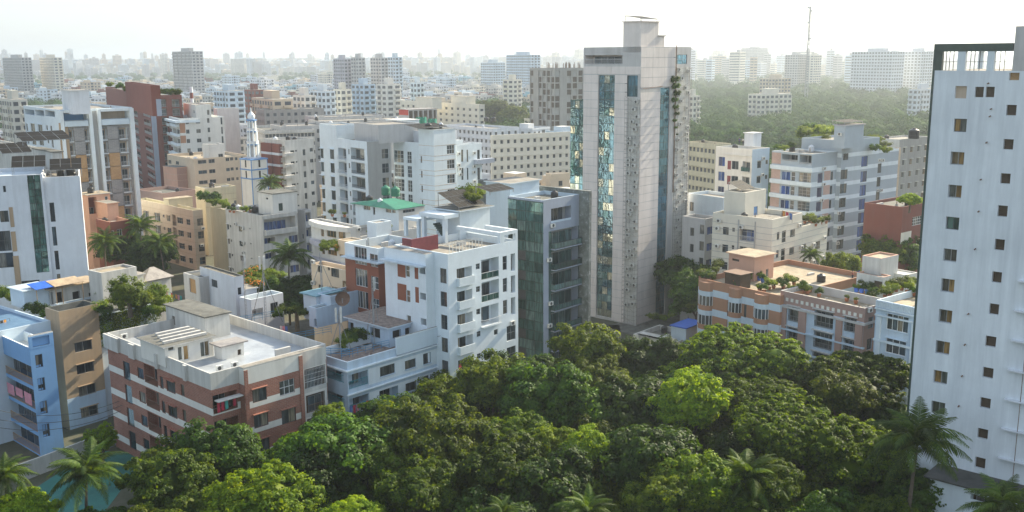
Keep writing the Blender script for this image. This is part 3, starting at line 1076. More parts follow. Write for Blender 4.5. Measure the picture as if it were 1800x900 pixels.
# ======================================================= glazed block with the stained party wall
b, v = blk('glass_stair_block', 'narrow block with a green glass stair tower beside the tall white block', (955, 352), (893, 358), (1018, 345), 28.8, 'slate', 42, roof='roofdark', cope='paleblue2', par=.6)
u0, zt, u1, _ = v.rect('L', c('w', 150, 178, 325, 240))
rr = v.rect('L', c('w', 150, 178, 325, 240))
nr = 18
pitch = 28.1 / nr
v.zone('L', 'framed', .3, 28.4, rr[0], rr[2])
ncol = 4
cw = (rr[2] - rr[0]) / ncol
me = pane_mesh(round(cw - .1, 3), round(pitch - .12, 3), 'glteal')
for i in range(nr):
    for j in range(ncol):
        if j == 2 and i < 13 and i % 2 == 0:
            continue
        o = put('pane', me, b.root)
        v.place(o, 'L', 0, .35 + i * pitch, rr[0] + (j + 1) * cw - .05, -.05)
mb = MB()
for i in range(nr + 1):
    mb.box(-.1, rr[0], .3 + i * pitch - .05, -.003, rr[2], .3 + i * pitch + .05, 'greenp')
mb.build('glazing_bar', b.root, kind='stuff')
for r in range(7):
    v.balc('R', c('w', 362, 286 + 0, 495, 372), rows=8, dz=3.25, d=1.3, rail='glass', rm='framed', proj=.8, door=.96, back='grey', n=4, g='glteal')
qg = v.rect('R', c('w', 350, 286, 500, 372))
v.zone('R', 'glteal', .5, qg[3], qg[0], qg[2])
v.balc('R', c('w', 362, 180, 462, 250), rows=1, d=1.2, rail='solid', rm='paleblue2', back='grey', n=3, rh=.3)
v.ac('R', c('w', 348, 440), c('w', 355, 655), c('w', 350, 765), c('w', 365, 270))
u = v.rect('R', c('w', 497, 300, 555, 400))
h = b.box(.5, v.y1 + .003, 7.5, v.y1 + 5.2, 0, 30.6, 'paleblue2', par=0, name='stair_wing', cope='white')
X1 = v.x1
ya = b.fp('L', X1, 1036, 345)[0]
yb = b.fp('L', X1, 840, 318)[0]
mb = MB()
mb.box(X1 + .003, ya, 0, X1 + .6, yb, b.fp('L', X1, 1036, 336)[1], 'mossy')
mb.build('party_wall', b.root)
b.done()
GB = b
pp = atz(902, 352, 31)
solar('dark solar array on the white stair house beside the green glass', (atz(862, 345, 31.1).x, atz(862, 345, 31.1).y), 31.2, 5, 3.0, 42, 10, 4, 2, .4)

# ======================================================= central tower
CT = Bld('office_tower', 'tallest pinkish grey tower with blue glass strips and caged air conditioners', (1127, 82), az=42, cat='tower', dep=178)
b = CT
zt = b.z
v = b.vol(None, (1026, 84), (1215, 82), 0, zt, 'tower', roof='roof', par=1.0)
v.zone('L', 'grey2')
v.zone('R', 'grey2')
L = lambda x, y=330: v.px('L', x, y)[0]
R = lambda x, y=330: v.px('R', x, y)[0]
ztop = v.px('L', 1062, 132)[1]


def strip(f, ua, ub, z0, z1, cols, ph, g, n_open=()):
    v.h[f].append((ua, z0, ub, z1, .25))
    rows = int((z1 - z0) / ph)
    ph = (z1 - z0) / rows
    cw = (ub - ua) / cols
    me = pane_mesh(round(cw - .06, 3), round(ph - .06, 3), g)
    mb = MB()
    for i in range(rows + 1):
        A, B = v.P(f, ua, 0, .17), v.P(f, ub, 0, .24)
        mb.box(min(A[0], B[0]), min(A[1], B[1]), z0 + i * ph - .035, max(A[0], B[0]), max(A[1], B[1]), z0 + i * ph + .035, 'framed')
    mb.build('glazing_bar', b.root, kind='stuff')
    bk = MB()
    bk.face([v.P(f, ua, z0, .26), v.P(f, ub, z0, .26), v.P(f, ub, z1, .26), v.P(f, ua, z1, .26)], 'dark')
    bk.build('glazing_back', b.root)
    for i in range(rows):
        for j in range(cols):
            o = put('pane', me, b.root)
            v.place(o, f, ua + j * cw + .03, z0 + i * ph + .03, ua + (j + 1) * cw - .03, .2)
            if (i, j) in n_open:
                o.rotation_euler.x = rad(-28) if f == 'R' else 0
                if f == 'L':
                    o.rotation_euler = (0, rad(-28), -math.pi / 2)
                v.place(o, f, ua + j * cw + .03, z0 + i * ph + .03, ua + (j + 1) * cw - .03, -.15) if f == 'R' else None


strip('L', L(1078), L(1050), .5, ztop, 3, 1.45, 'glmix')
strip('L', L(1121, 150), L(1097, 150), v.px('L', 1109, 170)[1], ztop, 3, 1.3, 'glmid')
zr2 = v.px('R', 1166, 154)[1]
strip('R', R(1157), R(1174), .5, zr2, 2, 1.45, 'glmid')
v.win('R', (1184, 96, 1208, 113), n=3, mr=2, g='glmid')
v.balc('L', (1028, 97, 1094, 113), d=2.5, rail='bars', rm='framew', back='tower', n=5, door=.9, px=True)
# cladding panels
for f, ua, ub in (('L', L(1100), L(1078)), ('L', L(1050), v.y1), ('R', 0, R(1157)), ('R', R(1208), v.x1)):
    ph = 1.55
    nrow = int((ztop if f == 'L' else zr2) / ph)
    lo, hi = min(ua, ub) + .05, max(ua, ub) - .05
    key = MB()
    key.box(0, -.045, 0, round(hi - lo, 2), -.002, ph - .09, 'tower')
    me = key.mesh('cladding_panel')
    for i in range(nrow):
        o = put('cladding_panel', me, b.root)
        v.place(o, f, lo, .2 + i * ph, hi, 0)
for f, z0_, z1_ in (('L', ztop + .2, v.px('L', 1060, 115)[1] - .1), ('R', zr2 + .2, zt - .1)):
    a_, b_ = (0, v.y1) if f == 'L' else (0, R(1182))
    ncol = 4 if f == 'L' else 3
    cw = (b_ - a_) / ncol
    nrw = max(1, int((z1_ - z0_) / 1.5))
    ph = (z1_ - z0_) / nrw
    key = MB()
    key.box(0, -.045, 0, cw - .05, -.002, ph - .09, 'tower')
    me = key.mesh('cladding_panel')
    for i in range(nrw):
        for j in range(ncol):
            o = put('cladding_panel', me, b.root)
            v.place(o, f, a_ + j * cw + .02, z0_ + i * ph, a_ + (j + 1) * cw - .03, 0)


def cage(f, ua, ub, z0, z1, n_ac, out=1.1):
    ua, ub = min(ua, ub), max(ua, ub)
    mb = MB()
    pts = {}
    for q, (u_, o_) in enumerate(((ua, -out), (ub, -out), (ua, -.05), (ub, -.05), ((ua + ub) / 2, -out))):
        mb.tube(v.P(f, u_, z0, o_), v.P(f, u_, z1, o_), .026, 'cagebar', 4)
    z_ = z0
    k = 0
    while z_ < z1:
        mb.tube(v.P(f, ua, z_, -out), v.P(f, ub, z_, -out), .026, 'cagebar', 4)
        mb.tube(v.P(f, ua, z_, -out), v.P(f, ua, z_, -.05), .026, 'cagebar', 4)
        mb.tube(v.P(f, ub, z_, -out), v.P(f, ub, z_, -.05), .026, 'cagebar', 4)
        if k % 3 == 0:
            mb.tube(v.P(f, ua, z_, -out), v.P(f, ub, z_ + 1.6, -out), .025, 'cagebar', 4)
        z_ += .8
        k += 1
    mb.build('service_cage', b.root, kind='stuff')
    rnd = random.Random(int(z1 * 10) + len(f))
    zz = z0 + 2
    for i in range(n_ac):
        zz += (z1 - z0 - 3) / n_ac
        u_ = ua + .5 + rnd.random() * max(.1, (ub - ua - 1.0))
        o = v.acm(f, u_, zz + rnd.uniform(-.4, .4))
        if rnd.random() < .5:
            v.acm(f, ua + .5 if u_ > (ua + ub) / 2 else ub - .5, zz + rnd.uniform(-.4, .4))
        if rnd.random() < .25:
            w_ = put('louvre_window', window_mesh(.8, .6, 1, 2, 'frame'), b.root)
            v.place(w_, f, u_, zz - 1.2, u_ + .8, -.02)


v.zone('L', 'weather', .5, v.px('L', 1112, 172)[1], L(1125), L(1101))
v.zone('R', 'weather', .5, v.px('R', 1195, 118)[1], R(1182), R(1207))
cage('L', L(1124), L(1102), .5, v.px('L', 1112, 172)[1], 30)
cage('R', R(1184), R(1206), .5, v.px('R', 1195, 118)[1], 30, .55)
hh = b.vol((1127, 38), (1096, 37), (1158, 39), zt - 1, b.fp('L', 0, 1127, 38)[1], 'tower', par=0, name='lift_house', cope='tower')
b.box(hh.x1 + .003, hh.y0, hh.x1 + 2.0, hh.y1 * .6, zt - 1, zt + 1.9, 'tower', par=0, name='tank_room', cope='grey')
mb = MB()
mb.tube(v.P('R', R(1182), zr2 - 20, -.15), v.P('R', R(1182), zt + .3, -.15), .09, 'rust', 5)
mb.build('drain_pipe', b.root)
mb = MB()
mb.tube(v.P('R', .1, zr2, -.5), v.P('R', R(1157), zr2 + .3, -.5), .06, 'rust', 5)
mb.build('bracket_bar', b.root)
b.done()
q = b.o + b.xd * (hh.x0 + .1) + b.yd * (hh.y0 + .1)
solar('solar array on top of the tall pinkish tower', q, hh.z1 + .16, hh.x1 - hh.x0 - .2, hh.y1 - hh.y0 - .2, 42, 9, 3, 3, .35)
# glass wing seen left of the tower
b, v = blk('glass_side_wing', 'mirror glazed slab directly left of the tall tower', (1036, 176), (1003, 172), 6, 44.5, 'glteal', 42, dep=200, par=.3)
n_ = 26
ww = v.y1 / 4
me = pane_mesh(round(ww - .08, 3), 1.5, 'glmix')
for i in range(n_):
    for j in range(4):
        o = put('pane', me, b.root)
        v.place(o, 'L', 0, b.z - 1.7 * (i + 1), (j + 1) * ww - .04, -.03)
b.done()

# ======================================================= white tower on the right
RTW = Bld('white_tower', 'tall white tower with two columns of small square openings at the right edge', None, az=42, cat='tower', world=(atd(1643, 78, 99) + Vector((math.cos(rad(42)), -math.sin(rad(42)), 0)) * 24))
b = RTW
yl = (Vector((atd(1643, 78, 99).x, atd(1643, 78, 99).y)) - b.o).dot(b.yd)
ztop = b.z
zw = b.fp('L', 0, 1700, 127)[1]
v = b.box(0, 0, 14, yl, 0, zw, 'towerwhite', par=0, ov=0, roof='roof')
cols = []
for r in ((1676, 208, 1699, 232), ):
    v.win('L', r, rows=1, n=2, fr='framed', g='glgold', d=.3, split=True)
for k_, y_ in enumerate((208, 267, 325, 381, 437, 491, 545, 600, 652, 706)):
    x_ = 1675 - (y_ - 208) * 38 / 498
    v.win('L', (x_, y_, x_ + 24, y_ + 23), n=2, fr='framed' if k_ == 3 else 'frame', g='glteal' if k_ == 3 else 'glgold', d=.45)
for k_, y_ in enumerate((122, 184, 244, 304, 362, 421, 478, 534, 591, 646, 699, 753, 805)):
    x_ = 1774 - (y_ - 122) * 60 / 683
    v.win('L', (x_, y_, x_ + 18, y_ + 19), n=1, open_=True, g='woodo' if k_ == 0 else 'darkbrown', d=.4)
v.win('L', (1678, 151, 1699, 173), n=1, open_=True, g='beige', d=.3)
v.win('L', (1714, 152, 1729, 171), n=1, open_=True, g='darkbrown', d=.3)
v.win('L', (1733, 152, 1748, 171), n=1, open_=True, g='darkbrown', d=.3)
# top storey left open
mb = MB()
yy = lambda x, y: b.fp('L', 0, x, y)[0]
zt = b.fp('L', 0, 1660, 77)[1]
zb = zt - .75
for xa, xb, m_ in ((1644, 1656, 'greenp'), (1683, 1697, 'white'), (1735, 1748, 'white')):
    A_, B_ = yy(xb, 105), yy(xa, 105)
    mb = MB()
    mb.box(.003, A_, zw + .01, .5, min(B_, yl), zb, m_)
    mb.build('column', b.root)
mb = MB()
mb.box(-.03, yy(1781, 80), zb, .5, yl + .02, zt, 'greenp')
mb.box(-.03, yl - .2, zb - 45, .0, yl + .02, zb, 'greenp')
mb.build('green_beam', b.root)
mb = MB()
mb.box(.5, yl - .5, zb, 14, yl, zt, 'white')
mb.box(13.6, yy(1781, 80), zb, 14, yl - .5, zt, 'white')
for y_ in (yl - .5, yl - 4.5, yl - 9):
    mb.box(13.6, y_, zw + .01, 14, y_ + .5, zb, 'white')
mb.build('rear_frame', b.root)
mb = MB()
for x in (1662, 1668, 1675, 1705, 1712, 1721, 1757, 1765):
    y_ = yy(x, 100)
    mb.tube((.3, y_, zw), (.3, y_, zb), .04, 'framed', 4)
mb.tube((.3, yy(1778, 110), (zw + zb) / 2), (.3, yl, (zw + zb) / 2), .03, 'framed', 4)
mb.build('scaffold_frame', b.root, kind='stuff')
ys = yy(1781, 100)
hz = b.box(.002, 0, 10, ys, zw + .17, b.fp('L', 0, 1790, 49)[1], 'grey2', par=0, name='upper_block', ov=0)
hz.box = None
# lower right wing with ledges
xw = b.fp('L', 0, 1770, 640)[0]
w0 = b.fp('L', 0, 1787, 440)[0]
v2 = None
for k_ in range(9):
    z_ = b.fp('L', 0, 1790, 492 + k_ * 53)[1]
    mb = MB()
    mb.box(-.55, 0, z_ - .12, -.004, b.fp('L', 0, 1791 - k_ * 6, 492 + k_ * 53)[0], z_, 'white2')
    mb.build('ledge', b.root)
mb = MB()
mb.tube((-.4, b.fp('L', 0, 1796, 700)[0], 2), (-.4, b.fp('L', 0, 1796, 700)[0], 30), .04, 'rust', 4)
mb.build('drain_pipe', b.root)
for x, y in ((1743, 191), (1741, 204), (1735, 250), (1725, 315), (1721, 371), (1715, 437), (1703, 551), (1697, 605), (1692, 660), (1686, 713), (1682, 765), (1738, 146)):
    u_, z_ = b.fp('L', 0, x, y)
    mb = MB()
    mb.tube((0, u_, z_), (-.35, u_, z_ - .05), .07, 'rust', 6)
    mb.build('pipe_stub', b.root)
b.done()
# porch roof at its foot
q0 = atz(1672, 846, 7.5)
pb = Bld('porch_annexe', 'low annexe with dark flat roof at the foot of the white tower', None, az=42, cat='annexe', world=(q0.x + 10.2, q0.y - 9.6, 7.5))
v = pb.box(0, 0, 5, 16, 0, 7.5, 'white', par=0, roof='bitumen', ov=.5, cope='bitumen')
v.balc('L', (1705, 872, 1745, 898), rows=1, d=1, rail='solid', back='darkbrown')
pb.done()

# ======================================================= left foreground
b, v = blk('sky_blue_apartment_block', 'sky blue balconied block cut by the lower left edge', (52, 612), (-60, 575), (92, 578), 14.5, 'blue', 42, roof='roofwhite', cope='white', par=1.2)
b.root['label'] = 'sky blue block with ochre balcony rails cut by the left edge of the photo'
z0 = v.px('R', 60, 700)[1]
v.balc('L', c('x', -40, 180, 145, 265), rows=4, dz=3.1, d=1.2, rail='bars', rm='woodo', back='blue2', n=4, rh=1.0)
for j in range(4):
    pass
v.win('R', c('x', 165, 165, 200, 228), rows=4, n=2, fr='framed')
b.box(.4, .5, v.x1 - .1, .7, 13.3, 14.9, 'white', par=0, ov=0, name='inner_parapet')
h = b.box(v.x1 - 3.0, -.02, v.x1 + .02, .3, 14.3, 15.9, 'blue', par=0, ov=0, name='end_frame', cope='white')
h.h['R'].append((v.x1 - 2.6, 14.5, v.x1 - .5, 15.7, .3))
b.done()
BLU = b

b, v = blk('tan_stone_block', 'narrow tan stone faced block with creepers hanging from its roof garden', (103, 548), (78, 532), (171, 527), 16.8, 'tanstone', 38, roof='bluefloor', cope='roofdark', par=1.6)
zt = v.rect('R', c('x', 345, 105, 430, 150))
for j in range(1):
    v.win('R', c('x', 347, 106, 428, 152), rows=4, dz=3.15, n=2, fr='frame', hood=.2)
v.zone('R', 'paleblue', 0, 4.4)
x1 = v.x1
v.h['R'].append((x1 - 6.2, 15.6, x1 - .5, 16.6, .3)) if x1 > 7 else None
wb = b.box(x1 + .003, .4, x1 + 9.0, 12, 0, 15.0, 'paleblue2', par=.3, name='creeper_wing', roof='roofdark')
bw = b.box(-12, 2.5, -.003, 22, 0, 15.2, 'paleblue2', par=.4, name='terrace_wing', roof='bluefloor')
bw.win('L', (20, 600, 60, 620), rows=3, n=2)
zr = 14.8
b.done()
TAN = b
# rooftop shacks of the tan block
p = atz(*c('c', 250, 470), zr)
s_ = Bld('rooftop_shack', 'whitewashed shack with pale roof sheets and blue tarpaulin edge on the terrace', None, az=38, cat='rooftop shack', world=(p.x, p.y, zr + 2.6))
k = s_.vol(None, c('c', 100, 300), c('c', 505, 280), zr, zr + 2.6, 'paleblue2', par=0, cope='white', roof='tilefade', ov=.3)
s_.done()
s_ = Bld('rooftop_shack', 'row of roof rooms with dark doors under warm tin sheets', None, az=38, cat='rooftop shack', world=(*atz(*c('c', 510, 425), zr).to_2d(), zr + 2.3))
k = s_.vol(None, 3.5, c('c', 980, 395), zr, zr + 2.3, 'oldwhite', par=0, cope='tinwarm', roof='tinwarm', ov=.6)
for r in ((505, 300, 530, 430), (565, 295, 625, 415), (720, 295, 800, 415), (880, 300, 960, 420)):
    k.win('R', c('c', *r), n=1, open_=True, g='dark', d=.5)
s_.done()
for i, (x, y, w_, d_, m_, lb) in enumerate(((350, 262, 4.2, 2.5, 'tarp', 'blue tarpaulin stretched over the shack roofs'), (540, 232, 4.5, 2.6, 'tinwarm', 'pale ochre sheet roof between the tarpaulin and the stained tank house'))):
    p = atz(*c('c', x, y), zr + 3.1)
    mb = MB()
    a_ = rad(52)
    mb.hexa([(0, 0, 0), (w_, 0, 0), (w_, d_, .5), (0, d_, .5), (0, 0, .06), (w_, 0, .06), (w_, d_, .56), (0, d_, .56)], m_)
    t = thing('roof_sheet', lb, 'tarpaulin' if i == 0 else 'roof sheet', (p.x, p.y, zr + 2.8), a_)
    mb.build('sheet', t)
    mb = MB()
    for (x_, y_) in ((.2, .2), (w_ - .2, .2), (.2, d_ - .2), (w_ - .2, d_ - .2)):
        mb.tube((x_, y_, -2.8), (x_, y_, 0), .05, 'woodo', 4)
    mb.build('support_frame', t)
b = Bld('tank_house', 'whitewashed tank house streaked black with ochre roof, beside the round tree', c('c', 1000, 112), 19.5, 38, 'roof building')
v = b.vol(None, c('c', 872, 82), c('c', 1350, 65), zr - 14, 19.5, 'weather', par=.3, roof='roofwarm', cope='oldwhite')
b.vol(c('c', 1090, 185), 2, c('c', 1420, 160), zr - 14, 17.6, 'weather', par=0, name='lower_wing', cope='oldwhite')
b.done()
b = Bld('hip_roof_house', 'low whitewashed house under a faded brown hipped roof', c('c', 1430, 205), 14.2, 38, 'house')
v = b.vol(None, c('c', 1345, 180), c('c', 1690, 165), 0, 14.2, 'oldwhite', par=0, roof='tin', cope='tin')
b.done()
mb = MB()
x1, y1 = v.x1 + .4, v.y1 + .4
mb.face([(-.4, -.4, 14.4), (x1, -.4, 14.4), (x1 - 2.5, y1 / 2, 16.2), (2, y1 / 2, 16.2)], 'tin')
mb.face([(-.4, y1, 14.4), (-.4, -.4, 14.4), (2, y1 / 2, 16.2)], 'tinwarm')
mb.face([(x1, -.4, 14.4), (x1, y1, 14.4), (x1 - 2.5, y1 / 2, 16.2)], 'tin')
mb.face([(x1, y1, 14.4), (-.4, y1, 14.4), (2, y1 / 2, 16.2), (x1 - 2.5, y1 / 2, 16.2)], 'tinwarm')
mb.build('hip_roof', b.root)

# white houses between the tan block and the masts
b = Bld('white_house', 'small white house with brown door and flat parapet roof, left of the planted balcony', (412, 487), 18.0, 46, 'house')
v = b.vol(None, (351, 470), (428, 478), 0, 18.0, 'white2', par=.25, roof='roofwarm', cope='roofdark')
v.win('L', (372, 492, 382, 505), n=1, fr='framed')
v.win('R', (418, 505, 424, 518), n=1, fr='framed')
s2_ = b.vol((350, 488), (322, 478), 4.5, 0, 16.9, 'oldwhite', par=.3, name='side_wing', roof='roofdark')
s2_.win('L', (333, 490, 344, 515), n=1, open_=True, g='woodo')
s3_ = b.vol((420, 512), (353, 490), 3.0, 0, 15.6, 'white2', par=0, name='front_step', ov=.2)
b.done()
b = Bld('white_villa', 'white villa with yellow flowering balcony planter behind the phone masts', (441, 527), 15.2, 40, 'house')
v = b.vol(None, (420, 512), (497, 505), 0, 15.2, 'white2', par=1.3, roof='roof', cope='white')
v.balc('R', c('e', 190, 462, 282, 520), rows=2, d=1.2, rail='bars', rm='acw', door=.5)
v.win('R', c('e', 340, 410, 400, 500), rows=1, n=2)
b.done()
VIL = b

# white slab with glazed stair, far left
b = Bld('white_slab_tower', 'large blank white slab with a green glazed stair at the left edge', None, az=67, cat='apartment block', world=atd(140, 309, 160) - Vector((math.sin(rad(67)), math.cos(rad(67)), 0)) * 26)
zt = b.z
xs_ = b.fp('R', 0, 84, 400)[0]
v = b.box(xs_, 0, 26, 11, 0, zt, 'white2', par=.5, roof='roof')
v.win('R', c('b', 360, 228, 396, 368), rows=1, n=1, fr='framed')
wL = v.rect('R', c('b', 362, 228, 396, 368))
for j in range(1, 4):
    pass
v2 = b.box(0, -.6, xs_ - .003, 12, 0, zt + .6, 'white2', par=.6, roof='tilefade', name='glazed_wing')
g = v2.rect('R', c('b', 228, 30, 322, 735))
rows_ = 14
ph = (g[3] - g[1]) / rows_
cw = (g[2] - g[0]) / 2
me = pane_mesh(round(cw - .1, 3), round(ph - .1, 3), 'glteal')
v2.h['R'].append((g[0], g[1], g[2], g[3], .3))
mb = MB()
mb.face([v2.P('R', g[0], g[1], .28), v2.P('R', g[2], g[1], .28), v2.P('R', g[2], g[3], .28), v2.P('R', g[0], g[3], .28)], 'framed')
mb.build('glazing_back', b.root)
for i in range(rows_):
    for j in range(2):
        o = put('pane', me, b.root)
        v2.place(o, 'R', g[0] + j * cw + .05, g[1] + i * ph + .05, 0, .12)
v2.win('R', c('b', 139, 247, 240, 392), rows=1, n=2, mr=2, fr='framed')
v2.win('R', c('b', 146, 424, 258, 570), rows=1, n=2, mr=2, fr='framed')
v2.win('R', c('b', 146, 600, 260, 705), rows=1, n=2, fr='framed')
v2.win('R', c('b', 156, 790, 288, 838), rows=1, n=3, fr='framed')
v2.win('R', c('b', 0, 290, 60, 370), rows=1, n=2, fr='framed')
v2.win('R', c('b', -60, 437, 78, 580), rows=1, n=3, mr=2, fr='framed')
v2.win('R', c('b', -60, 590, 100, 700), rows=1, n=3, fr='framed')
v2.win('R', c('b', 22, 110, 44, 155), rows=1, n=1)
v2.balc('R', c('b', 78, 60, 220, 172), rows=1, d=2.5, rail='bars', rm='framew', back='dark')
for r in ((70, 262, 98, 405), (84, 437, 118, 580), (104, 612, 146, 850)):
    q = v2.rect('R', c('b', *r))
    v2.pier('R', q[0], q[2], .1, 'tanstone', q[1], q[3], 'cladding_strip')
v.win('R', c('b', 378, 402, 410, 540), n=1, fr='framed')
v.win('R', c('b', 396, 574, 426, 712), n=1, fr='framed')
v.win('R', c('b', 410, 742, 436, 778), n=1, fr='framed')
b.done()
WS = b
p = b.o + b.xd * (xs_ - 4.5) + b.yd * 2
solar('left of two tilted solar arrays on the blank white slab', p, zt + .2, 5, 4, 67, 20, 3, 2, 1.3)
p = b.o + b.xd * (xs_ + 1) + b.yd * 2
solar('right of two tilted solar arrays on the blank white slab', p, zt - .4, 4.8, 4, 67, 20, 3, 2, 1.2)
b = Bld('old_white_block', 'old white block with rooftop solar frames behind the blank slab', (86, 268), 33, 48, 'apartment block')
v = b.vol(None, (-30, 275), (108, 262), 0, 33, 'weather', par=.5)
h = b.vol((92, 268), (56, 270), 1.5, 33 - 1, 35, 'oldwhite', par=0, name='stair_house', cope='roofdark', roof='roofdark')
v.win('L', c('a', 88, 598, 112, 622), n=1)
b.done()
p = atz(38, 262, 36)
solar('dark solar array on the old white block at left', (atz(40, 258, 36).x, atz(40, 258, 36).y), 36.2, 8, 4.5, 48, 15, 4, 2, .6)
solar('small solar array at the far left edge', (atz(4, 272, 34).x, atz(4, 272, 34).y), 33.5, 5, 4, 48, 20, 3, 2, .6)

# tower with striped brick piers
b = Bld('framed_tower', 'tall white framed tower with grey and orange brick piers', None, az=50, cat='apartment tower', world=atd(103, 193, 228))
zt = b.z
v = b.vol(None, (41, 188), (232, 186), 0, zt, 'white', par=.5, roof='roof')
v.zone('R', 'greyblock', 0, zt - 4)
for r in ((195, 192, 272, 233), (280, 196, 347, 240), (355, 200, 433, 246)):
    q = v.rect('L', c('a', *r))
    v.h['L'].append((*q, 3.0))
    mb = MB()
    mb.face([v.P('L', q[0], q[1], 2.9), v.P('L', q[2], q[1], 2.9), v.P('L', q[2], q[3], 2.9), v.P('L', q[0], q[3], 2.9)], 'blue')
    mb.build('terrace_back', b.root)
for r in ((243, 303, 275, 368), (300, 310, 335, 372)):
    v.win('L', c('a', *r), rows=10, dz=3.2, n=2, fr='framew', hood=.2)
for r in ((205, 303, 220, 362), (364, 315, 378, 355), (397, 320, 413, 385)):
    v.win('L', c('a', *r), rows=10, dz=3.2, n=1, fr='framew')
v.zone('L', 'lilac', 0, zt - 13, 0, 1.3)
rr = lambda x, y: v.px('R', *c('a', x, y))[0]
xs = dict(g0=rr(472, 400), g1=rr(540, 400), p0=rr(582, 400), p1=rr(665, 400), n0=rr(665, 400), n1=rr(700, 400), s0=rr(712, 400), s1=rr(785, 400),
          b0=rr(800, 400), b1=rr(845, 400), q0=rr(848, 400), q1=rr(930, 400), t0=rr(935, 400), t1=rr(1005, 400))
zz = zt
for (ua, ub) in ((xs['p0'], xs['p1']), (xs['q0'], xs['q1'])):
    z_ = zt - 4.2
    k_ = 0
    seq = ('greyblock', 'greyblock', 'orangebrick', 'orangebrick', 'greyblock', 'greyblock', 'orangebrick', 'greyblock', 'greyblock', 'orangebrick', 'greyblock')
    while z_ > 1:
        v.pier('R', ua, ub, .5, seq[k_ % 11], max(0, z_ - 3.1), z_ - .02, 'brick_pier')
        z_ -= 3.2
        k_ += 1
v.pier('R', xs['g0'], xs['g1'], .4, 'tanstone', 0, zt - 3, 'pier')
for (ua, ub) in ((xs['g1'] + .2, xs['p0'] - .1), (xs['n0'] + .1, xs['n1']), (xs['b0'], xs['b1']), (xs['t0'] + .2, xs['t1'])):
    v.balc('R', (ua, zt - 7.4, ub, zt - 4.8), rows=10, dz=3.2, d=1.0, rail='bars', rm='framew', back='beige', px=False, proj=.4, n=2)
for (ua, ub) in ((0, .7), (xs['n1'] + .2, xs['n1'] + 1.0), (xs['s1'] - .2, xs['s1'] + .5), (v.x1 - 1.0, v.x1)):
    v.pier('R', ua, ub, .9, 'white', 0, zt - .2, 'white_fin')
v.pier('R', xs['n1'] + 1.05, xs['s1'] - .25, .2, 'grey', 0, zt - .6, 'grey_core')
for (ua, ub) in ((.8, xs['n1']), (xs['s1'] + .6, v.x1 - 1.1)):
    mb = MB()
    mb.box(ua, -.85, zt - .75, ub, -.003, zt - .1, 'white')
    mb.build('roof_beam', b.root)
    mb = MB()
    mb.box(ua, -.8, zt - 3.9, ub, -.003, zt - 2.7, 'paleblue2')
    mb.build('parapet_panel', b.root)
    v.h['R'].append((ua, zt - 2.6, ub, zt - .8, 2.5))
    mb = MB()
    mb.face([v.P('R', ua, zt - 2.6, 2.4), v.P('R', ub, zt - 2.6, 2.4), v.P('R', ub, zt - .8, 2.4), v.P('R', ua, zt - .8, 2.4)], 'blue' if ua < 2 else 'beige')
    mb.build('terrace_back', b.root)
h = b.vol(c('a', 562, 45), c('a', 483, 45), c('a', 703, 42), zt - 1, b.fp('L', 2, *c('a', 562, 45))[1], 'white2', par=0, name='stair_house', cope='white2')
h.win('R', c('a', 535, 120, 556, 165), n=1, open_=True, g='dark')
b.done()

# red tower
b = Bld('red_brick_tower', 'dark red tower with planted terraces behind the framed tower', None, az=62, cat='apartment tower', world=atd(*c('p', 372, 170), 345))
zt = b.z
v = b.vol(None, c('p', 30, 178), c('p', 627, 165), 0, zt, 'redpaint', par=.6, roof='roofdark')
h = b.vol(c('p', 380, 92), c('p', 180, 92), c('p', 455, 92), zt - 1, zt + 6.2, 'redpaint', par=.3, name='upper_block')
h.zone('R', 'slate', zt - 1, zt + 3, h.x0 + 1, h.x0 + 4)
for (xa, xb) in ((212, 272), (318, 372)):
    v.balc('L', c('p', xa, 225, xb, 268), rows=11, dz=3.1, d=1, rail='bars', rm='grey2', back='grey', n=3, door=.9)
for (xa, xb) in ((462, 505), (550, 612)):
    v.balc('R', c('p', xa, 200, xb, 262), rows=12, dz=3.1, d=1, rail='bars', rm='grey2', back='grey', n=2, door=.9)
q = v.rect('R', c('p', 388, 150, 430, 640))
v.zone('R', 'slate', 0, zt - .5, q[0], q[2])
b.done()
# white block L3
b = Bld('white_hotel_block', 'clean white eight storey block with planted corner balconies and terracotta panels', None, az=60, cat='apartment block', world=atd(*c('p', 606, 352), 335))
zt = b.z
v = b.vol(None, c('p', 500, 320), c('p', 960, 325), 0, zt, 'warmwhite', par=1.0, cope='white')
v.ledge('L', zt - 1.5, 1.6, .8, 'white')
v.ledge('R', zt - 1.5, .6, .8, 'white', None, v.x1 * .45)
v.balc('L', c('p', 553, 360, 606, 412), rows=7, dz=3.2, d=1.2, rail='solid', rm='white', proj=1.0, n=2)
v.balc('L', c('p', 505, 355, 545, 405), rows=7, dz=3.2, d=1.2, rail='solid', rm='white', proj=1.0, n=1)
q = v.rect('R', c('p', 608, 362, 653, 412))
v.zone('R', 'terracotta', zt - 4.9, zt - 1.6, 0, q[2])
v.zone('R', 'terracotta', zt - 8.3, zt - 5.8, 0, q[2])
for r in ((657, 365, 684, 397), (738, 362, 773, 392), (828, 350, 847, 387)):
    v.win('R', c('p', *r), rows=6, dz=3.2, n=2, split=False)
v.win('R', c('p', 935, 345, 950, 400), rows=5, dz=3.2, n=1)
h = b.vol(c('p', 735, 245), c('p', 640, 245), c('p', 855, 235), zt - 1, zt + 4.0, 'warmwhite', par=.4, name='penthouse')
h.win('R', c('p', 828, 285, 847, 323), n=1)
h.win('L', c('p', 720, 288, 728, 310), n=1)
v2 = b.vol(c('p', 905, 275), 6, c('p', 1082, 340), 0, zt - 1.2, 'warmwhite', par=.5, name='rear_wing')
b.done()
b = Bld('tan_podium_block', 'low tan block with a lift tower in front of the clean white block', None, az=50, cat='low block', world=atd(*c('p', 722, 672), 300))
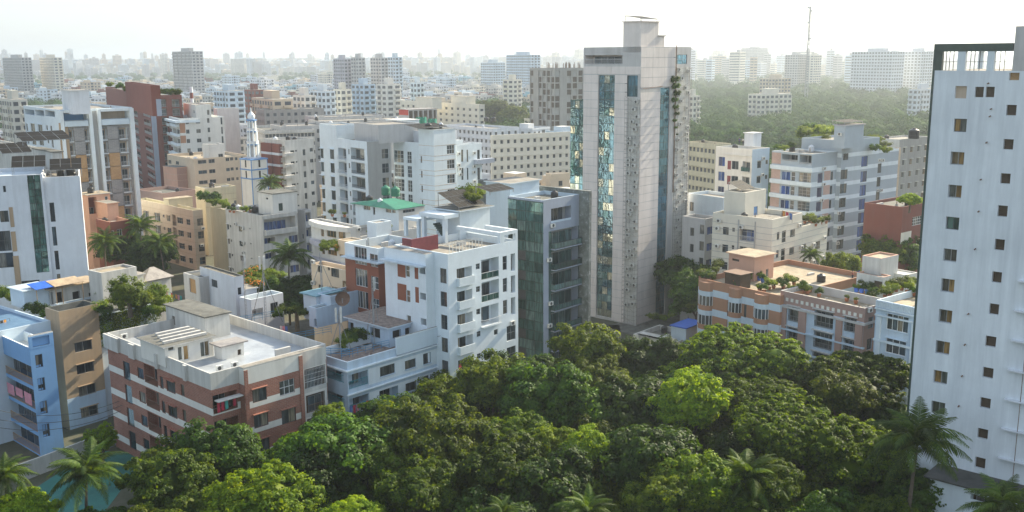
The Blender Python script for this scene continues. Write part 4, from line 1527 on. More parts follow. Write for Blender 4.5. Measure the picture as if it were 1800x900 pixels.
zt = b.z
v = b.vol(None, c('p', 512, 645), c('p', 1150, 620), 0, zt, 'beige2', par=.8, roof='roofwarm')
for r in ((580, 690, 605, 718), (520, 680, 545, 710)):
    v.win('L', c('p', *r), rows=3, n=2, split=False)
for r in ((755, 680, 822, 710), (840, 675, 890, 705), (975, 665, 1005, 690), (1010, 660, 1035, 685), (1050, 660, 1070, 682), (1095, 655, 1112, 675)):
    v.win('R', c('p', *r), rows=3, n=2, split=False)
h = b.vol(c('p', 840, 560), c('p', 790, 550), c('p', 962, 545), zt - 1, b.fp('R', 1, *c('p', 840, 560))[1], 'warmwhite', par=.3, name='lift_tower')
h.win('R', c('p', 918, 632, 954, 665), n=2)
b.done()

# minaret
p = atz(447, 318, 10)
dm = (Vector((p.x, p.y)) * .0)
p = atd(447, 300, 285)
mt = thing('minaret', 'slender white and blue tiered minaret with an onion dome', 'minaret', (p.x, p.y, 0), rad(48 - 0))
zz = lambda y: atd(443, y, 285).z
ztop = zz(190)


def ring(name, r, z0, z1, m_, n=8, r2=None, parent=mt):
    mb = MB()
    mb.lathe([(.01, z0), (r, z0), (r2 or r, z1), (.01, z1)], m_, n=n)
    return mb.build(name, parent)


mb = MB()
mb.box(-2.7, -2.7, 0, 2.7, 2.7, zz(278), 'warmwhite')
mb.build('shaft_base', mt)
for y in (296, 278, 312):
    mb = MB()
    mb.box(-2.85, -2.85, zz(y) - .25, 2.85, 2.85, zz(y) + .1, 'blue2')
    mb.build('blue_band', mt)
for sx in (-2.72, 2.5):
    for sy in (-2.72, 2.5):
        mb = MB()
        mb.box(sx, sy, 0, sx + .22, sy + .22, zz(278), 'blue2')
        mb.build('corner_strip', mt)
for y in (285, 304):
    for k_ in (0, 1):
        mb = MB()
        if k_:
            mb.box(-2.74, -.3, zz(y) - 1.2, -2.7, .3, zz(y) + .8, 'dark')
        else:
            mb.box(-.3, -2.74, zz(y) - 1.2, .3, -2.7, zz(y) + .8, 'dark')
        mb.build('window', mt)
tiers = [(278, 252, 1.55), (250, 229, 1.3), (227, 211, 1.05)]
for (ya, yb, r) in tiers:
    ring('tier_core', r * .72, zz(ya), zz(yb), 'grey2')
    for i in range(8):
        a_ = 2 * math.pi * (i + .5) / 8
        mb = MB()
        mb.tube((r * math.cos(a_), r * math.sin(a_), zz(ya)), (r * math.cos(a_), r * math.sin(a_), zz(yb)), .24, 'white', 5)
        mb.build('column', mt)
    ring('gallery', r * 1.35, zz(ya) - .3, zz(ya) + .05, 'white', 8)
    ring('gallery_rail', r * 1.35, zz(ya) + .05, zz(ya) + .5, 'white2', 8, r * 1.4)
    ring('blue_band', r * 1.12, zz(yb) - .3, zz(yb) - .05, 'blue2', 8)
ring('tier_top', 1.5, zz(211), zz(209), 'blue2')
mb = MB()
z_ = zz(209)
k_ = (zz(190) - z_) / 3.4
mb.lathe([(.8, z_), (1.0, z_ + .5 * k_), (1.1, z_ + 1.0 * k_), (.95, z_ + 1.5 * k_), (.6, z_ + 2.0 * k_), (.2, z_ + 2.5 * k_), (.1, z_ + 3.6 * k_), (.01, z_ + 4.0 * k_)], 'white', n=12)
mb.build('dome', mt)

# red and white balconied block
b = Bld('red_stair_block', 'white block with rust red stair bays and layered balconies right of the minaret', None, az=45, cat='apartment block', world=atd(*c('q', 362, 300), 285))
zt = b.z
v = b.vol(None, c('q', 200, 330), c('q', 592, 295), 0, zt, 'oldwhite', par=.9)
for (xa, xb) in ((202, 285), (290, 345)):
    q = v.rect('L', c('q', xa, 330, xb, 600))
    v.pier('L', q[0], q[2], 1.0, 'redpaint', 0, zt - 1.2, 'red_bay')
    for j in range(7):
        mb = MB()
        mb.box(-1.05, q[0] - .05, zt - 4.4 - j * 3.3, -.003, q[2] + .05, zt - 3.7 - j * 3.3, 'white2')
        mb.build('band', b.root)
for r in ((407, 378, 438, 412), (505, 370, 527, 420), (560, 360, 585, 390)):
    v.win('R', c('q', *r), rows=6, dz=3.2, n=2, split=False)
for j in range(6):
    v.win('R', c('q', 445, 375, 460, 390), rows=6, dz=3.2, n=1, split=False)
v.balc('L', c('q', 348, 345, 360, 380), rows=6, dz=3.2, d=.8, rail='bars', proj=.9)
for j in range(6):
    v.ledge('R', zt - 4.5 - j * 3.2, 1.3, .9, 'oldwhite', -.8, 2.2, 'corner_balcony')
b.done()

# blue white modern block
b = Bld('framed_blue_white_block', 'bluish white block with stacked framed balconies and concrete side', None, az=52, cat='apartment block', world=atd(*c('q', 1012, 312), 222))
zt = b.z
v = b.vol(None, c('q', 640, 300), c('q', 1200, 310), 0, zt, 'white', par=.6, roof='roofdark')
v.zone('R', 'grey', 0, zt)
v.balc('L', c('q', 885, 362, 992, 455), rows=8, dz=3.25, d=1.3, rail='bars', rm='framed', back='grey2', n=3, door=.9, rh=.7)
v.win('L', c('q', 863, 368, 875, 410), rows=8, dz=3.25, n=1)
v.balc('L', c('q', 785, 362, 848, 450), rows=8, dz=3.25, d=1.3, rail='bars', rm='framew', back='grey2', proj=.5, n=2, rh=.8)
v.win('L', c('q', 720, 370, 752, 448), rows=8, dz=3.25, n=1, fr='framed', hood=.5)
v.win('L', c('q', 643, 365, 668, 440), rows=8, dz=3.25, n=1, fr='framed', hood=.5)
v.win('R', c('q', 1130, 368, 1184, 445), rows=8, dz=3.25, n=2, mr=2)
q = v.rect('L', c('q', 640, 250, 775, 310))
b.box(-.02, q[0], 6, q[2] + .02, zt - .5, zt + 3, 'white', par=.3, name='parapet_block')
b.box(3, q[0] - 14, 14, q[0] - 3, zt - .6, zt + 3.6, 'grey2', par=.3, name='stair_house')
b.done()

# white panel block
b = Bld('banded_white_block', 'white panelled block with thin brown bands and solar roof above the green tin roof', None, az=42, cat='apartment block', world=atd(*c('r', 550, 222), 218))
zt = b.z
v = b.vol(None, c('r', 430, 225), c('r', 722, 215), 0, zt, 'white', par=0, roof='roofdark', ov=.1)
wz = v.rect('R', c('r', 655, 338, 716, 408))
for j in range(9):
    v.lines('R', [wz[1] - .15 - j * 3.3, wz[3] + .1 - j * 3.3], 'woodo', .06)
    v.lines('L', [wz[1] - .15 - j * 3.3, wz[3] + .1 - j * 3.3], 'woodo', .06)
v.win('R', c('r', 655, 338, 716, 408), rows=9, dz=3.3, n=3, mr=2, fr='framew')
v.win('L', c('r', 448, 425, 459, 478), rows=6, dz=3.3, n=1)
lw = b.box(2.2, v.y1 + .003, 14, v.y1 + 11, 0, zt - 3.2, 'white', par=.8, name='west_wing')
lw.win('L', c('r', 232, 380, 312, 475), rows=7, dz=3.3, n=3, mr=3, fr='framew')
lw.win('L', c('r', 340, 388, 375, 482), rows=7, dz=3.3, n=2, mr=3, fr='framew')
b.box(4.5, v.y1 + .01, 12, v.y1 + 9, zt - 4, zt - .8, 'white2', par=.3, name='roof_room').win('L', c('r', 280, 298, 300, 335), n=1)
b.done()
q = atz(*c('r', 430, 212), zt + .4)
solar('solar array on the stair block of the thin banded white block', (q.x, q.y - 1), zt + .2, 9, 4.5, 42, 8, 4, 2, .35)
b = Bld('striped_ac_block', 'white block with narrow black slot windows and wall air conditioners', None, az=42, cat='apartment block', world=atd(*c('r', 728, 340), 228))
zt = b.z
v = b.vol(None, 3, c('r', 930, 325), 0, zt, 'white', par=.5)
for (xa, xb) in ((768, 786), (812, 824), (895, 917)):
    v.win('R', c('r', xa, 375, xb, 470), rows=6, dz=4.2, n=1, mr=2, fr='framed')
v.ac('R', *[c('r', x, y) for x, y in ((745, 405), (745, 495), (752, 525), (757, 570), (868, 400), (866, 505), (866, 550), (868, 625))])
mb = MB()
q = v.rect('R', c('r', 868, 445, 1003, 480))
mb.box(q[0], -1.2, q[1], q[2], -.003, q[3], 'slate')
mb.build('canopy_box', b.root)
b.done()

# hospital style grid block
def gridblock(name, label, B, A, Cc, dep, mat, az, rows, dz, ucols, fr='frame', first=2.2, hood=.3, w_=1.1, h_=1.3, roof='roof', faces='R', par=.9, lines=True):
    b = Bld(name, label, None, az=az, cat='institution block', world=atd(*B, dep))
    zt = b.z
    v = b.vol(None, A, Cc, 0, zt, mat, par=par, roof=roof)
    for f in faces:
        a_, b_ = v.span(f)
        n = ucols if f == faces[0] else max(1, int((b_ - a_) / 3))
        step = (b_ - a_) / n
        for j in range(rows):
            z_ = zt - first - h_ - j * dz
            if z_ < .5:
                break
            for i in range(n):
                v.win(f, (a_ + step * (i + .5) - w_ / 2, z_, a_ + step * (i + .5) + w_ / 2, z_ + h_), n=1, fr=fr, g='glfar', d=.25, hood=hood, px=False, split=False)
            if lines:
                v.lines(f, [z_ + h_ + .3, ], mat if mat != 'white' else 'white2', .12, .1)
    b.done()
    return b, v


gridblock('cream_institution_block', 'long cream block with a grid of small square windows left of the tall tower', c('B', 0, 0)[:0] + (864, 238), (862, 238), (1002, 226), 345, 'cream', 62, 7, 3.0, 12, first=1.8)
b = Bld('roof_annexe', 'cream stair annexe on the roof edge beside the mirror glass slab', None, az=62, cat='roof building', world=atd(968, 306, 300))
v = b.vol(None, 3, (1001, 303), 0, b.z, 'beige2', par=.2)
v.win('R', (982, 318, 989, 327), n=1)
b.done()
gridblock('white_institution_block', 'long white block with close rows of small windows behind the thin banded block', (866, 226), (776, 213), (912, 215), 400, 'white2', 48, 7, 3.1, 12, faces='LR', first=1.5, w_=1.3)
gridblock('low_institution_block', 'beige balconied institution block with two roof rooms before the far trees', (842, 184), (704, 184), (852, 180), 520, 'cream', 50, 4, 3.2, 14, faces='LR', w_=2.0)
for i, (x0, x1, y) in enumerate(((730, 760, 172), (793, 820, 170))):
    b = Bld('roof_room', ('left' if i == 0 else 'right') + ' cream roof room on the beige balconied institution block', None, az=50, cat='roof building', world=atd(x1, y, 530))
    v = b.vol(None, (x0, y), 6, 30 if False else b.z - 6, b.z, 'cream', par=0)
    b.done()

# building under construction
b = Bld('concrete_frame_block', 'unfinished concrete frame block with open floors and reinforcing bars on top', None, az=58, cat='construction', world=atd(975, 120, 500))
zt = b.z
v = b.vol(None, (931, 122), (1036, 118), 0, zt, 'concrete', par=.8, roof='roofdark')
for f, nc in (('L', 6), ('R', 6)):
    a_, b_ = v.span(f)
    st = (b_ - a_) / nc
    for j in range(14):
        for i in range(nc):
            if (i, f) in ((1, 'R'), (4, 'L')) :
                continue
            v.win(f, (a_ + i * st + .4, zt - 3.9 - j * 3.15, a_ + (i + 1) * st - .4, zt - 1.3 - j * 3.15), n=1, open_=True, g='darkbrown' if (i + j) % 3 else 'grey', d=1.2 if False else .6, px=False)
b.done()
mb = MB()
rnd = random.Random(3)
for i in range(26):
    x, y = rnd.uniform(.5, v.x1 - .5), rnd.choice((.3, v.y1 * .5))
    for k_ in range(3):
        mb.tube((x + k_ * .15, y, zt), (x + k_ * .15, y, zt + rnd.uniform(1.5, 3.2)), .07, 'rust', 3)
mb.build('reinforcing_bar', b.root, kind='stuff')

# roofs and half built pieces between the district and the front rows
b = Bld('red_door_roof_house', 'grey concrete roof storey with a red door above the blue white framed block', None, az=50, cat='roof building', world=atd(*c('q', 950, 165), 262))
v = b.vol(None, c('q', 935, 165), c('q', 1250, 150), 20, b.z, 'grey2', par=0, roof='roofdark', cope='grey2')
v.win('R', c('q', 1073, 195, 1098, 268), n=1, open_=True, g='rednet')
v.win('R', c('q', 990, 210, 1005, 240), n=1, open_=True, g='dark')
v.win('R', c('q', 1165, 235, 1240, 272), n=3, open_=False)
b.done()
b = Bld('white_blank_roof_block', 'blank bluish white roof storey beside the green netting', None, az=50, cat='roof building', world=atd(*c('r', 290, 145), 300))
v = b.vol(None, 8, c('r', 435, 138), 15, b.z, 'white', par=0, roof='roofwhite')
b.done()
b = Bld('red_frame_block', 'unfinished rusty framed roof storey with a bright red sheet', None, az=50, cat='construction', world=atd(*c('r', 350, 60), 430))
v = b.vol(None, c('r', 275, 62), c('r', 575, 50), 0, b.z, 'grey2', par=0, roof='tin', cope='rust')
q = v.rect('L', c('r', 275, 62, 350, 100))
v.zone('L', 'rednet', q[1], b.z, 0, None)
for i in range(6):
    v.win('R', (i * 2.6 + .3, b.z - 5.5, i * 2.6 + 2.5, b.z - .5), n=1, open_=True, g='darkbrown', d=.8, px=False)
b.done()
for i, (x0, y0, x1, y1, dp, lb) in enumerate(((410, 110, 495, 190, 330, 'green debris netting hung on scaffold behind the solar stair block'), (505, 125, 575, 182, 340, 'smaller green debris net with a torn slanting edge'), (300, 205, 360, 245, 268, 'green net strip below the blank white roof storey'))):
    a, b2 = atd(*c('r', x0, y1), dp), atd(*c('r', x1, y0), dp)
    t = thing('debris_net', lb, 'netting', (a.x, a.y, a.z), 0, 'green construction netting')
    mb = MB()
    n = 8
    W_, H_ = b2.x - a.x, b2.z - a.z
    for k_ in range(n):
        f0, f1 = k_ / n, (k_ + 1) / n
        o0, o1 = .5 * math.sin(k_ * 1.7), .5 * math.sin((k_ + 1) * 1.7)
        mb.face([(W_ * f0, o0, 0), (W_ * f1, o1, 0), (W_ * f1, o1, H_ * (1 - .12 * (k_ % 2))), (W_ * f0, o0, H_ * (1 - .12 * ((k_ + 1) % 2)))], 'netting')
    mb.build('net', t)
    mb = MB()
    for k_ in range(4):
        mb.tube((W_ * k_ / 3, .6, -3), (W_ * k_ / 3, .6, H_ + .6), .08, 'rust', 4)
    mb.tube((0, .6, H_), (W_, .6, H_), .08, 'rust', 4)
    mb.build('scaffold', t, kind='stuff')
gridblock('long_grey_roof_block', 'long grey institution block with a dark stained roof right of the minaret', c('q', 205, 225), (440, 232), c('q', 600, 258), 340, 'oldwhite', 66, 4, 3.0, 14, first=1.2, faces='RL', roof='roofdark')
for i, (x, y, w_, dp, m_, lb) in enumerate(((600, 118, 30, 400, 'grey2', 'low flat roof hall behind the green bushy trees'), (640, 150, 34, 360, 'oldwhite', 'long flat concrete roof in front of the far trees'), (760, 168, 30, 350, 'grey2', 'dirty flat roof with a side shed near the concrete roof storey'), (200, 60, 26, 420, 'concrete', 'dark framed old roof block behind the minaret tip'), (330, 190, 22, 345, 'grey2', 'pale strip roof over the long grey block'))):
    p = atd(*c('q', x, y), dp)
    b = Bld('flat_roof_block', lb, None, az=62, cat='low block', world=p)
    v = b.vol(None, 14, w_, 0, b.z, m_, par=.5, roof='roof')
    for f in 'LR':
        a_, b_ = v.span(f)
        n = int((b_ - a_) / 3)
        for j in range(4):
            for k_ in range(n):
                v.win(f, (a_ + k_ * 3 + .8, b.z - 2.8 - j * 3.1, a_ + k_ * 3 + 2.2, b.z - 1.4 - j * 3.1), n=1, g='glfar', px=False, split=False)
    b.done()

# ======================================================= middle left
b = Bld('beige_flats', 'beige five storey flats with brown edging and olive rear wing', c('s', 535, 405), 14.6, 45, 'apartment block')
v = b.vol(None, c('s', 95, 328), c('s', 612, 400), 0, 14.6, 'beige', par=1.0, roof='roofwarm', cope='yellow')
for k_ in range(9):
    v.lines('L', [13.0 - k_ * 1.55], 'tanstone', .05)
    v.lines('R', [13.0 - k_ * 1.55], 'tanstone', .05)
for r in ((145, 408, 187, 468), (233, 423, 276, 488), (412, 462, 456, 508)):
    v.win('L', c('s', *r), rows=4, dz=3.15, n=3, hood=.35)
for r in ((328, 443, 357, 490), (485, 474, 514, 520)):
    v.win('L', c('s', *r), rows=4, dz=3.15, n=2, hood=.35)
v.win('L', c('s', 298, 436, 311, 462), rows=4, dz=3.15, n=1)
v.balc('L', c('s', 374, 440, 404, 526), rows=4, dz=3.15, d=.8, rail='bars', rm='framed')
v.win('R', c('s', 570, 468, 620, 524), rows=4, dz=3.15, n=2, fr='framed')
v.ac('R', c('s', 612, 545), c('s', 605, 680))
h = b.vol(c('s', 345, 320), c('s', 303, 300), c('s', 530, 278), 13.6, 16.0, 'yellow', par=0, name='roof_parapet_room', roof='roofwarm', ov=.1)
b.done()
b = Bld('olive_flats', 'olive plastered flats with stained wall joined right of the beige flats', (411, 372), 15.2, 45, 'apartment block')
v = b.vol(None, (351, 380) if False else 11, (431, 365) if False else 6, 0, 15.2, 'olive', par=.6)
b.done()
C.objects.unlink(b.root) if False else None
b = Bld('yellow_block', 'yellow plastered low block with a ladder, behind the beige flats', c('s', 628, 232), 17.5, 50, 'low block')
v = b.vol(None, c('s', 553, 222), c('s', 875, 215), 0, 17.5, 'yellow', par=.4)
for k_ in range(3):
    v.lines('R', [15.6 - 1.5 * k_], 'tanstone', .06)
v.win('R', c('s', 862, 325, 900, 360), n=3)
b.done()

# weathered white block with recessed terraces
b = Bld('weathered_white_block', 'stained white block with recessed balconies and a white roof house', c('t', 365, 268), 18.2, 46, 'apartment block')
v = b.vol(None, c('t', 75, 250), c('t', 638, 240), 0, 18.2, 'oldwhite', par=.5, roof='roofdark')
v.balc('R', c('t', 378, 280, 630, 400), rows=1, d=2.2, rail='solid', rm='oldwhite', door=.7, n=5, g='glblue', back='oldwhite', proj=.8)
v.balc('R', c('t', 380, 440, 470, 520), rows=4, dz=3.2, d=1.6, rail='solid', rm='oldwhite', door=.8, g='glblue', n=3)
v.win('R', c('t', 575, 420, 650, 480), rows=4, dz=3.2, n=3, g='glblue')
for r in ((178, 350, 203, 393), (85, 332, 100, 376)):
    v.win('L', c('t', *r), rows=5, dz=3.2, n=1, hood=.3)
v.win('L', c('t', 106, 337, 118, 360), rows=5, dz=3.2, n=1)
v.win('L', c('t', 262, 365, 272, 375), rows=5, dz=3.2, n=1)
v.ac('L', c('t', 215, 362), c('t', 222, 480), c('t', 222, 560), c('t', 160, 330))
h = b.vol(c('t', 445, 98), c('t', 330, 90), c('t', 636, 78), 17.7, 22.3, 'warmwhite', par=0, name='stair_house', roof='roofdark', cope='roofdark', ov=.15)
h.win('R', c('t', 495, 168, 528, 228), n=1, open_=True, g='greenp')
h.win('L', c('t', 392, 123, 410, 138), n=1, open_=True, g='dark')
b.done()
b = Bld('grey_balcony_block', 'dim grey block with square recessed balconies right of the coconut palm', c('t', 700, 225), 18.0, 46, 'apartment block')
v = b.vol(None, c('t', 640, 215), c('t', 752, 215), 0, 18.0, 'grey2', par=.6)
v.balc('R', c('t', 705, 240, 748, 345), rows=5, dz=3.3, d=1.0, rail='solid', g='glblue')
v.win('L', c('t', 678, 412, 692, 450), rows=4, dz=3.3, n=1)
b.done()
b = Bld('curved_balcony_block', 'pale stone block with slanted fins and ochre windows', c('u', 358, 330), 19.8, 46, 'apartment block')
v = b.vol(None, c('u', 30, 280), c('u', 440, 320), 0, 19.8, 'warmwhite', par=.3, roof='roof')
mb = MB()
for z_, m_ in ((19.8, 'warmwhite'), (16.2, 'lilac'), (12.8, 'lilac'), (9.4, 'lilac')):
    mb = MB()
    a_, b_ = .0, v.y1
    nseg = 8
    for i in range(nseg):
        t0, t1 = i / nseg, (i + 1) / nseg
        o0, o1 = .5 + 1.3 * math.sin(math.pi * t0), .5 + 1.3 * math.sin(math.pi * t1)
        y0_, y1_ = a_ + (b_ - a_) * t0, a_ + (b_ - a_) * t1
        mb.hexa([(-o0, y0_, z_ - .9), (-.003, y0_, z_ - .9), (-.003, y1_, z_ - .9), (-o1, y1_, z_ - .9), (-o0, y0_, z_), (-.003, y0_, z_), (-.003, y1_, z_), (-o1, y1_, z_)], m_)
    mb.build('curved_balcony', b.root)
for r in ((115, 322, 140, 405), (165, 330, 240, 412), (262, 345, 318, 425)):
    v.win('L', c('u', *r), rows=4, dz=3.4, n=2 if r[2] - r[0] < 60 else 3, mr=1, fr='woodo', g='glgold')
for r in ((55, 188, 130, 240), (245, 215, 325, 262)):
    v.win('L', c('u', *r), n=1, open_=True, g='grey', d=1.5)
rw = b.box(v.x1 + .003, .1, v.x1 + 14, v.y1 * .8, 0, 17.8, 'warmwhite', par=.5, name='rear_wing')
for k_ in range(6):
    v.lines('R', [17.6 - k_ * 1.0], 'grey2', .05)
v.ac('R', c('u', 425, 345))
b.done()
# green tin roof house
b = Bld('green_roof_house', 'white house under a bright green sheet roof with two green tanks', None, az=42, cat='house', world=atd(*c('u', 760, 180), 190))
zt = b.z
v = b.vol(None, c('u', 400, 130), c('u', 975, 98), 0, zt - .2, 'paleblue2', par=0, ov=.1, roof='greenroof')
for r in ((470, 148, 525, 185), (655, 175, 700, 208), (705, 178, 735, 210)):
    v.win('L', c('u', *r), n=3)
v.win('L', c('u', 548, 155, 565, 225), n=1, open_=True, g='dark')
v.zone('R', 'warmwhite', 0, zt)
v.win('R', c('u', 797, 165, 900, 205), n=4)
b.done()
mb = MB()
X, Y = v.x1, v.y1
mb.hexa([(-.9, -.3, zt), (X, -.3, zt), (X * .7, Y * .5, zt + 1.0), (1.2, Y * .5, zt + 1.0), (-.9, -.3, zt + .08), (X, -.3, zt + .08), (X * .7, Y * .5, zt + 1.1), (1.2, Y * .5, zt + 1.1)], 'greenroof')
mb.hexa([(-.9, Y + .5, zt), (1.2, Y * .5, zt + 1.0), (X * .7, Y * .5, zt + 1.0), (X, Y + .5, zt), (-.9, Y + .5, zt + .08), (1.2, Y * .5, zt + 1.1), (X * .7, Y * .5, zt + 1.1), (X, Y + .5, zt + .08)], 'greenroof')
mb.hexa([(-.9, -.3, zt), (1.2, Y * .5, zt + 1.0), (1.3, Y * .5, zt + 1.0), (-.9, Y + .5, zt), (-.9, -.3, zt + .08), (1.2, Y * .5, zt + 1.1), (1.3, Y * .5, zt + 1.1), (-.9, Y + .5, zt + .08)], 'greenroof')
mb.build('sheet_roof', b.root)
for i, (x, y) in enumerate(((655, 55), (735, 65))):
    p = atz(*c('u', x, y + 5), zt + 1)
    tank(('left' if i == 0 else 'right') + ' of two green tanks on the green sheet roof', p, zt + 1, .9, 2.0, 'greenroof', 'green roof tanks')

# red brick houses behind the palm
b = Bld('brick_house', 'weathered red brick house with open roof rooms between the slab and the palm', c('b', 790, 370), 15.5, 44, 'house')
v = b.vol(None, c('b', 690, 350), c('b', 935, 340), 0, 15.5, 'redpaint', par=1.0, roof='roof', cope='salmon')
v.win('R', c('b', 843, 420, 880, 472), rows=2, n=2, fr='framew')
v.win('R', c('b', 795, 432, 820, 470), rows=2, n=1, fr='framew')
h = b.vol(c('b', 770, 240), c('b', 685, 235), 2.5, 14.5, 18.6, 'salmon', par=0, name='roof_room')
b.done()
b = Bld('terracotta_house', 'orange plastered house with ochre frame terrace at the slab edge', c('b', 628, 178), 20.2, 44, 'house')
v = b.vol(None, 5, c('b', 790, 168), 0, 20.2, 'salmon', par=0, cope='oldwhite', roof='roofwarm')
v.balc('R', c('b', 640, 190, 700, 340), rows=1, d=1.5, rail='solid', rm='salmon', back='redpaint')
v.win('R', c('b', 755, 185, 778, 225), n=1, fr='framew')
b.done()
# pink houses
b = Bld('pink_roof_house', 'salmon roof house with the shade of its side wall put into the colour', c('s', 408, 70), 17.5, 40, 'house')
v = b.vol(None, c('s', 300, 62), c('s', 492, 65), 0, 17.5, 'salmon', par=0, roof='roofdark', ov=.1)
v.zone('R', 'pink')  # right wall's shade is put into its colour, darker than the salmon
v.lines('L', [15.4, 13.6], 'beige')
v.lines('R', [15.4, 13.6], 'beige')
b.done()
b = Bld('pink_low_block', 'rose pink low block with laundry on its cluttered roof', c('s', 300, 270), 13.5, 40, 'low block')
v = b.vol(None, c('s', 80, 225), c('s', 560, 215), 0, 13.5, 'pink', par=.9, roof='roofdark')
v.win('L', c('s', 85, 285, 110, 320), rows=2, n=2)
v.win('R', c('s', 360, 300, 400, 330), rows=2, n=2)
b.done()
b = Bld('grey_shop_block', 'grey two storey block with a covered walkway below the tan lift tower block', c('s', 720, 75), 14.0, 48, 'low block')
v = b.vol(None, c('s', 548, 60), c('s', 900, 62), 0, 14, 'slate', par=.7, roof='roofwarm')
v.balc('R', c('s', 740, 105, 880, 150), rows=1, d=1.5, rail='bars', rm='grey2', n=4, back='grey')
b.done()

# ======================================================= right hand group
b = Bld('orange_brick_block', 'orange banded block with curved bays and a roof garden', (1372, 520), 15.4, 52, 'apartment block')
v = b.vol(None, (1228, 488), (1530, 470), 0, 15.4, 'terracotta', par=.8, roof='roofwarm', cope='terracotta')
v.bands('paleblue2', 14.0, 1.1, 3.1, 5, 'L')
v.bands('paleblue2', 14.0, 1.1, 3.1, 5, 'R')
zr = 14.6
for i, (xa, xb) in enumerate(((1229, 1252), (1282, 1303), (1327, 1351))):
    q = v.rect('L', (xa, 520, xb, 560))
    n = 6
    cy = (q[0] + q[2]) / 2
    r = (q[2] - q[0]) / 2
    for j in range(4):
        zb = 14.5 - j * 3.1
        for z0_, z1_, m_ in ((zb - .8 if j else zb - .8, zb + .6 if j == 0 else zb, 'terracotta'), (zb - 1.6, zb - .8, 'paleblue2')) + (() if False else ()):
            mb = MB()
            for k_ in range(n):
                a0, a1 = math.pi * k_ / n, math.pi * (k_ + 1) / n
                A_ = (-.003 - .9 * math.sin(a0), cy - r * math.cos(a0))
                B_ = (-.003 - .9 * math.sin(a1), cy - r * math.cos(a1))
                mb.hexa([(*A_, z0_), (-.003, A_[1], z0_), (-.003, B_[1], z0_), (*B_, z0_), (*A_, z1_), (-.003, A_[1], z1_), (-.003, B_[1], z1_), (*B_, z1_)], m_)
            mb.build('bay_band', b.root)
        mb = MB()
        for k_ in range(n):
            a0, a1 = math.pi * k_ / n, math.pi * (k_ + 1) / n
            A_ = (-.8 * math.sin(a0), cy - r * .95 * math.cos(a0))
            B_ = (-.8 * math.sin(a1), cy - r * .95 * math.cos(a1))
            mb.face([(*A_, zb - 3.1), (*B_, zb - 3.1), (*B_, zb - 1.6), (*A_, zb - 1.6)], 'gl')
        mb.build('bay_glass', b.root)
        for k_ in range(n + 1):
            a0 = math.pi * k_ / n
            mb = MB()
            mb.tube((-.88 * math.sin(a0), cy - r * math.cos(a0), zb - 3.1), (-.88 * math.sin(a0), cy - r * math.cos(a0), zb - 1.6), .06, 'framew', 4)
            for zz_ in ():
                pass
            mb.build('bay_mullion', b.root)
q = v.rect('L', (1306, 530, 1312, 556))
v.win('L', (1307, 535, 1312, 558), rows=4, n=1, fr='framed')
v.win('L', (1278, 530, 1282, 556), rows=4, n=1, fr='framed')
h = b.vol(c('m', 565, 122), c('m', 325, 90), c('m', 745, 90), zr, 18.5, 'salmon', par=0, name='stair_house', roof='roofwarm', cope='salmon', ov=.4)
h.win('L', c('m', 350, 130, 420, 155), n=2, open_=True, g='darkbrown')
h.win('R', c('m', 668, 225, 695, 300), n=1, fr='framew')
b.box(1, v.y1 - 7.5, 3.5, v.y1 - 4.5, zr, zr + 2.3, 'darkbrown', par=0, name='garden_shed', roof='rust', ov=.3)
b.done()
OB = b

b = Bld('pink_column_block', 'dusty pink and grey block with square dotted frieze and bare terrace', (1520, 542), 16.0, 52, 'apartment block')
v = b.vol(None, (1372, 516), (1545, 530), 0, 16.0, 'paleblue', par=1.2, roof='roofwarm', cope='grey2')
v.x1 = max(v.x1, 7)
v.zone('L', 'pink', 14.0, 16)
v.zone('R', 'pink')
for (xa, xb) in ((50, 95), (187, 238), (458, 502), (600, 655)):
    q = v.rect('L', c('n', xa, 420, xb, 560))
    v.pier('L', max(0.02, q[0]), q[2], .3, 'pink', 0, 13.6, 'column')
v.ledge('L', 13.62, .35, .3, 'grey2')
v.ledge('R', 13.62, .3, .3, 'grey2', 0, None)
for k_ in range(4):
    v.ledge('L', 10.3 - 3.1 * k_, .38, .22, 'paleblue')
a_, b_ = v.span('L')
for i in range(16):
    mb = MB()
    y = a_ + (b_ - a_) * (i + .6) / 16
    mb.box(-.05, y - .22, 14.6, -.003, y + .22, 15.1, 'warmwhite')
    mb.build('frieze_square', b.root)
for r in ((102, 450, 185, 555), (290, 480, 428, 600), (508, 525, 594, 630)):
    v.balc('L', c('n', *r), rows=4, dz=3.1, d=.5, rail='bars', rm='frame', back='darkbrown', door=.95, n=4 if r[2] - r[0] > 100 else 3, rh=.8)
    q = v.rect('L', c('n', *r))
    for j in range(4):
        v.ledge('L', q[3] + .12 - j * 3.1, .3, .15, 'grey2', q[0] - .2, q[2] + .2, 'lintel')
v.win('R', c('n', 680, 520, 715, 600), rows=3, n=2, fr='framed')
v.ac('R', c('n', 683, 468))
zr = 14.8
h = b.vol(c('n', 790, 235), c('n', 602, 150), c('n', 850, 165), zr, 17.4, 'oldwhite', par=.2, name='stair_house', roof='roof', cope='salmon')
h.win('L', c('n', 718, 262, 780, 338), n=1, open_=True, g='darkbrown')
h2 = b.vol(c('n', 775, 100), c('n', 640, 75), c('n', 900, 62), zr, 19.8, 'oldwhite', par=.25, name='tank_room', roof='roofwarm', cope='salmon')
h3 = b.vol(c('n', 955, 220), 6.5, c('n', 1035, 205), 0, 17.0, 'oldwhite', par=.2, name='rear_room', roof='roofwhite')
h3.win('R', c('n', 980, 258, 1016, 285), n=1, open_=True, g='dark')
b.done()
PB = b

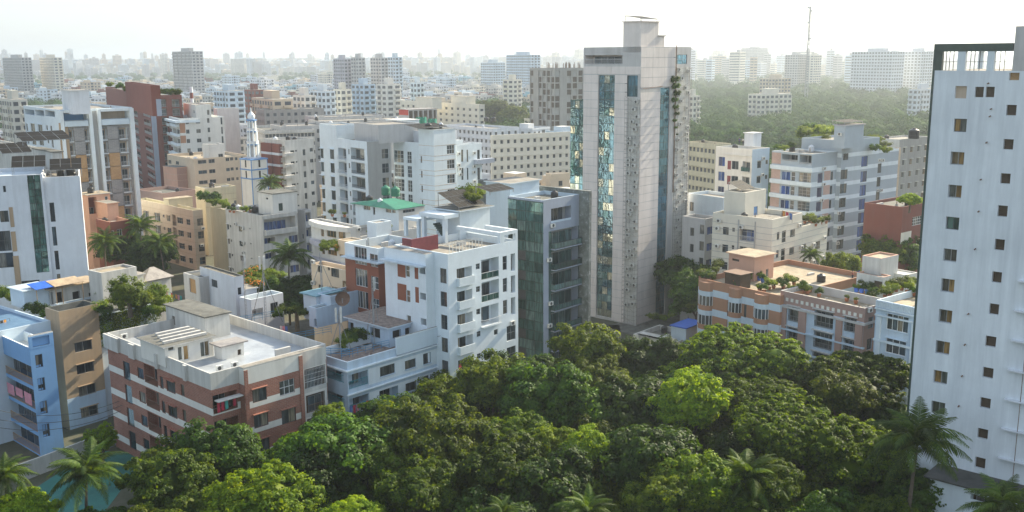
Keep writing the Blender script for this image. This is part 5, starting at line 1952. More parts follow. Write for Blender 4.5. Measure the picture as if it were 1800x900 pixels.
b = Bld('pale_blue_villa', 'pale blue classical villa with baluster parapet at the foot of the white tower', None, az=52, cat='villa', world=atd(1630, 545, 128))
zt = b.z
v = b.vol(None, (1541, 524), 10, 0, zt, 'paleblue', par=.9, roof='roofwarm', cope='paleblue2')
v.ledge('L', zt - 1.2, .35, .2, 'paleblue2')
v.ledge('L', zt - 2.1, .25, .2, 'paleblue2')
for k_ in range(3):
    v.ledge('L', zt - 5.6 - 3.4 * k_, .3, .3, 'paleblue2')
for (xa, xb) in ((745, 775), (1000, 1020)):
    q = v.rect('L', c('n', xa, 500, xb, 600))
    v.pier('L', q[0], q[2], .25, 'paleblue2', 0, zt - 2.2, 'pilaster')
for k_ in range(30):
    mb = MB()
    y = k_ * v.y1 / 30
    mb.box(-.12, y + .08, zt - .95, -.003, y + .26, zt - .08, 'paleblue2')
    mb.build('baluster', b.root)
v.win('L', c('n', 812, 508, 968, 625), rows=1, n=4, fr='framew', hood=.3, sill=1)
v.win('L', c('n', 803, 682, 950, 790), rows=2, dz=3.4, n=3, fr='framew', hood=.3, sill=1)
b.done()
PV = b

b = Bld('low_garage_block', 'low stained concrete garage with blue tarpaulin roof patch, at the tower foot', None, az=42, cat='low block', world=atd(1186, 603, 160))
zt = b.z
v = b.vol(None, (1113, 582), (1232, 568), 0, zt, 'weather', par=.8, roof='roofdark')
v.ledge('L', zt - 1.4, .5, .25, 'oldwhite')
v.ledge('L', zt - 2.6, .7, .3, 'oldwhite')
v.balc('L', (1122, 592, 1180, 604), rows=1, d=1.5, rail='bars', back='dark', rh=.3)
h = b.vol((1206, 578), (1180, 568), (1236, 572), zt - .8, zt + 1.9, 'paleblue2', par=0, name='blue_roof_room', roof='tarp', cope='tarp', ov=.2)
b.done()

# cream block with dark courses
b = Bld('cream_banded_block', 'cream five storey block with dark string courses and a tall roof house', c('l', 592, 330), 22.5, 44, 'apartment block')
v = b.vol(None, c('l', 65, 268), c('l', 852, 285), 0, 22.5, 'cream', par=.8, roof='roof')
rw = b.box(v.x1 + .003, 0, v.x1 + 10, v.y1 * .8, 0, 20.0, 'cream', par=.8, name='rear_wing')
for k_ in range(13):
    for vv in (v, rw):
        z_ = 20.9 - 1.05 * k_ * 1.02 - (k_ // 3) * .0
        if z_ < vv.z1 - .9:
            vv.lines('R', [z_], 'grey', .07)
            if vv is v:
                vv.lines('L', [z_], 'grey', .07)
for r, n_ in (((152, 398, 204, 465), 2), ((235, 402, 258, 436), 1)):
    v.win('L', c('l', *r), rows=6, dz=3.15, n=n_, fr='framed')
v.balc('L', c('l', 303, 415, 426, 525), rows=1, d=.8, rail='bars', rm='framew', back='darkbrown', n=3, door=.95, g='glblue')
v.win('L', c('l', 300, 572, 424, 640), rows=5, dz=3.15, n=4)
for r, n_ in (((628, 440, 650, 510), 1), ((672, 428, 706, 530), 1), ((745, 413, 787, 482), 2)):
    v.win('R', c('l', *r), rows=6, dz=3.2, n=n_, fr='framed')
for r in ((842, 548, 884, 618), (965, 522, 1008, 590)):
    rw.win('R', c('l', *r), rows=5, dz=3.15, n=2, fr='framed')
v.ac('R', c('l', 820, 378))
rw.ac('R', c('l', 835, 572), c('l', 945, 548), c('l', 1040, 488), c('l', 868, 690), c('l', 1025, 660), c('l', 830, 725), c('l', 942, 698))
v.ac('L', c('l', 125, 338), c('l', 322, 395), c('l', 110, 560), c('l', 112, 405))
for x in (290, 437):
    q = v.px('L', *c('l', x, 450))[0]
    v.pier('L', q - .1, q + .1, .12, 'grey', 0, 21.8, 'drain_pipe')
zr = 21.7
h = b.vol(c('l', 352, 95), c('l', 167, 80), c('l', 535, 70), zr, 26.2, 'cream', par=.25, name='stair_house')
h.win('R', c('l', 425, 215, 460, 310), n=1, open_=True, g='blue2')
b.done()
CB = b
solar('single tilted solar array on the cream roof house', (atz(*c('l', 320, 80), 26.2).x, atz(*c('l', 320, 80), 26.2).y), 26.0, 4.5, 3, 44, 22, 3, 2, .3)

# striped lilac block
b = Bld('striped_balcony_block', 'tall lilac grey and white striped block with pink brick panels and blue curtains', None, az=52, cat='apartment block', world=atd(*c('k', 283, 228), 200))
zt = b.z
v = b.vol(None, c('k', 55, 218), c('k', 425, 225), 0, zt, 'lilacgrey', par=.3, roof='roof', cope='white')
dz = 2.95
fl = v.px('L', *c('k', 283, 330))[1]
for j in range(10):
    for f in 'LR':
        v.zone(f, 'white', fl - dz * j - .15, fl - dz * j + .85)
for j in range(10):
    zc = fl - dz * j
    q = v.rect('L', c('k', 52, 230, 105, 300))
    v.zone('L', 'pinkbrick', zc - dz + .85, zc - .15, q[0], v.y1)
    q = v.rect('R', c('k', 347, 360, 383, 400))
    v.zone('R', 'pinkbrick', zc - dz + .85, zc - .15, q[0], q[2])
    v.ledge('L', zc + .0, .5, .8, 'white')
q = v.rect('L', c('k', 52, 230, 105, 300))
v.zone('L', 'pinkbrick', zt - 2.6, zt - .3, q[0], v.y1)
v.balc('L', c('k', 110, 230, 200, 268), rows=1, d=2.5, rail='bars', rm='framew', back='leafR' if False else 'grey2', n=3, rh=.3)
v.balc('L', c('k', 210, 233, 280, 285), rows=1, d=2.5, rail='bars', rm='framew', back='grey2', n=3, rh=.3)
v.win('L', c('k', 107, 325, 157, 383), rows=9, dz=dz, n=2, mr=1, g='glblue', fr='framew')
v.win('L', c('k', 162, 328, 185, 383), rows=9, dz=dz, n=1, mr=2, fr='framew')
v.win('L', c('k', 206, 333, 275, 392), rows=9, dz=dz, n=3, mr=3, fr='frame')
v.win('R', c('k', 313, 335, 341, 390), rows=9, dz=dz, n=1, g='glblue')
v.win('R', c('k', 386, 325, 400, 375), rows=9, dz=dz, n=1)
v.ac('R', *[c('k', x, y) for x, y in ((345, 308), (343, 398), (332, 487), (330, 580), (443, 296))])
v2 = b.box(v.x1 + .003, -1.0, v.x1 + 13.5, v.y1 * .9, 0, zt + 2.3, 'lilacgrey', par=.5, name='middle_bay', roof='roof')
v3 = b.box(v.x1 + 13.51, 0, v.x1 + 23, v.y1 * .8, 0, zt - .8, 'lilacgrey', par=.8, name='rear_bay', roof='roof')
f2 = v2.px('R', *c('k', 480, 304))[1]
for j in range(-1, 10):
    v2.zone('R', 'white', f2 - dz * j - .75, f2 - dz * j + .1, None if j > 1 else v2.x0 + 1.5)
    v2.zone('L', 'white', f2 - dz * j - .75, f2 - dz * j + .1)
    v3.zone('R', 'white', f2 - dz * j - .85, f2 - dz * j)
v2.zone('R', 'slate', 0, f2 - 2 * dz, v2.x0, v2.x0)
v2.win('R', c('k', 437, 315, 481, 370), rows=9, dz=dz, n=3, fr='framed')
v2.win('R', c('k', 457, 225, 486, 262), rows=1, n=2, fr='framed')
v2.win('R', c('k', 555, 325, 590, 385), rows=9, dz=dz, n=2, fr='framed', g='glblue')
v2.win('R', c('k', 560, 240, 595, 298), rows=1, n=2, fr='framed', g='glblue')
v3.win('R', c('k', 600, 290, 643, 345), rows=9, dz=dz, n=2, fr='framed', g='glblue')
v3.win('R', c('k', 650, 282, 672, 335), rows=9, dz=dz, n=1, fr='framed')
v3.ac('R', *[c('k', x, y) for x, y in ((655, 262), (675, 262), (645, 432), (667, 430))])
v2.ac('R', *[c('k', x, y) for x, y in ((428, 640), (420, 730), (428, 560))])
h = b.vol(c('k', 470, 68), c('k', 408, 66), c('k', 575, 62), zt + 1, b.fp('L', 9, *c('k', 470, 60))[1], 'lilacgrey', par=0, name='stair_house', cope='lilac')
h.acm('L', 1 + h.y0, h.z1 - 2)
b.done()
SB = b
LB = h
solar('flat solar array on the lilac stair house', (b.o + b.xd * (h.x0) + b.yd * (h.y0 + .2)), h.z1 + .16, h.x1 - h.x0, 3, 52, 6, 4, 2, .4)

b = Bld('white_shutter_block', 'white block with maroon shutters and chipped parapet', None, az=50, cat='apartment block', world=atd(*c('j', 690, 240), 208))
zt = b.z
v = b.vol(None, c('j', 330, 205), c('j', 862, 208), 0, zt, 'warmwhite', par=.6, roof='roof')
v.zone('R', 'paleblue2')
v.ledge('L', v.px('L', *c('j', 560, 300))[1], .3, .15, 'warmwhite', 0, v.rect('L', c('j', 425, 300, 690, 320))[2])
for j in range(6):
    q = v.rect('L', c('j', 444, 352, 478, 438))
    v.zone('L', 'maroon', q[1] - j * 3.2, q[3] - j * 3.2, q[0], q[2])
v.win('L', c('j', 483, 352, 552, 438), rows=6, dz=3.2, n=2)
v.balc('L', c('j', 592, 360, 665, 458), rows=6, dz=3.2, d=1.0, rail='glass', rm='framed', proj=.5)
v.win('L', c('j', 356, 312, 418, 405), rows=6, dz=3.2, n=2, g='glblue')
v.win('R', c('j', 738, 355, 778, 425), rows=6, dz=3.2, n=1, hood=.3)
v.win('R', c('j', 820, 345, 845, 385), rows=6, dz=3.2, n=1)
v.ac('R', c('j', 790, 328), c('j', 782, 490))
h = b.vol(c('j', 700, 85), c('j', 612, 75), c('j', 780, 68), zt - .6, zt + 2.6, 'white2', par=0, name='roof_room', roof='roofwhite')
b.done()
SHZ = zt - .6
b, v = gridblock('yellow_institution_block', 'yellow block with small paired windows and blue edged roof, right of the tower', c('j', 325, 190), c('j', 60, 190), c('j', 480, 180), 300, 'yellow', 62, 7, 3.0, 7, faces='LR', w_=1.2, first=1.6)
b = Bld('flat_white_annexe', 'plain white annexe with green doors below the yellow block', None, az=52, cat='annexe', world=atd(*c('j', 400, 718), 190))
v = b.vol(None, c('j', 50, 682), 6, 0, b.z, 'white', par=.6)
v.win('L', c('j', 70, 758, 108, 850), n=2)
v.win('L', c('j', 108, 758, 150, 860), n=1, open_=True, g='greenp')
b.done()
b = Bld('grey_flats', 'dim grey flats with blue shaded windows between the tower and the cream block', (1240, 385), 20.5, 46, 'apartment block')
v = b.vol(None, (1200, 374), (1262, 374), 0, 20.5, 'grey2', par=.6)
v.win('R', (1243, 398, 1256, 412), rows=5, n=2, g='glblue')
v.win('L', (1213, 400, 1220, 415), rows=5, n=1)
v.win('L', (1230, 395, 1238, 412), rows=5, n=1)
b.done()

# brown stained block and red house behind
b = Bld('stained_brown_block', 'decaying concrete block with laddered balconies behind the striped block', None, az=50, cat='apartment block', world=atd(*c('k', 775, 145), 250))
zt = b.z
v = b.vol(None, c('k', 640, 138), c('k', 935, 138), 0, zt, 'weather', par=.4, roof='roof')
v.zone('R', 'concrete')
for k_ in range(5):
    v.win('R', (2.0 + 3.6 * k_, zt - 3.6, 3.3 + 3.6 * k_, zt - 2.2), rows=10, dz=3.1, n=2, fr='woodo' if k_ % 2 else 'frame', hood=.4, px=False)
for r in ((723, 218, 745, 242), (723, 280, 745, 305)):
    pass
v.win('L', c('k', 723, 218, 745, 243), rows=11, dz=3.1, n=2, fr='woodo', hood=.5)
for k_ in range(11):
    v.ledge('L', zt - 3.2 - 3.1 * k_, .7, .15, 'beige')
for x in (712, 752, 772):
    q = v.px('L', *c('k', x, 300))[0]
    v.pier('L', q - .2, q + .2, .3, 'beige', 0, zt - 2)
v2 = b.vol(c('k', 800, 270), 7, c('k', 935, 262), 0, zt - 9, 'grey', par=.4, name='front_wing', roof='roofdark')
for r in ((800, 282, 820, 308), (853, 285, 870, 312), (782, 410, 808, 438), (770, 475, 800, 500)):
    v2.win('R', c('k', *r), rows=1, n=1, fr='woodo', g='glgold')
v2.win('R', c('k', 820, 350, 840, 375), rows=6, dz=3.1, n=1)
v2.win('R', c('k', 880, 345, 900, 370), rows=6, dz=3.1, n=1)
b.done()
b = Bld('red_house_block', 'deep red house with lattice window and roof tree, left of the white tower', None, az=50, cat='house', world=atd(1587, 364, 190))
zt = b.z
v = b.vol(None, 8, (1650, 360), 0, zt, 'redpaint', par=.6, roof='roofdark')
v.win('R', c('k', 847, 580, 900, 628), rows=1, n=5, mr=3, fr='framew')
q = v.rect('R', c('k', 777, 668, 840, 730))
v.zone('R', 'cream', q[1], q[3], 0, q[2])
v.balc('R', c('k', 835, 775, 885, 815), rows=1, d=1, rail='bars', rm='grey2')
b.done()

# ======================================================= foliage
rng = np.random.default_rng(5)


def quads_mesh(name, P, mats, extra=None):
    """P: n x 4 x 3 corner array; extra: (verts, faces) put first"""
    v0 = np.zeros((0, 3))
    f0 = []
    if extra:
        v0, f0 = extra
    n = len(P)
    V = np.concatenate([v0, P.reshape(-1, 3)])
    me = bpy.data.meshes.new(name)
    nf0 = len(f0)
    lt = np.array([len(f) for f in f0] + [4] * n, dtype=np.int32)
    lv = np.concatenate([np.array([i for f in f0 for i in f], dtype=np.int32), np.arange(4 * n, dtype=np.int32) + len(v0)])
    me.vertices.add(len(V))
    me.vertices.foreach_set('co', V.astype(np.float32).ravel())
    me.loops.add(len(lv))
    me.loops.foreach_set('vertex_index', lv)
    me.polygons.add(len(lt))
    me.polygons.foreach_set('loop_start', np.concatenate([[0], np.cumsum(lt)[:-1]]).astype(np.int32))
    for m_ in mats:
        me.materials.append(M[m_])
    me.update(calc_edges=True)
    return me


def leaves(cent, nrm, size, asp=.6):
    n = len(cent)
    r = rng.normal(size=(n, 3))
    t = np.cross(nrm, r)
    t /= np.linalg.norm(t, axis=1)[:, None] + 1e-9
    b = np.cross(nrm, t)
    s = (size * rng.uniform(.6, 1.3, n))[:, None]
    cup = nrm * s * .25
    return np.stack([cent - t * s, cent + b * s * asp + cup, cent + t * s, cent - b * s * asp + cup], axis=1)


def ico():
    import bmesh
    bm = bmesh.new()
    bmesh.ops.create_icosphere(bm, subdivisions=1, radius=1)
    v = np.array([x.co[:] for x in bm.verts])
    f = [[x.index for x in q.verts] for q in bm.faces]
    bm.free()
    return v, f


IV, IF = ico()


def crown(name, lobes, nclump, per, leaf, mat, cr=1.0, flat=.75, core=.5, jit=.45):
    """lobes: (x, y, z, rx, rz). Clumps of leaves sit on and just under the lobes' surfaces"""
    W = np.array([l[3] * l[3] for l in lobes], dtype=float)
    pick = rng.choice(len(lobes), nclump, p=W / W.sum())
    d = rng.normal(size=(nclump, 3))
    d[:, 2] = np.abs(d[:, 2]) * 1.1 - .55
    d /= np.linalg.norm(d, axis=1)[:, None]
    L = np.array(lobes, dtype=float)[pick]
    rr = rng.uniform(.72, 1.02, nclump)[:, None]
    cc = L[:, :3] + d * rr * np.stack([L[:, 3], L[:, 3], L[:, 4]], axis=1)
    cs = cr * rng.uniform(.45, 1.5, nclump)
    idx = np.repeat(np.arange(nclump), per)
    q = rng.normal(size=(len(idx), 3))
    q /= np.linalg.norm(q, axis=1)[:, None]
    q[:, 2] = np.where(q[:, 2] < -.35, -q[:, 2], q[:, 2])
    rad_ = cs[idx][:, None] * rng.uniform(.65, 1.12, len(idx))[:, None]
    cent = cc[idx] + q * rad_ * np.array([1, 1, flat])
    nrm = q + d[idx] * .5 + rng.normal(size=q.shape) * jit + np.array([0, 0, .35])
    nrm /= np.linalg.norm(nrm, axis=1)[:, None]
    P = leaves(cent, nrm, leaf)
    vs, fs, o = [], [], 0
    for i in range(nclump):
        vs.append(IV * np.array([1, 1, flat]) * cs[i] * core * rng.uniform(.85, 1.1, (len(IV), 1)) + cc[i])
        fs += [[k + o for k in f] for f in IF]
        o += len(IV)
    for l in lobes:
        vs.append(IV * np.array([l[3], l[3], l[4]]) * .56 + np.array(l[:3]))
        fs += [[k + o for k in f] for f in IF]
        o += len(IV)
    return quads_mesh(name, P, [mat], (np.concatenate(vs), fs))


def trunk_mesh(h, r, spread, seed, n=5):
    rn = random.Random(seed)
    mb = MB()
    mb.tube((0, 0, 0), (.1 * r, 0, h * .55), r, 'bark', 8, r * .7)
    for i in range(n):
        a = 2 * math.pi * i / n + rn.uniform(-.3, .3)
        m_ = (math.cos(a) * spread * .5, math.sin(a) * spread * .5, h * rn.uniform(.72, .85))
        mb.tube((.1 * r, 0, h * .5), m_, r * .5, 'bark', 6, r * .3)
        mb.tube(m_, (m_[0] * 1.7, m_[1] * 1.7, h * rn.uniform(.95, 1.15)), r * .3, 'bark', 5, r * .12)
    return mb.mesh('trunk')


def lobe_set(seed, R, rz, n, sp=.6, vary=.35):
    rn = random.Random(seed)
    out = [(0, 0, 0, R * .72, rz * .8)]
    for i in range(n):
        a = 2 * math.pi * i / n + rn.uniform(-.4, .4)
        k = R * sp * rn.uniform(.75, 1.1)
        out.append((math.cos(a) * k, math.sin(a) * k, rn.uniform(-.45, .35) * rz, R * rn.uniform(.34, .52), rz * rn.uniform(.4, .7)))
    return out


PROTO = {}
for nm, R_, rz, nl, ncl, per, lf, mat, cr, fl in (
        ('rainA', 9.5, 4.2, 9, 1150, 46, .195, 'leafD', .52, .55), ('rainB', 8, 4.0, 8, 900, 46, .195, 'leafD', .52, .55),
        ('darkA', 5, 4.6, 6, 190, 100, .21, 'leafA', .85, .8), ('darkB', 5, 4.0, 7, 170, 105, .22, 'leafA', .9, .65),
        ('oliveA', 5, 4.4, 7, 230, 84, .195, 'leafB', .72, .85), ('oliveB', 7.5, 5.6, 9, 460, 84, .195, 'leafB', .75, .85),
        ('brightA', 4.4, 4.8, 8, 300, 60, .17, 'leafC', .6, .85), ('brightB', 6.2, 3.8, 10, 460, 60, .17, 'leafC', .62, .75),
        ('limeA', 5, 4.6, 7, 240, 80, .17, 'leafM', .68, .85),
        ('roundR', 2.6, 2.4, 4, 60, 90, .11, 'leafR', .7, .85)):
    sd_ = sum(map(ord, nm))
    PROTO[nm] = (crown('crown', lobe_set(sd_, R_, rz, nl), ncl, per, lf, mat, cr, fl), trunk_mesh(8, .28 + R_ * .03, R_ * .55, sd_), R_)


def tree(kind, px, py, zc, k=1.0, label='', name='broadleaf_tree', cat='tree', group=None, base=0.0, p=None, rz=None, kz=1.0):
    me, tr, R_ = PROTO[kind]
    p = p or atz(px, py, zc)
    t = thing(name, label, cat, (p.x, p.y, base), random.uniform(0, 6.28) if rz is None else rz, group)
    put('crown', me, t, loc=(0, 0, zc - base), scale=(k, k, k * kz))
    s = (zc - base) / 8
    put('trunk', tr, t, scale=(max(.5, k), max(.5, k), s))
    return t


TREES = [
    ('rainA', 1300, 640, 9.5, 1.0, 'wide flat-topped dark tree in front of the orange banded block'),
    ('rainB', 1505, 672, 9.5, .95, 'wide yellowish green tree in front of the pale blue villa'),
    ('rainA', 1420, 765, 9.0, .88, 'broad rosette-leaved tree in the middle of the right hand grove'),
    ('rainB', 1330, 705, 8.6, .72, 'dark rosette-leaved tree between the lime tree and the broad grove tree'),
    ('rainB', 1500, 790, 8.0, .75, 'shaded broad tree left of the large coconut palm'),
    ('oliveA', 1480, 700, 10.2, .75, 'greyish crowned tree rising inside the right hand grove'),
    ('brightA', 1212, 712, 9.5, 1.08, 'tall lime green feathery tree below the low concrete garage'),
    ('oliveA', 1035, 618, 10.5, 1.0, 'glossy tree standing against the foot of the green glass block'),
    ('oliveB', 1045, 665, 8.5, .72, 'glossy tree in front of the tall pinkish tower'),
    ('darkA', 1130, 640, 7.5, 1.0, 'shadowed tree at the foot of the pinkish tower'),
    ('darkB', 1130, 720, 7.0, 1.25, 'very dark tree left of the tall lime tree'),
    ('oliveA', 868, 678, 9.6, .95, 'rounded tree at the corner of the tall white block'),
    ('darkA', 945, 700, 9.4, 1.1, 'drooping-leaved tree right of the tall white block corner'),
    ('darkB', 1010, 715, 8.0, 1.0, 'dark tree in the middle of the grove below the glass block'),
    ('oliveB', 770, 770, 9.0, 1.0, 'big rust-tinged olive tree in the centre foreground'),
    ('darkB', 590, 790, 9.0, 1.15, 'layered grey green tree in front of the brick block'),
    ('brightB', 470, 872, 8.2, .98, 'large bright lime tree at the bottom left of centre'),
    ('darkA', 395, 800, 8.4, .9, 'mid green tree at the foot of the brick block corner'),
    ('limeA', 300, 860, 8.0, .95, 'yellow tipped bush tree left of the large lime tree'),
    ('darkB', 285, 815, 5.5, .6, 'dark tree right of the green court'),
    ('brightA', 578, 737, 8.6, .5, 'small lime tree in front of the pale blue block'),
    ('brightA', 1030, 790, 9.6, .62, 'golden lime tree glowing in the centre of the grove'),
    ('brightA', 968, 785, 9.2, .6, 'yellow green slender tree beside the golden lime tree'),
    ('darkB', 1130, 808, 9.0, 1.05, 'dense dark blue green tree right of the golden lime tree'),
    ('limeA', 870, 830, 8.6, 1.0, 'olive tree with yellow tips below the centre'),
    ('limeA', 730, 865, 8.0, .85, 'small leaved yellow tipped tree at the bottom edge near the large lime tree'),
    ('oliveB', 1180, 870, 8.4, .62, 'brownish olive tree at the bottom edge'),
    ('limeA', 1235, 850, 9.2, .8, 'sunlit olive tree at the bottom edge right of centre'),
    ('rainB', 1290, 880, 7.0, .7, 'mixed low tree at the bottom right of centre'),
    ('darkA', 960, 870, 7.4, 1.0, 'dark tree at the bottom edge right of the centre'),
    ('brightB', 620, 905, 8.0, .5, 'low lime shrub at the bottom edge'),
    ('brightB', 40, 893, 8.5, .55, 'rounded yellow green tree in the bottom left corner'),
    ('darkA', 560, 850, 7.6, .9, 'mid green tree behind the large lime tree'),
    ('limeA', 905, 765, 9.2, .7, 'yellow tipped tree between the corner tree and the golden lime tree'),
    ('limeA', 1345, 850, 8.6, .65, 'lime speckled tree at the bottom edge before the dim palm'),
    ('limeA', 660, 820, 8.2, .75, 'yellow green tree right of the large lime tree'),
    ('darkB', 690, 740, 7.4, .8, 'grey green tree touching the pale blue block'),
    ('brightA', 178, 772, 4.0, .45, 'small yellow green tree between the tan block and the brick block'),
    ('darkB', 215, 440, 8.5, 1.15, 'dark mango tree between the white slab and the beige flats'),
    ('darkA', 262, 455, 7.5, 1.1, 'dark leafy tree at the foot of the beige flats'),
    ('darkB', 520, 520, 7.0, 1.1, 'dark tree under the coconut palm by the beige block'),
    ('darkA', 480, 515, 7.0, .9, 'shadowed tree behind the planted balcony villa'),
    ('darkA', 1226, 520, 8.0, 1.0, 'dark tree between the tower and the orange banded block'),
    ('darkB', 1215, 487, 9.0, 1.2, 'dark tree below the grey flats'),
    ('oliveA', 1552, 445, 12.0, .9, 'roadside tree behind the twin roof rooms'),
    ('darkA', 1590, 445, 12.0, .8, 'small dark tree beside the deep red house'),
    ('oliveA', 1480, 470, 13.0, .7, 'tree between the cream block and the dusty pink block'),
    ('darkB', 258, 275, 12.0, 1.3, 'round tree between the framed tower and the tan podium'),
    ('brightA', 510, 215, 14.0, 1.2, 'bright green tree behind the long grey roofs'),
    ('brightA', 535, 212, 14.0, 1.0, 'bright green bushy tree right of its taller twin'),
    ('brightB', 1600, 350, 24.5, .35, 'bushy tree growing on the deep red house roof'),
    ('darkA', 130, 430, 6.5, .6, 'small tree behind the white slab'),
    ('oliveB', 865, 200, 16, 1.9, 'huge sunlit tree left of the unfinished concrete block'),
    ('oliveB', 905, 208, 14, 1.6, 'large rounded tree at the foot of the unfinished concrete block'),
]
for k_, px, py, zc, s_, lb in TREES:
    base = 0.0
    if 'roof' in lb and k_ == 'brightB':
        base = 22.0
    tree(k_, px, py, zc, s_, lb, base=base)

FOOT = []
for o in C.objects:
    pass

# fill the grove so that no bare ground shows
fillp = random.Random(11)
n_fill = 0
prints = []
for b_ in (BR, W2, W1, GB, CT, RTW, BLU, TAN, OB, PB, PV, CB, WS, VIL):
    for v_ in b_.vols:
        if isinstance(v_, Vol):
            prints.append((b_, v_.x0 - 2.5, v_.y0 - 2.5, v_.x1 + 2.5, v_.y1 + 2.5))
taken = []


def blocked(p, m=0):
    for b_, x0, y0, x1, y1 in prints:
        x, y, _ = b_.loc(p)
        if x0 - m < x < x1 + m and y0 - m < y < y1 + m:
            return True
    return False


def to_px(p):
    q = Vector(p) - Vector((0, 0, EYE))
    d = q.dot(FW)
    return 900 + 1750 * q.dot(RT) / d, 450 - 1750 * q.dot(UP) / d, d


side = ('near the green court', 'below the brick block', 'below the pale blue block', 'below the tall white block', 'below the pinkish tower', 'below the orange banded block', 'below the pale blue villa', 'towards the white tower')
for i in range(900):
    px, py = fillp.uniform(190, 1590), fillp.uniform(640, 1010)
    p = atz(px, py, 5.0)
    if blocked(p) or any((p - t).length < 5.2 for t in taken):
        continue
    if px < 285 and py < 905:
        continue
    taken.append(p)
    kd = fillp.choice(('darkA', 'darkB', 'oliveA', 'limeA', 'darkB', 'oliveA'))
    tree(kd, 0, 0, fillp.uniform(4.0, 6.2), fillp.uniform(.6, .95), {'d': 'deep green', 'o': 'olive green', 'l': 'lime tipped'}[kd[0]] + ' understorey tree filling the grove ' + side[min(7, int(px / 210))] + (' at the bottom edge' if py > 850 else ' in its middle' if py > 740 else ' at its far side'), 'understorey_tree', 'tree', 'understorey trees of the grove', p=p)

# ------------------------------------------------------- palms
FR = []
for q in range(3):
    rn = random.Random(q + 40)
    n = 46
    P = []
    pts = []
    for i in range(n + 1):
        t = i / n
        pts.append(np.array([4.6 * t, .25 * math.sin(3 * t) * (q - 1), 1.5 * math.sin(t * 1.9) - (1.9 + .5 * q) * t ** 2.3]))
    for i in range(3, n):
        t = i / n
        ax = pts[min(i + 1, n)] - pts[i]
        ax /= np.linalg.norm(ax)
        L = 1.15 * math.sin(math.pi * min(1, (t * .85 + .12))) + .12
        for sgn in (-1, 1):
            sd2 = np.cross(ax, [0, 0, 1])
            sd2 /= np.linalg.norm(sd2)
            d_ = sd2 * sgn * .72 + ax * .55 + np.array([0, 0, -.35 - rn.random() * .35])
            d_ /= np.linalg.norm(d_)
            a = pts[i]
            e = a + d_ * L * rn.uniform(.85, 1.1)
            w_ = ax * .045
            m_ = (a + e) / 2 + np.array([0, 0, .06])
            P.append([a - w_, a + w_, m_ + w_ * 1.2, m_ - w_ * 1.2])
            P.append([m_ - w_ * 1.2, m_ + w_ * 1.2, e + w_ * .2, e - w_ * .2 + np.array([0, 0, -.05])])
    for i in range(n):
        w_ = np.array([0, .03, 0])
        P.append([pts[i] - w_, pts[i] + w_, pts[i + 1] + w_ * .8, pts[i + 1] - w_ * .8])
    FR.append(quads_mesh('frond', np.array(P), ['leafP']))


def palm(px, py, z, k, label, n=26, lean=.6, seed=0, base=0.0):
    p = atz(px, py, z)
    rn = random.Random(seed)
    t = thing('coconut_palm', label, 'palm tree', (p.x, p.y, base), rn.uniform(0, 6), 'coconut palms among the blocks')
    mb = MB()
    pr = None
    for i in range(9):
        u_ = i / 8
        q = (lean * (u_ ** 2 - 1), 0, (z - base) * u_)
        if pr:
            mb.tube(pr, q, .2 * (1.3 - .6 * u_) * k, 'bark', 7, .2 * (1.25 - .6 * u_) * k)
        pr = q
    mb.build('trunk', t)
    for i in range(n):
        o = put('frond', FR[i % 3], t, loc=(0, 0, z - base))
        up = (i / n)
        o.rotation_euler = (rn.uniform(-.2, .2), rad(38 - 75 * up) + rn.uniform(-.1, .1), i * 2.399)
        o.rotation_euler.y = -rad(62 - 92 * up)
        o.scale = (k * rn.uniform(.85, 1.1),) * 3
    mb = MB()
    for i in range(5):
        a = i * 1.256
        mb.lathe([(.01, z - base - .55), (.15, z - base - .42), (.15, z - base - .3), (.01, z - base - .18)], 'leafP', .28 * math.cos(a) * k, .28 * math.sin(a) * k, 6)
    mb.build('coconut_cluster', t, kind='stuff')
    return t


for i, a in enumerate((
        (1612, 785, 13.5, 1.08, 'largest dark coconut palm in front of the white tower'),
        (152, 838, 10.5, .88, 'sunlit coconut palm in front of the green court'),
        (508, 455, 13.0, 1.0, 'coconut palm in front of the stained white block'),
        (184, 428, 12.5, .9, 'drooping palm beside the blank white slab'),
        (247, 402, 13.5, .95, 'palm with bright top fronds at the beige flats'),
        (281, 432, 11.0, .95, 'palm with hanging brown fronds touching the beige flats'),
        (1765, 905, 12.0, .85, 'palm cut by the bottom edge below the white tower'),
        (8, 842, 11.0, .65, 'palm fronds entering at the left edge'),
        (1030, 908, 10.5, .62, 'bright palm head cut by the bottom edge at the centre'),
        (885, 908, 9.5, .45, 'small palm head at the bottom edge left of centre'),
        (1312, 850, 9.0, .9, 'dim palm half hidden under the right hand grove'),
        (1425, 450, 15.5, .5, 'little palm beside the cream rear wing'),
        (475, 325, 17, .9, 'short palm below the red stair bays'))):
    palm(*a, seed=i)

# ------------------------------------------------------- rooftop planting and clutter
BUSH = {}
for nm, mat, R_ in (('lime', 'leafR', 1.0), ('dark', 'leafA', 1.0), ('olive', 'leafB', 1.0)):
    BUSH[nm] = crown('foliage', lobe_set(len(nm), R_, .8, 4), 26, 60, .08, mat, .34, .9)
mb = MB()
for i in range(22):
    a, t_ = i * 2.4, random.random()
    r_ = .9 * math.sqrt(t_)
    x, y, z_ = r_ * math.cos(a), r_ * math.sin(a), .75 - .5 * t_
    mb.box(x - .07, y - .07, z_, x + .07, y + .07, z_ + .12, 'flower')
FLW = mb.mesh('flower')
mb = MB()
mb.lathe([(.01, 0), (.22, 0), (.3, .38), (.32, .42), (.25, .42), (.22, .36), (.01, .36)], 'clay', n=8)
POT = mb.mesh('pot')
mb = MB()
mb.lathe([(.01, 0), (.28, 0), (.34, .6), (.3, .6), (.01, .55)], 'bluep', n=10)
POTB = mb.mesh('pot')


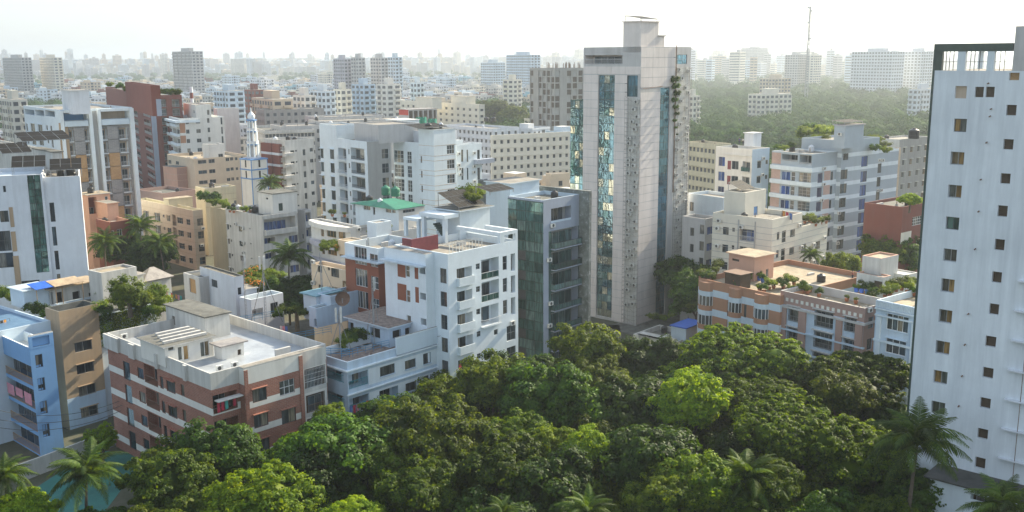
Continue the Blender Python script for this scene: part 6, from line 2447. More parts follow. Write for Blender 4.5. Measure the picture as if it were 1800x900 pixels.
def bush(px, py, z, k, kind, label, pot=True, fl=False, group='plants in pots on the roofs', blue=False, kz=1.0):
    p = atz(px, py, z)
    t = thing('potted_plant' if pot else 'roof_shrub', label, 'plant', (p.x, p.y, z), random.uniform(0, 6.28), group)
    put('foliage', BUSH[kind], t, loc=(0, 0, .5 + .55 * k * kz), scale=(k, k, k * kz))
    if pot:
        put('pot', POTB if blue else POT, t, scale=(1.1, 1.1, 1.1))
    if fl:
        put('flower', FLW, t, loc=(0, 0, .5 + .4 * k), scale=(k, k, k), kind='stuff')
    return t


zr = 14.9
tree('roundR', *c('c', 1270, 300), zr + 3.6, 1.12, 'dense round tree growing on the tan block roof', base=zr)
tree('roundR', *c('c', 1560, 330), zr + 2.4, .75, 'sprawling lime shrub tree right of the round roof tree', base=zr, kz=1.1)
sets = [
    (zr, (('lime', 1160, 470), ('lime', 1230, 500), ('lime', 1380, 520), ('lime', 1560, 480), ('dark', 1060, 560), ('lime', 990, 540), ('dark', 960, 330), ('dark', 1040, 380), ('olive', 1450, 430), ('lime', 1590, 560), ('dark', 1480, 560), ('lime', 1320, 440)), 'c', 1.1, 'in the creeper garden of the tan block', 5.625),
    (14.0, (('dark', 60, 400), ('olive', 140, 430), ('dark', 200, 470), ('lime', 30, 370), ('dark', 420, 540), ('dark', 340, 535), ('dark', 480, 590)), 'c', 1.0, 'along the blue floored terrace', 1)]
for z_, lst, vw, k_, where, _ in sets:
    for i, (kd, x, y) in enumerate(lst):
        bush(*c(vw, x, y), z_, k_ * random.uniform(.85, 1.25), kd, f'{"lime" if kd == "lime" else "deep green" if kd == "dark" else "olive"} shrub {where}', pot=False)
for i, (x, y, kd, fl) in enumerate(((150, 250, 'lime', 1), (190, 225, 'lime', 1), (230, 210, 'lime', 1), (260, 240, 'lime', 0), (170, 310, 'lime', 1), (215, 300, 'lime', 0), (240, 330, 'olive', 1), (330, 270, 'lime', 0), (370, 255, 'olive', 0), (400, 250, 'lime', 0), (300, 240, 'lime', 0), (350, 300, 'dark', 0))):
    bush(*c('e', x, y + 10), 14.4, 1.25, kd, 'yellow flowering shrub in the villa balcony planter' if fl else 'lush shrub in the villa balcony planter', pot=False, fl=bool(fl), group='balcony planter shrubs of the white villa')
for i, (x, y) in enumerate(((420, 520), (460, 500), (500, 520), (540, 500), (580, 520), (400, 560), (600, 545))):
    bush(*c('e', x, y), 12.3, .9, 'dark' if i % 2 else 'olive', 'shrub around the foot of the mast on the pebbled terrace', pot=False, group='terrace shrubs of the pale blue block')
for i, (x, y) in enumerate(((30, 440), (70, 445), (110, 400), (150, 400), (190, 405), (230, 400), (260, 395), (60, 410), (20, 470), (120, 430), (150, 375))):
    bush(*c('f', x, y), 12.3, .95, 'dark' if i % 2 else 'lime', 'leafy shrub behind the terrace railing of the pale blue block', pot=False, group='terrace shrubs of the pale blue block')
for i, (x, y, k_) in enumerate(((60, 320, .9), (90, 300, .8), (130, 330, .9), (165, 345, .8), (180, 320, .7), (100, 345, .8), (220, 250, 1.2), (195, 280, .8), (520, 310, 1.0), (545, 300, .9), (600, 330, .8), (640, 350, .7), (700, 420, 1.0), (740, 410, .9), (830, 410, 1.0), (880, 390, 1.1), (930, 380, .8), (400, 400, .8), (440, 360, .7), (610, 440, .7), (650, 450, .7), (500, 345, .8))):
    bush(*c('m', x, y), 14.7, k_, ('lime', 'olive', 'dark')[i % 3], ('lime', 'olive', 'deep green')[i % 3] + ' plant in the roof garden of the orange banded block', fl=i in (17,), blue=i in (10, 11), group='roof garden plants of the orange banded block')
for i, (x, y, k_, bl) in enumerate(((595, 340, .6, 1), (632, 345, .6, 1), (672, 352, 1.0, 1), (705, 352, .6, 1), (690, 400, .7, 0), (720, 390, .9, 0), (650, 320, .8, 1), (120, 345, .6, 0), (150, 350, .5, 0), (205, 350, .9, 0), (245, 355, .7, 0), (325, 375, .7, 0), (525, 408, .4, 0), (590, 425, .4, 0), (215, 320, .7, 0))):
    bush(*c('n', x, y), 14.9, k_, ('lime', 'olive', 'dark')[i % 3], 'plant in a blue tub by the twin roof rooms' if bl else 'small plant along the dusty pink parapet', blue=bool(bl), group='terrace plants of the dusty pink block')
zv = PV.z - .8
for i, (x, y, k_, kd) in enumerate(((800, 385, .9, 'olive'), (835, 370, 1.0, 'lime'), (880, 340, 1.3, 'olive'), (920, 330, 1.4, 'olive'), (960, 350, 1.1, 'lime'), (990, 310, 1.0, 'olive'), (1010, 370, .7, 'dark'), (850, 345, 1.0, 'olive'))):
    bush(*c('n', x, y), zv, k_, kd, 'shrub on the terrace of the pale blue villa', group='terrace plants of the pale blue villa')
zs = SB.z + .1
for i, (x, y, k_, kd) in enumerate(((235, 130, 2.0, 'lime'), (270, 110, 2.0, 'dark'), (300, 125, 1.8, 'lime'), (335, 130, 2.2, 'lime'), (370, 125, 2.0, 'lime'), (395, 130, 1.6, 'lime'), (320, 160, 1.4, 'lime'), (350, 165, 1.6, 'lime'), (380, 170, 1.2, 'olive'), (90, 200, .8, 'dark'), (165, 190, .9, 'dark'), (120, 205, .8, 'lime'), (620, 150, 1.2, 'lime'), (650, 160, 1.4, 'olive'), (685, 195, 1.3, 'lime'), (700, 220, 1.2, 'olive'), (630, 210, 1.2, 'dark'))):
    bush(*c('k', x, y + 15), zs if i < 12 else zs - 1, k_, kd, 'vine shrub on top of the striped block' if i < 12 else 'shrub spilling from the striped block rear terrace', pot=False, group='roof garden of the striped block')
for i, (x, y) in enumerate(((120, 250), (150, 258), (175, 262), (240, 262), (275, 266), (330, 250), (360, 255))):
    bush(*c('k', x, y + 5), SB.z - 2.8, .8, 'dark' if i % 2 else 'lime', 'plant inside the top terrace opening of the striped block', group='top terrace plants of the striped block')
for i, (x, y, k_) in enumerate(((240, 620, 1.0), (265, 610, .9), (300, 635, 1.0), (330, 625, .7), (360, 620, .9), (285, 620, .8))):
    bush(*c('k', x, y), 19.4, k_, 'lime' if i % 2 else 'olive', 'plant on the lower roof of the cream banded block', group='roof plants of the cream banded block')
for i, (x, y, k_) in enumerate(((620, 330, 1.6), (650, 350, 1.5), (680, 345, 1.6), (715, 340, 1.6), (745, 380, 1.2), (780, 385, 1.3), (800, 400, 1.1), (700, 380, 1.2))):
    bush(*c('s', x, y), 15.2, k_, 'dark' if i < 5 else 'lime', 'bush on the olive flats roof', pot=False, group='roof bushes of the olive flats')
for i, (x, y, k_) in enumerate(((225, 250, .9), (110, 240, .7), (270, 240, .6), (575, 215, .5), (615, 215, .5), (140, 245, .6))):
    bush(*c('t', x, y), 17.8, k_, 'lime' if i == 0 else 'dark', 'roof plant of the stained white block', group='roof plants of the stained white block')
for i, (x, y, k_) in enumerate(((140, 545, .9), (170, 535, 1.0), (200, 525, 1.0), (230, 520, 1.0), (245, 545, .8), (160, 510, .9), (210, 505, .9))):
    bush(*c('u', x, y), 16.9, k_, 'lime', 'lime shrub in the roof bed of the low beige block', pot=False, fl=i == 4, group='roof bed of the low beige block')
for i, (x, y, k_) in enumerate(((640, 400, 1.2), (660, 380, 1.0), (520, 405, .5), (210, 240, .9), (312, 245, .5))):
    bush(*c('u', x, y), 22.0 if i < 3 else 18.6, k_, 'olive', 'wispy plant on the dark red and white block roof' if i < 3 else 'plant on the slanted fin block terrace')
for i, (x, y, k_) in enumerate(((800, 60, 1.4), (830, 40, 1.6), (870, 60, 1.5), (820, 90, 1.2), (860, 95, 1.0))):
    bush(*c('v', x, y + 30), 28.1, k_, 'lime', 'creeper under the sloping solar array', pot=False, group='creepers under the sloping solar array')
for i, (x, y, k_) in enumerate(((440, 800, 1.0), (470, 800, .8), (500, 805, .8), (540, 790, .7), (640, 745, .8), (610, 760, .7))):
    bush(*c('i', x, y), 7.4, k_, 'olive', 'scrub on the concrete garage roof', pot=False, group='scrub on the garage roof')
for i, (x, y, k_) in enumerate(((60, 90, 1.6), (140, 105, 1.6), (480, 150, 1.4), (520, 160, 1.3), (590, 160, 1.6), (560, 155, 1.3), (210, 140, 1.8), (340, 160, 1.8))):
    bush(*c('p', x, y + 22), 39.6 if x > 200 or 1 else 38, k_, 'dark' if i % 2 else 'olive', 'planting on a terrace of the dark red tower', pot=False, group='terrace planting of the dark red tower')
# ivy on the pinkish tower
iv = CT.vols[0]
for i in range(9):
    mb = None
    u_, z_ = iv.px('R', 1181 + (i % 3) * 2, 140 + i * 12)
    pp = CT.o + CT.xd * u_ - CT.yd * .7
    o = put('ivy', BUSH['dark'], CT.root, loc=(u_, -.7, z_), scale=(.95 - .085 * i,) * 3)

# hanging creepers on the tan block wall
vb = TAN.vols[1]
for i in range(16):
    x_ = vb.x0 + .2 + (vb.x1 - vb.x0) * (i * .618 % 1)
    L_ = random.uniform(2, 9 if x_ < vb.x0 + 2.5 or 3 < x_ - vb.x0 < 5.5 else 4)
    nq = int(L_ * 110)
    cen = np.stack([x_ + rng.normal(0, .38, nq), np.full(nq, vb.y0 - .12) - rng.uniform(0, .25, nq), 14.9 - L_ * rng.uniform(0, 1, nq) ** 1.3], axis=1)
    nr_ = rng.normal(size=(nq, 3)) * .6 + np.array([0, -1, .2])
    nr_ /= np.linalg.norm(nr_, axis=1)[:, None]
    put('hanging_creeper', quads_mesh('hanging_creeper', leaves(cen, nr_, .1), ['leafA' if i % 3 else 'leafR']), TAN.root)


# masts
def mast(px, py, z, h, label, legs=1.6, ants=2, tri=True, name='phone_mast', colour='metal'):
    p = atz(px, py, z)
    t = thing(name, label, 'antenna mast', (p.x, p.y, z), .4, 'antenna masts on the terraces')
    mb = MB()
    for a in (0, 2.09, 4.19):
        mb.tube((.16 * math.cos(a), .16 * math.sin(a), 0), (.12 * math.cos(a), .12 * math.sin(a), h), .03, colour, 4)
    zz_ = .2
    while zz_ < h - .4:
        for a, a2 in ((0, 2.09), (2.09, 4.19), (4.19, 0)):
            mb.tube((.16 * math.cos(a), .16 * math.sin(a), zz_), (.16 * math.cos(a2), .16 * math.sin(a2), zz_ + .5), .016, colour, 3)
        zz_ += .5
    mb.build('lattice_pole', t)
    if tri:
        for a in (.3, 2.4, 4.5):
            mb = MB()
            mb.tube((legs * math.cos(a), legs * math.sin(a), 0), (0, 0, h * .78), .05, colour, 4)
            mb.build('stay', t)
    for i in range(ants):
        mb = MB()
        a = i * 2.1 + .8
        x, y = .42 * math.cos(a), .42 * math.sin(a)
        mb.box(x - .13, y - .07, h - 1.6, x + .13, y + .07, h + .3, 'acw')
        mb.tube((0, 0, h - .6), (x, y, h - .6), .025, colour, 4)
        mb.build('panel_antenna', t)
    return t


mast(*c('e', 150, 560), 12.3, 9.5, 'slim lattice mast with white panels left of the flowering villa balcony', ants=1, tri=False)
mast(*c('e', 305, 590), 12.3, 9.8, 'lattice mast with leaning pale stays before the flowering villa balcony', 2.6, 3)
mast(*c('e', 745, 300), 16.2, 5.5, 'pyramid mast frame against the low beige block', 1.7, 0)
mast(*c('u', 510, 830), 16.3, 7.2, 'tripod mast with dishes in front of the dark red block', 1.9, 1)
mast(*c('e', 895, 800), 12.3, 5.6, 'short mast with tall white panel antennas at the terrace corner', 1.6, 3)
mast(*c('f', 200, 420), 12.3, 8.6, 'lattice mast rising from the shrubs of the pale blue terrace', 1.3, 1)
# dish
p = atz(*c('e', 910, 440), 15.2)
t = thing('satellite_dish', 'large brown mesh satellite dish on the pale blue roof room', 'satellite dish', (p.x, p.y, 15.1), rad(200))
mb = MB()
n = 14
for ring_ in range(4):
    r0, r1 = ring_ * .27, (ring_ + 1) * .27
    for i in range(n):
        a, b2 = 2 * math.pi * i / n, 2 * math.pi * (i + 1) / n
        f_ = lambda r, a: (r * math.cos(a), .35 * r * r - .2, 1.2 + r * math.sin(a))
        mb.face([f_(r0, a), f_(r0, b2), f_(r1, b2), f_(r1, a)], 'rust')
mb.build('dish', t)
mb = MB()
mb.tube((0, 0, 0), (0, -.15, 1.2), .06, 'metal', 5)
mb.tube((0, -.15, 1.2), (0, .9, 1.3), .02, 'metal', 4)
mb.build('dish_mount', t)
for (x, y, z_, lb, hue) in ((*c('u', 515, 455), 25.5, 'lower white dish on the tripod mast', 0), (*c('u', 530, 525), 24.5, 'round white drum dish beside the maroon wall', 0)):
    pass

# blue railings on the pale blue terrace
for (A_, B_, lb) in ((c('e', 80, 545), c('e', 400, 490), 'blue railing along the rear of the pebbled terrace'), (c('e', 480, 680), c('e', 820, 620), 'blue railing pair crossing the pale blue terrace'),
                     (c('e', 730, 790), c('e', 990, 800), 'blue railing at the front corner of the pale blue terrace'), (c('f', 0, 490), c('f', 290, 420), 'teal railing on the front parapet of the pale blue block')):
    a, b2 = atz(*A_, 13.0), atz(*B_, 13.0)
    t = thing('roof_railing', lb, 'railing', (a.x, a.y, 12.3), 0, 'blue railings on the terrace')
    d_ = b2 - a
    mb = MB()
    for z_ in (.35, .7, 1.0):
        mb.tube((0, 0, z_), (d_.x, d_.y, z_), .035, 'bluerail', 4)
    mb.build('rail', t, kind='stuff')
    n = max(2, int(d_.length / 1.2))
    for i in range(n + 1):
        mb = MB()
        mb.tube((d_.x * i / n, d_.y * i / n, 0), (d_.x * i / n, d_.y * i / n, 1.0), .03, 'bluerail', 4)
        mb.build('post', t)


# laundry
def laundry(A_, B_, z, cols, label, drop=.8, zb=None):
    a, b2 = atz(*A_, z), atz(*B_, z)
    t = thing('clothes_line', label, 'clothes line', (a.x, a.y, z - 1.6), 0, 'washing hung out to dry')
    d_ = b2 - a
    mb = MB()
    mb.tube((0, 0, 1.6), (d_.x, d_.y, 1.6), .02, 'framed', 4)
    mb.tube((0, 0, 0), (0, 0, 1.6), .03, 'framed', 4)
    mb.tube((d_.x, d_.y, 0), (d_.x, d_.y, 1.6), .03, 'framed', 4)
    mb.build('line', t)
    n = len(cols)
    u_ = d_ / n
    for i, m_ in enumerate(cols):
        if not m_:
            continue
        h = drop * random.uniform(.7, 1.2)
        mb = MB()
        s0, s1 = i + .1, i + .9
        k = 4
        for j in range(k):
            a0, a1 = s0 + (s1 - s0) * j / k, s0 + (s1 - s0) * (j + 1) / k
            w0, w1 = .06 * math.sin(j * 2), .06 * math.sin((j + 1) * 2)
            mb.face([(u_.x * a0, u_.y * a0 - .02, 1.58), (u_.x * a1, u_.y * a1 - .02, 1.58), (u_.x * a1, u_.y * a1 + w1, 1.58 - h), (u_.x * a0, u_.y * a0 + w0, 1.58 - h)], m_)
        mb.build('cloth', t)
    return t


laundry(c('c', 1640, 290), c('c', 1800, 340), 16.2, ['clothp', 'clothw', 'clothr', None, 'clotho', 'clothp', 'clothg'], 'washing line across the rooftop by the orange flowering shrub')
laundry(c('l', 675, 250), c('l', 765, 280), 22.9, ['clotho', 'clothr', 'clothb'], 'bright orange blanket drying on the cream block roof', 1.2)
laundry(c('c', 0, 585), c('c', 95, 560), 15.2, ['dark', 'clotho', None], 'ochre cloth drying on the sky blue block roof')
laundry(c('e', 410, 595), c('e', 475, 600), 13.4, ['clothw', 'clothp', 'clothb'], 'small washing line by the mast stays', .9)
for (vol, f, r, cols, lb) in ((BLU.vols[0], 'L', ('x', 0, 310, 150, 360), ['clothp', 'clothp', 'clothp', 'clothw'], 'pink sheets over a balcony of the sky blue block'),
                              (BR.vols[0], 'R', ('x', 1005, 375, 1100, 430), ['clothr', 'clothr', 'clothg', 'dark', 'clothr'], 'red washing in the corner balcony of the brick block'),
                              (W2.vols[0], 'R', ('f', 45, 785, 165, 850), ['clothb', 'clothr', 'clothp', 'clothw', 'clothb', 'clothr'], 'colourful washing on a lower balcony of the pale blue block'),
                              (W1.vols[0], 'R', ('B', 362, 840, 408, 880), ['clothr', 'dark', 'clothr'], 'red cloth on the lowest balcony of the tall white block')):
    q = vol.rect(f, c(*r))
    g = put('clothes_line', None, None, label=lb, cat='washing', group='washing hung out to dry')
    g.matrix_world = vol.b.root.matrix_basis
    n = len(cols)
    for i, m_ in enumerate(cols):
        u0_, u1_ = q[0] + (q[2] - q[0]) * i / n + .05, q[0] + (q[2] - q[0]) * (i + .85) / n
        mb = MB()
        ztp = q[3] - .1
        h = (q[3] - q[1]) * random.uniform(.6, 1)
        k = 3
        for j in range(k):
            a0, a1 = u0_ + (u1_ - u0_) * j / k, u0_ + (u1_ - u0_) * (j + 1) / k
            mb.face([vol.P(f, a0, ztp, -.16), vol.P(f, a1, ztp, -.16), vol.P(f, a1, ztp - h, -.16 - .04 * math.sin(j * 2 + 2)), vol.P(f, a0, ztp - h, -.16 - .04 * math.sin(j * 2))], m_)
        mb.build('cloth', g)

# tanks
for (x, y, z_, lb) in ((*c('I', 90, 800), 25.5, 'left black tank on the long white block roof'), (*c('I', 165, 800), 25.5, 'right black tank on the long white block roof'),
                       (*c('k', 855, 140), 36, 'black tank on the decaying concrete block')):
    tank(lb, atz(x, y, z_), z_, .9, 1.8, 'blackp', 'black roof tanks')
# blue ladder
# mid-distance red and white mast
p = atd(*c('p', 710, 235), 420)
t = thing('red_white_mast', 'short red and white mast behind the clean white block', 'antenna mast', (p.x, p.y, 0), 0)
for i in range(9):
    mb = MB()
    zt_ = p.z + 7 - i * 2.4
    mb.lathe([(.01, zt_ - 2.4), (.75, zt_ - 2.4), (.7, zt_), (.01, zt_)], 'redpaint' if i % 2 else 'white', n=8)
    mb.build('mast_section', t)

# ------------------------------------------------------- the court, walls and ground
mb = MB()
R_ = 26000
mb.face([(-R_, -2000, 0), (R_, -2000, 0), (R_, 30000, 0), (-R_, 30000, 0)], 'soil')
mb.build('ground', kind='structure')
q = [atz(*p_, .02) for p_ in ((55, 862), (165, 792), (262, 796), (180, 905), (60, 905))]
mb = MB()
mb.face([tuple(p_) for p_ in q], 'teal')
mb.build('sports_court', kind='structure')
a, b2 = atz(30, 850, 0), atz(232, 772, 0)
t = thing('boundary_wall', 'white boundary wall with a dark coping behind the green court', 'wall', (a.x, a.y, 0))
d_ = b2 - a
n_ = Vector((-d_.y, d_.x, 0)).normalized() * .25
mb = MB()
mb.hexa([(0, 0, 0), (d_.x, d_.y, 0), (d_.x + n_.x, d_.y + n_.y, 0), (n_.x, n_.y, 0), (0, 0, 2.2), (d_.x, d_.y, 2.2), (d_.x + n_.x, d_.y + n_.y, 2.2), (n_.x, n_.y, 2.2)], 'weather')
mb.build('wall', t)
# streets between the front rows
for (P0, P1, wd) in (((-160, 190), (20, 178), 9), ((20, 178), (170, 300), 9), ((-230, 250), (-20, 330), 8)):
    a, b2 = Vector((*P0, .03)), Vector((*P1, .03))
    n_ = (b2 - a).cross(Vector((0, 0, 1))).normalized() * wd / 2
    mb = MB()
    mb.face([tuple(a - n_), tuple(b2 - n_), tuple(b2 + n_), tuple(a + n_)], 'roofdark')
    mb.build('road', kind='structure')

# ------------------------------------------------------- roof clutter
CL = random.Random(77)
for o in list(C.objects):
    if o.parent or o.get('category') not in ('apartment block', 'apartment tower', 'institution block', 'low block', 'house', 'villa'):
        continue
    rf = [ch for ch in o.children if ch.name.split('.')[0] == 'roof']
    wl_ = [ch for ch in o.children if ch.name.split('.')[0] == 'wall']
    if not rf or not wl_:
        continue
    bb = [Vector(q_) for q_ in rf[0].bound_box]
    x0, x1, y0, y1, zt_ = bb[0].x, bb[6].x, bb[0].y, bb[6].y, bb[6].z
    if x1 - x0 < 4 or y1 - y0 < 4:
        continue
    dist_ = o.location.y
    hs = [[Vector(q_) for q_ in ch.bound_box] for ch in o.children if ch.type == 'MESH' and ch.name.split('.')[0] in ('stair_house', 'roof_room', 'penthouse', 'tank_room', 'upper_block', 'lift_tower', 'shed', 'tin_roof_room', 'upper_wall', 'garden_shed', 'rear_room')]

    def free(x, y, m):
        return all(not (q_[0].x - m < x < q_[6].x + m and q_[0].y - m < y < q_[6].y + m) for q_ in hs)
    nm = o.name.split('.')[0].replace('_', ' ')
    for k_ in range(0 if o.name in ('brick_apartment_block', 'blue_white_apartment_block', 'white_apartment_block', 'pink_column_block', 'sky_blue_apartment_block') else CL.choice((1, 2, 2, 3))):
        x, y = CL.uniform(x0 + 1, x1 - 1), CL.uniform(y0 + 1, y1 - 1)
        if not free(x, y, .9):
            continue
        wp = o.matrix_basis @ Vector((x, y, zt_))
        tank(('black' if k_ % 2 == 0 else 'pale') + ' ribbed water tank on the roof of the ' + nm, wp, wp.z, CL.uniform(.5, .75), CL.uniform(1.2, 1.6), 'blackp' if k_ % 2 == 0 else 'white2', 'roof tanks')
    for k_ in range(CL.choice((2, 3, 4))):
        x, y = CL.uniform(x0 + .6, x1 - 2.5), CL.uniform(y0 + .6, y1 - 1.2)
        if not free(x, y, 1.2):
            continue
        mb = MB()
        kind_ = CL.randrange(4)
        if kind_ == 0:
            mb.tube((x, y, zt_ + .18), (x + CL.uniform(1.5, 4) if x + 4 < x1 else x + .8, y, zt_ + .18), .07, 'metal', 5)
            mb.build('pipe_run', o)
        elif kind_ == 1:
            mb.box(x, y, zt_, x + 1.1, y + .8, zt_ + .55, 'grey2', 'roof')
            mb.build('roof_hatch', o)
        elif kind_ == 2:
            for q_ in range(4):
                mb.tube((x + .12 * (q_ % 2), y + .12 * (q_ // 2), zt_), (x + .12 * (q_ % 2) + .05, y + .12 * (q_ // 2), zt_ + CL.uniform(.7, 1.3)), .03, 'rust', 3)
            mb.box(x - .1, y - .1, zt_, x + .25, y + .25, zt_ + .5, 'concrete')
            mb.build('column_stub', o)
        else:
            mb.box(x, y, zt_, x + CL.uniform(1, 2.2), y + .35, zt_ + CL.uniform(.3, .9), 'oldwhite')
            mb.build('low_wall', o)

# overhead cables
for i, (A_, B_, za, zb, lb) in enumerate((((0, 722), (210, 705), 8, 7.5, 'sagging overhead cable crossing the lower left street'), ((0, 738), (215, 712), 7, 6.5, 'lower overhead cable above the green court'),
                                          ((0, 752), (212, 722), 6.4, 6, 'lowest overhead cable above the court wall'), ((690, 560), (775, 590), 14.5, 13.5, 'short cable between the pale blue and the tall white block'))):
    a, b2 = atz(*A_, za), atz(*B_, zb)
    t = thing('overhead_cable', lb, 'cable', tuple(a), 0, 'overhead cables')
    mb = MB()
    d_ = b2 - a
    pr = None
    for k_ in range(13):
        u_ = k_ / 12
        q_ = (d_.x * u_, d_.y * u_, d_.z * u_ - 1.2 * 4 * u_ * (1 - u_))
        if pr:
            mb.tube(pr, q_, .035, 'framed', 3)
        pr = q_
    mb.build('cable', t)


# ------------------------------------------------------- people on the roofs
def limb_mesh(name, pts, edges, radii, mat, parent):
    me = bpy.data.meshes.new(name)
    me.from_pydata(pts, edges, [])
    o = put(name, me, parent)
    sk = o.modifiers.new('skin', 'SKIN')
    me.skin_vertices.new(name='') if not me.skin_vertices else None
    for i, r in enumerate(radii):
        me.skin_vertices[0].data[i].radius = (r, r)
    me.skin_vertices[0].data[0].use_root = True
    o.modifiers.new('smooth', 'SUBSURF').render_levels = 1
    me.materials.append(M[mat])
    return o


def person(px, py, z, rz, shirt, label, lean=0.0):
    p = atz(px, py, z)
    t = thing('person', label, 'person', (p.x, p.y, z), rz)
    P = [(0, 0, .95), (0, lean * .5, 1.2), (0, lean, 1.42), (0, lean, 1.52), (0, lean + .02, 1.63),
         (-.1, 0, .9), (-.11, .03, .5), (-.12, -.02, .08), (-.12, .12, .04), (.1, 0, .9), (.12, -.04, .5), (.13, -.08, .08), (.13, .06, .04),
         (-.19, lean, 1.4), (-.24, lean + .02, 1.13), (-.2, lean + .2, .95), (-.19, lean + .27, .92), (.19, lean, 1.4), (.25, lean, 1.13), (.24, lean + .1, .88), (.24, lean + .14, .8)]
    E = [(0, 1), (1, 2), (2, 3), (3, 4), (0, 5), (5, 6), (6, 7), (7, 8), (0, 9), (9, 10), (10, 11), (11, 12), (2, 13), (13, 14), (14, 15), (15, 16), (2, 17), (17, 18), (18, 19), (19, 20)]
    R = [.13, .12, .13, .055, .1, .09, .06, .045, .035, .09, .06, .045, .035, .06, .045, .035, .03, .06, .045, .035, .03]
    limb_mesh('body', P, E, R, 'skin', t)
    k = [0, 1, 2, 13, 14, 17, 18]
    limb_mesh('shirt', [P[i] for i in k], [(0, 1), (1, 2), (2, 3), (3, 4), (2, 5), (5, 6)], [R[i] + .02 for i in k], shirt, t)
    k = [0, 5, 6, 7, 9, 10, 11]
    limb_mesh('trousers', [P[i] for i in k], [(0, 1), (1, 2), (2, 3), (0, 4), (4, 5), (5, 6)], [R[i] + .022 for i in k], 'trouser', t)
    mb = MB()
    mb.lathe([(.1, 1.6), (.118, 1.66), (.1, 1.73), (.01, 1.76)], 'hair', 0, lean, 8)
    mb.build('hair', t)
    return t


person(*c('j', 560, 195), (SHZ), .4, 'shirtb', 'person in a dark blue shirt at the roof edge of the white shutter block')
person(*c('j', 598, 200), (SHZ), 2.2, 'shirtw', 'person in a white shirt bending over the white shutter block roof', .14)
person(*c('n', 565, 262), 14.85, 1.2, 'shirtr', 'person in a faded red shirt standing beside the twin roof rooms')

# ======================================================= the crowded low-rise district
FP = random.Random(21)
cols = {'whitewashed': 'white2', 'cream': 'cream', 'pale blue': 'paleblue2', 'weathered grey': 'oldwhite', 'pinkish': 'beige2', 'sea green': 'tealw', 'brick red': 'redpaint', 'ashen': 'grey2'}
ARCH = {}


def archetype(w_, d_, n, mat, style):
    k = (w_, d_, n, mat, style)
    if k in ARCH:
        return ARCH[k]
    h = n * 3.1
    wl = MB()
    wl.box(0, 0, 0, w_, d_, h, mat, 'roof')
    wl.box(-.15, -.15, h, w_ + .15, .05, h + .9, mat)
    wl.box(-.15, .06, h, .05, d_ + .15, h + .9, mat)
    wl.box(w_ - .05, .06, h, w_ + .15, d_ + .15, h + .9, mat)
    sx = w_ * (.15 if style % 2 else .5)
    wl.box(sx, d_ * .35, h, sx + w_ * .33, d_ * .8, h + 2.8, mat, 'roofwhite')
    if style == 2:
        wl.box(w_ * .1, .8, h, w_ * .3, 3, h + 1.6, 'blackp')
    wi = MB()
    for f in 'RLX':
        L = w_ if f == 'R' else d_
        m_ = max(2, int(L / 3.1))
        st = L / m_
        for j in range(n):
            z0 = j * 3.1 + .9
            for i in range(m_):
                u = st * (i + .5)
                ww = .75 if (i + style) % 3 else 1.25
                hh = 1.4 if ww < 1 else 1.9
                z1 = z0 + hh
                if f == 'R':
                    wi.box(u - ww, -.06, z0, u + ww, -.01, z1, 'glfar')
                elif f == 'L':
                    wi.box(-.06, u - ww, z0, -.01, u + ww, z1, 'glfar')
                else:
                    wi.box(w_ + .01, u - ww, z0, w_ + .06, u + ww, z1, 'glfar')
            if style != 1:
                for i in range(m_):
                    if (i + style) % 3 == 0:
                        u = st * (i + .5)
                        if f == 'R':
                            wl.box(u - 1.5, -1.1, z0 - .9, u + 1.5, -.01, z0 + .1, mat if style == 0 else 'white2')
                        elif f == 'L':
                            wl.box(-1.1, u - 1.5, z0 - .9, -.01, u + 1.5, z0 + .1, mat if style == 0 else 'white2')
                        else:
                            wl.box(w_ + .01, u - 1.5, z0 - .9, w_ + 1.1, u + 1.5, z0 + .1, mat if style == 0 else 'white2')
    ARCH[k] = (wl.mesh('wall'), wi.mesh('window'), wl, wi)
    return ARCH[k]


FK = []
CELLS = []
az0 = rad(45)
ex, ey = Vector((math.sin(az0), math.cos(az0), 0)), Vector((-math.cos(az0), math.sin(az0), 0))
allp = []
for o in C.objects:
    if o.parent is None and o.get('category') in ('apartment block', 'apartment tower', 'institution block', 'construction', 'tower', 'low block', 'house', 'minaret', 'annexe', 'villa') :
        allp.append(o)
fps = []
for o in allp:
    xs, ys = [0], [0]
    for ch in o.children:
        if ch.type == 'MESH' and ch.name.split('.')[0] in ('wall', 'rear_wing', 'middle_bay', 'rear_bay', 'glazed_wing', 'west_wing', 'terrace_wing', 'creeper_wing'):
            for cr_ in ch.bound_box:
                xs.append(cr_[0])
                ys.append(cr_[1])
    mw = o.matrix_basis.inverted()
    fps.append((mw, min(xs), max(xs), min(ys), max(ys)))


def hits(p, m):
    for mw, a, b_, c_, d_ in fps:
        q = mw @ Vector((p.x, p.y, 0))
        if a - m < q.x < b_ + m and c_ - m < q.y < d_ + m:
            return True
    return False


def land(px, d):
    """what stands at this bearing and distance"""
    if px > 1195:
        return 'wood' if d < 2300 else 'open'
    if px > 1010:
        return 'wood' if d > 260 else 'open'
    if 818 < px < 935 and 430 < d < 900:
        return 'wood'
    if 1650 < d < 3000:
        return 'wood'
    if d >= 3000:
        return 'open'
    if px < 130 and 780 < d < 1000:
        return 'wood'
    if 560 < px < 830 and 560 < d < 640:
        return 'wood'
    return 'city'


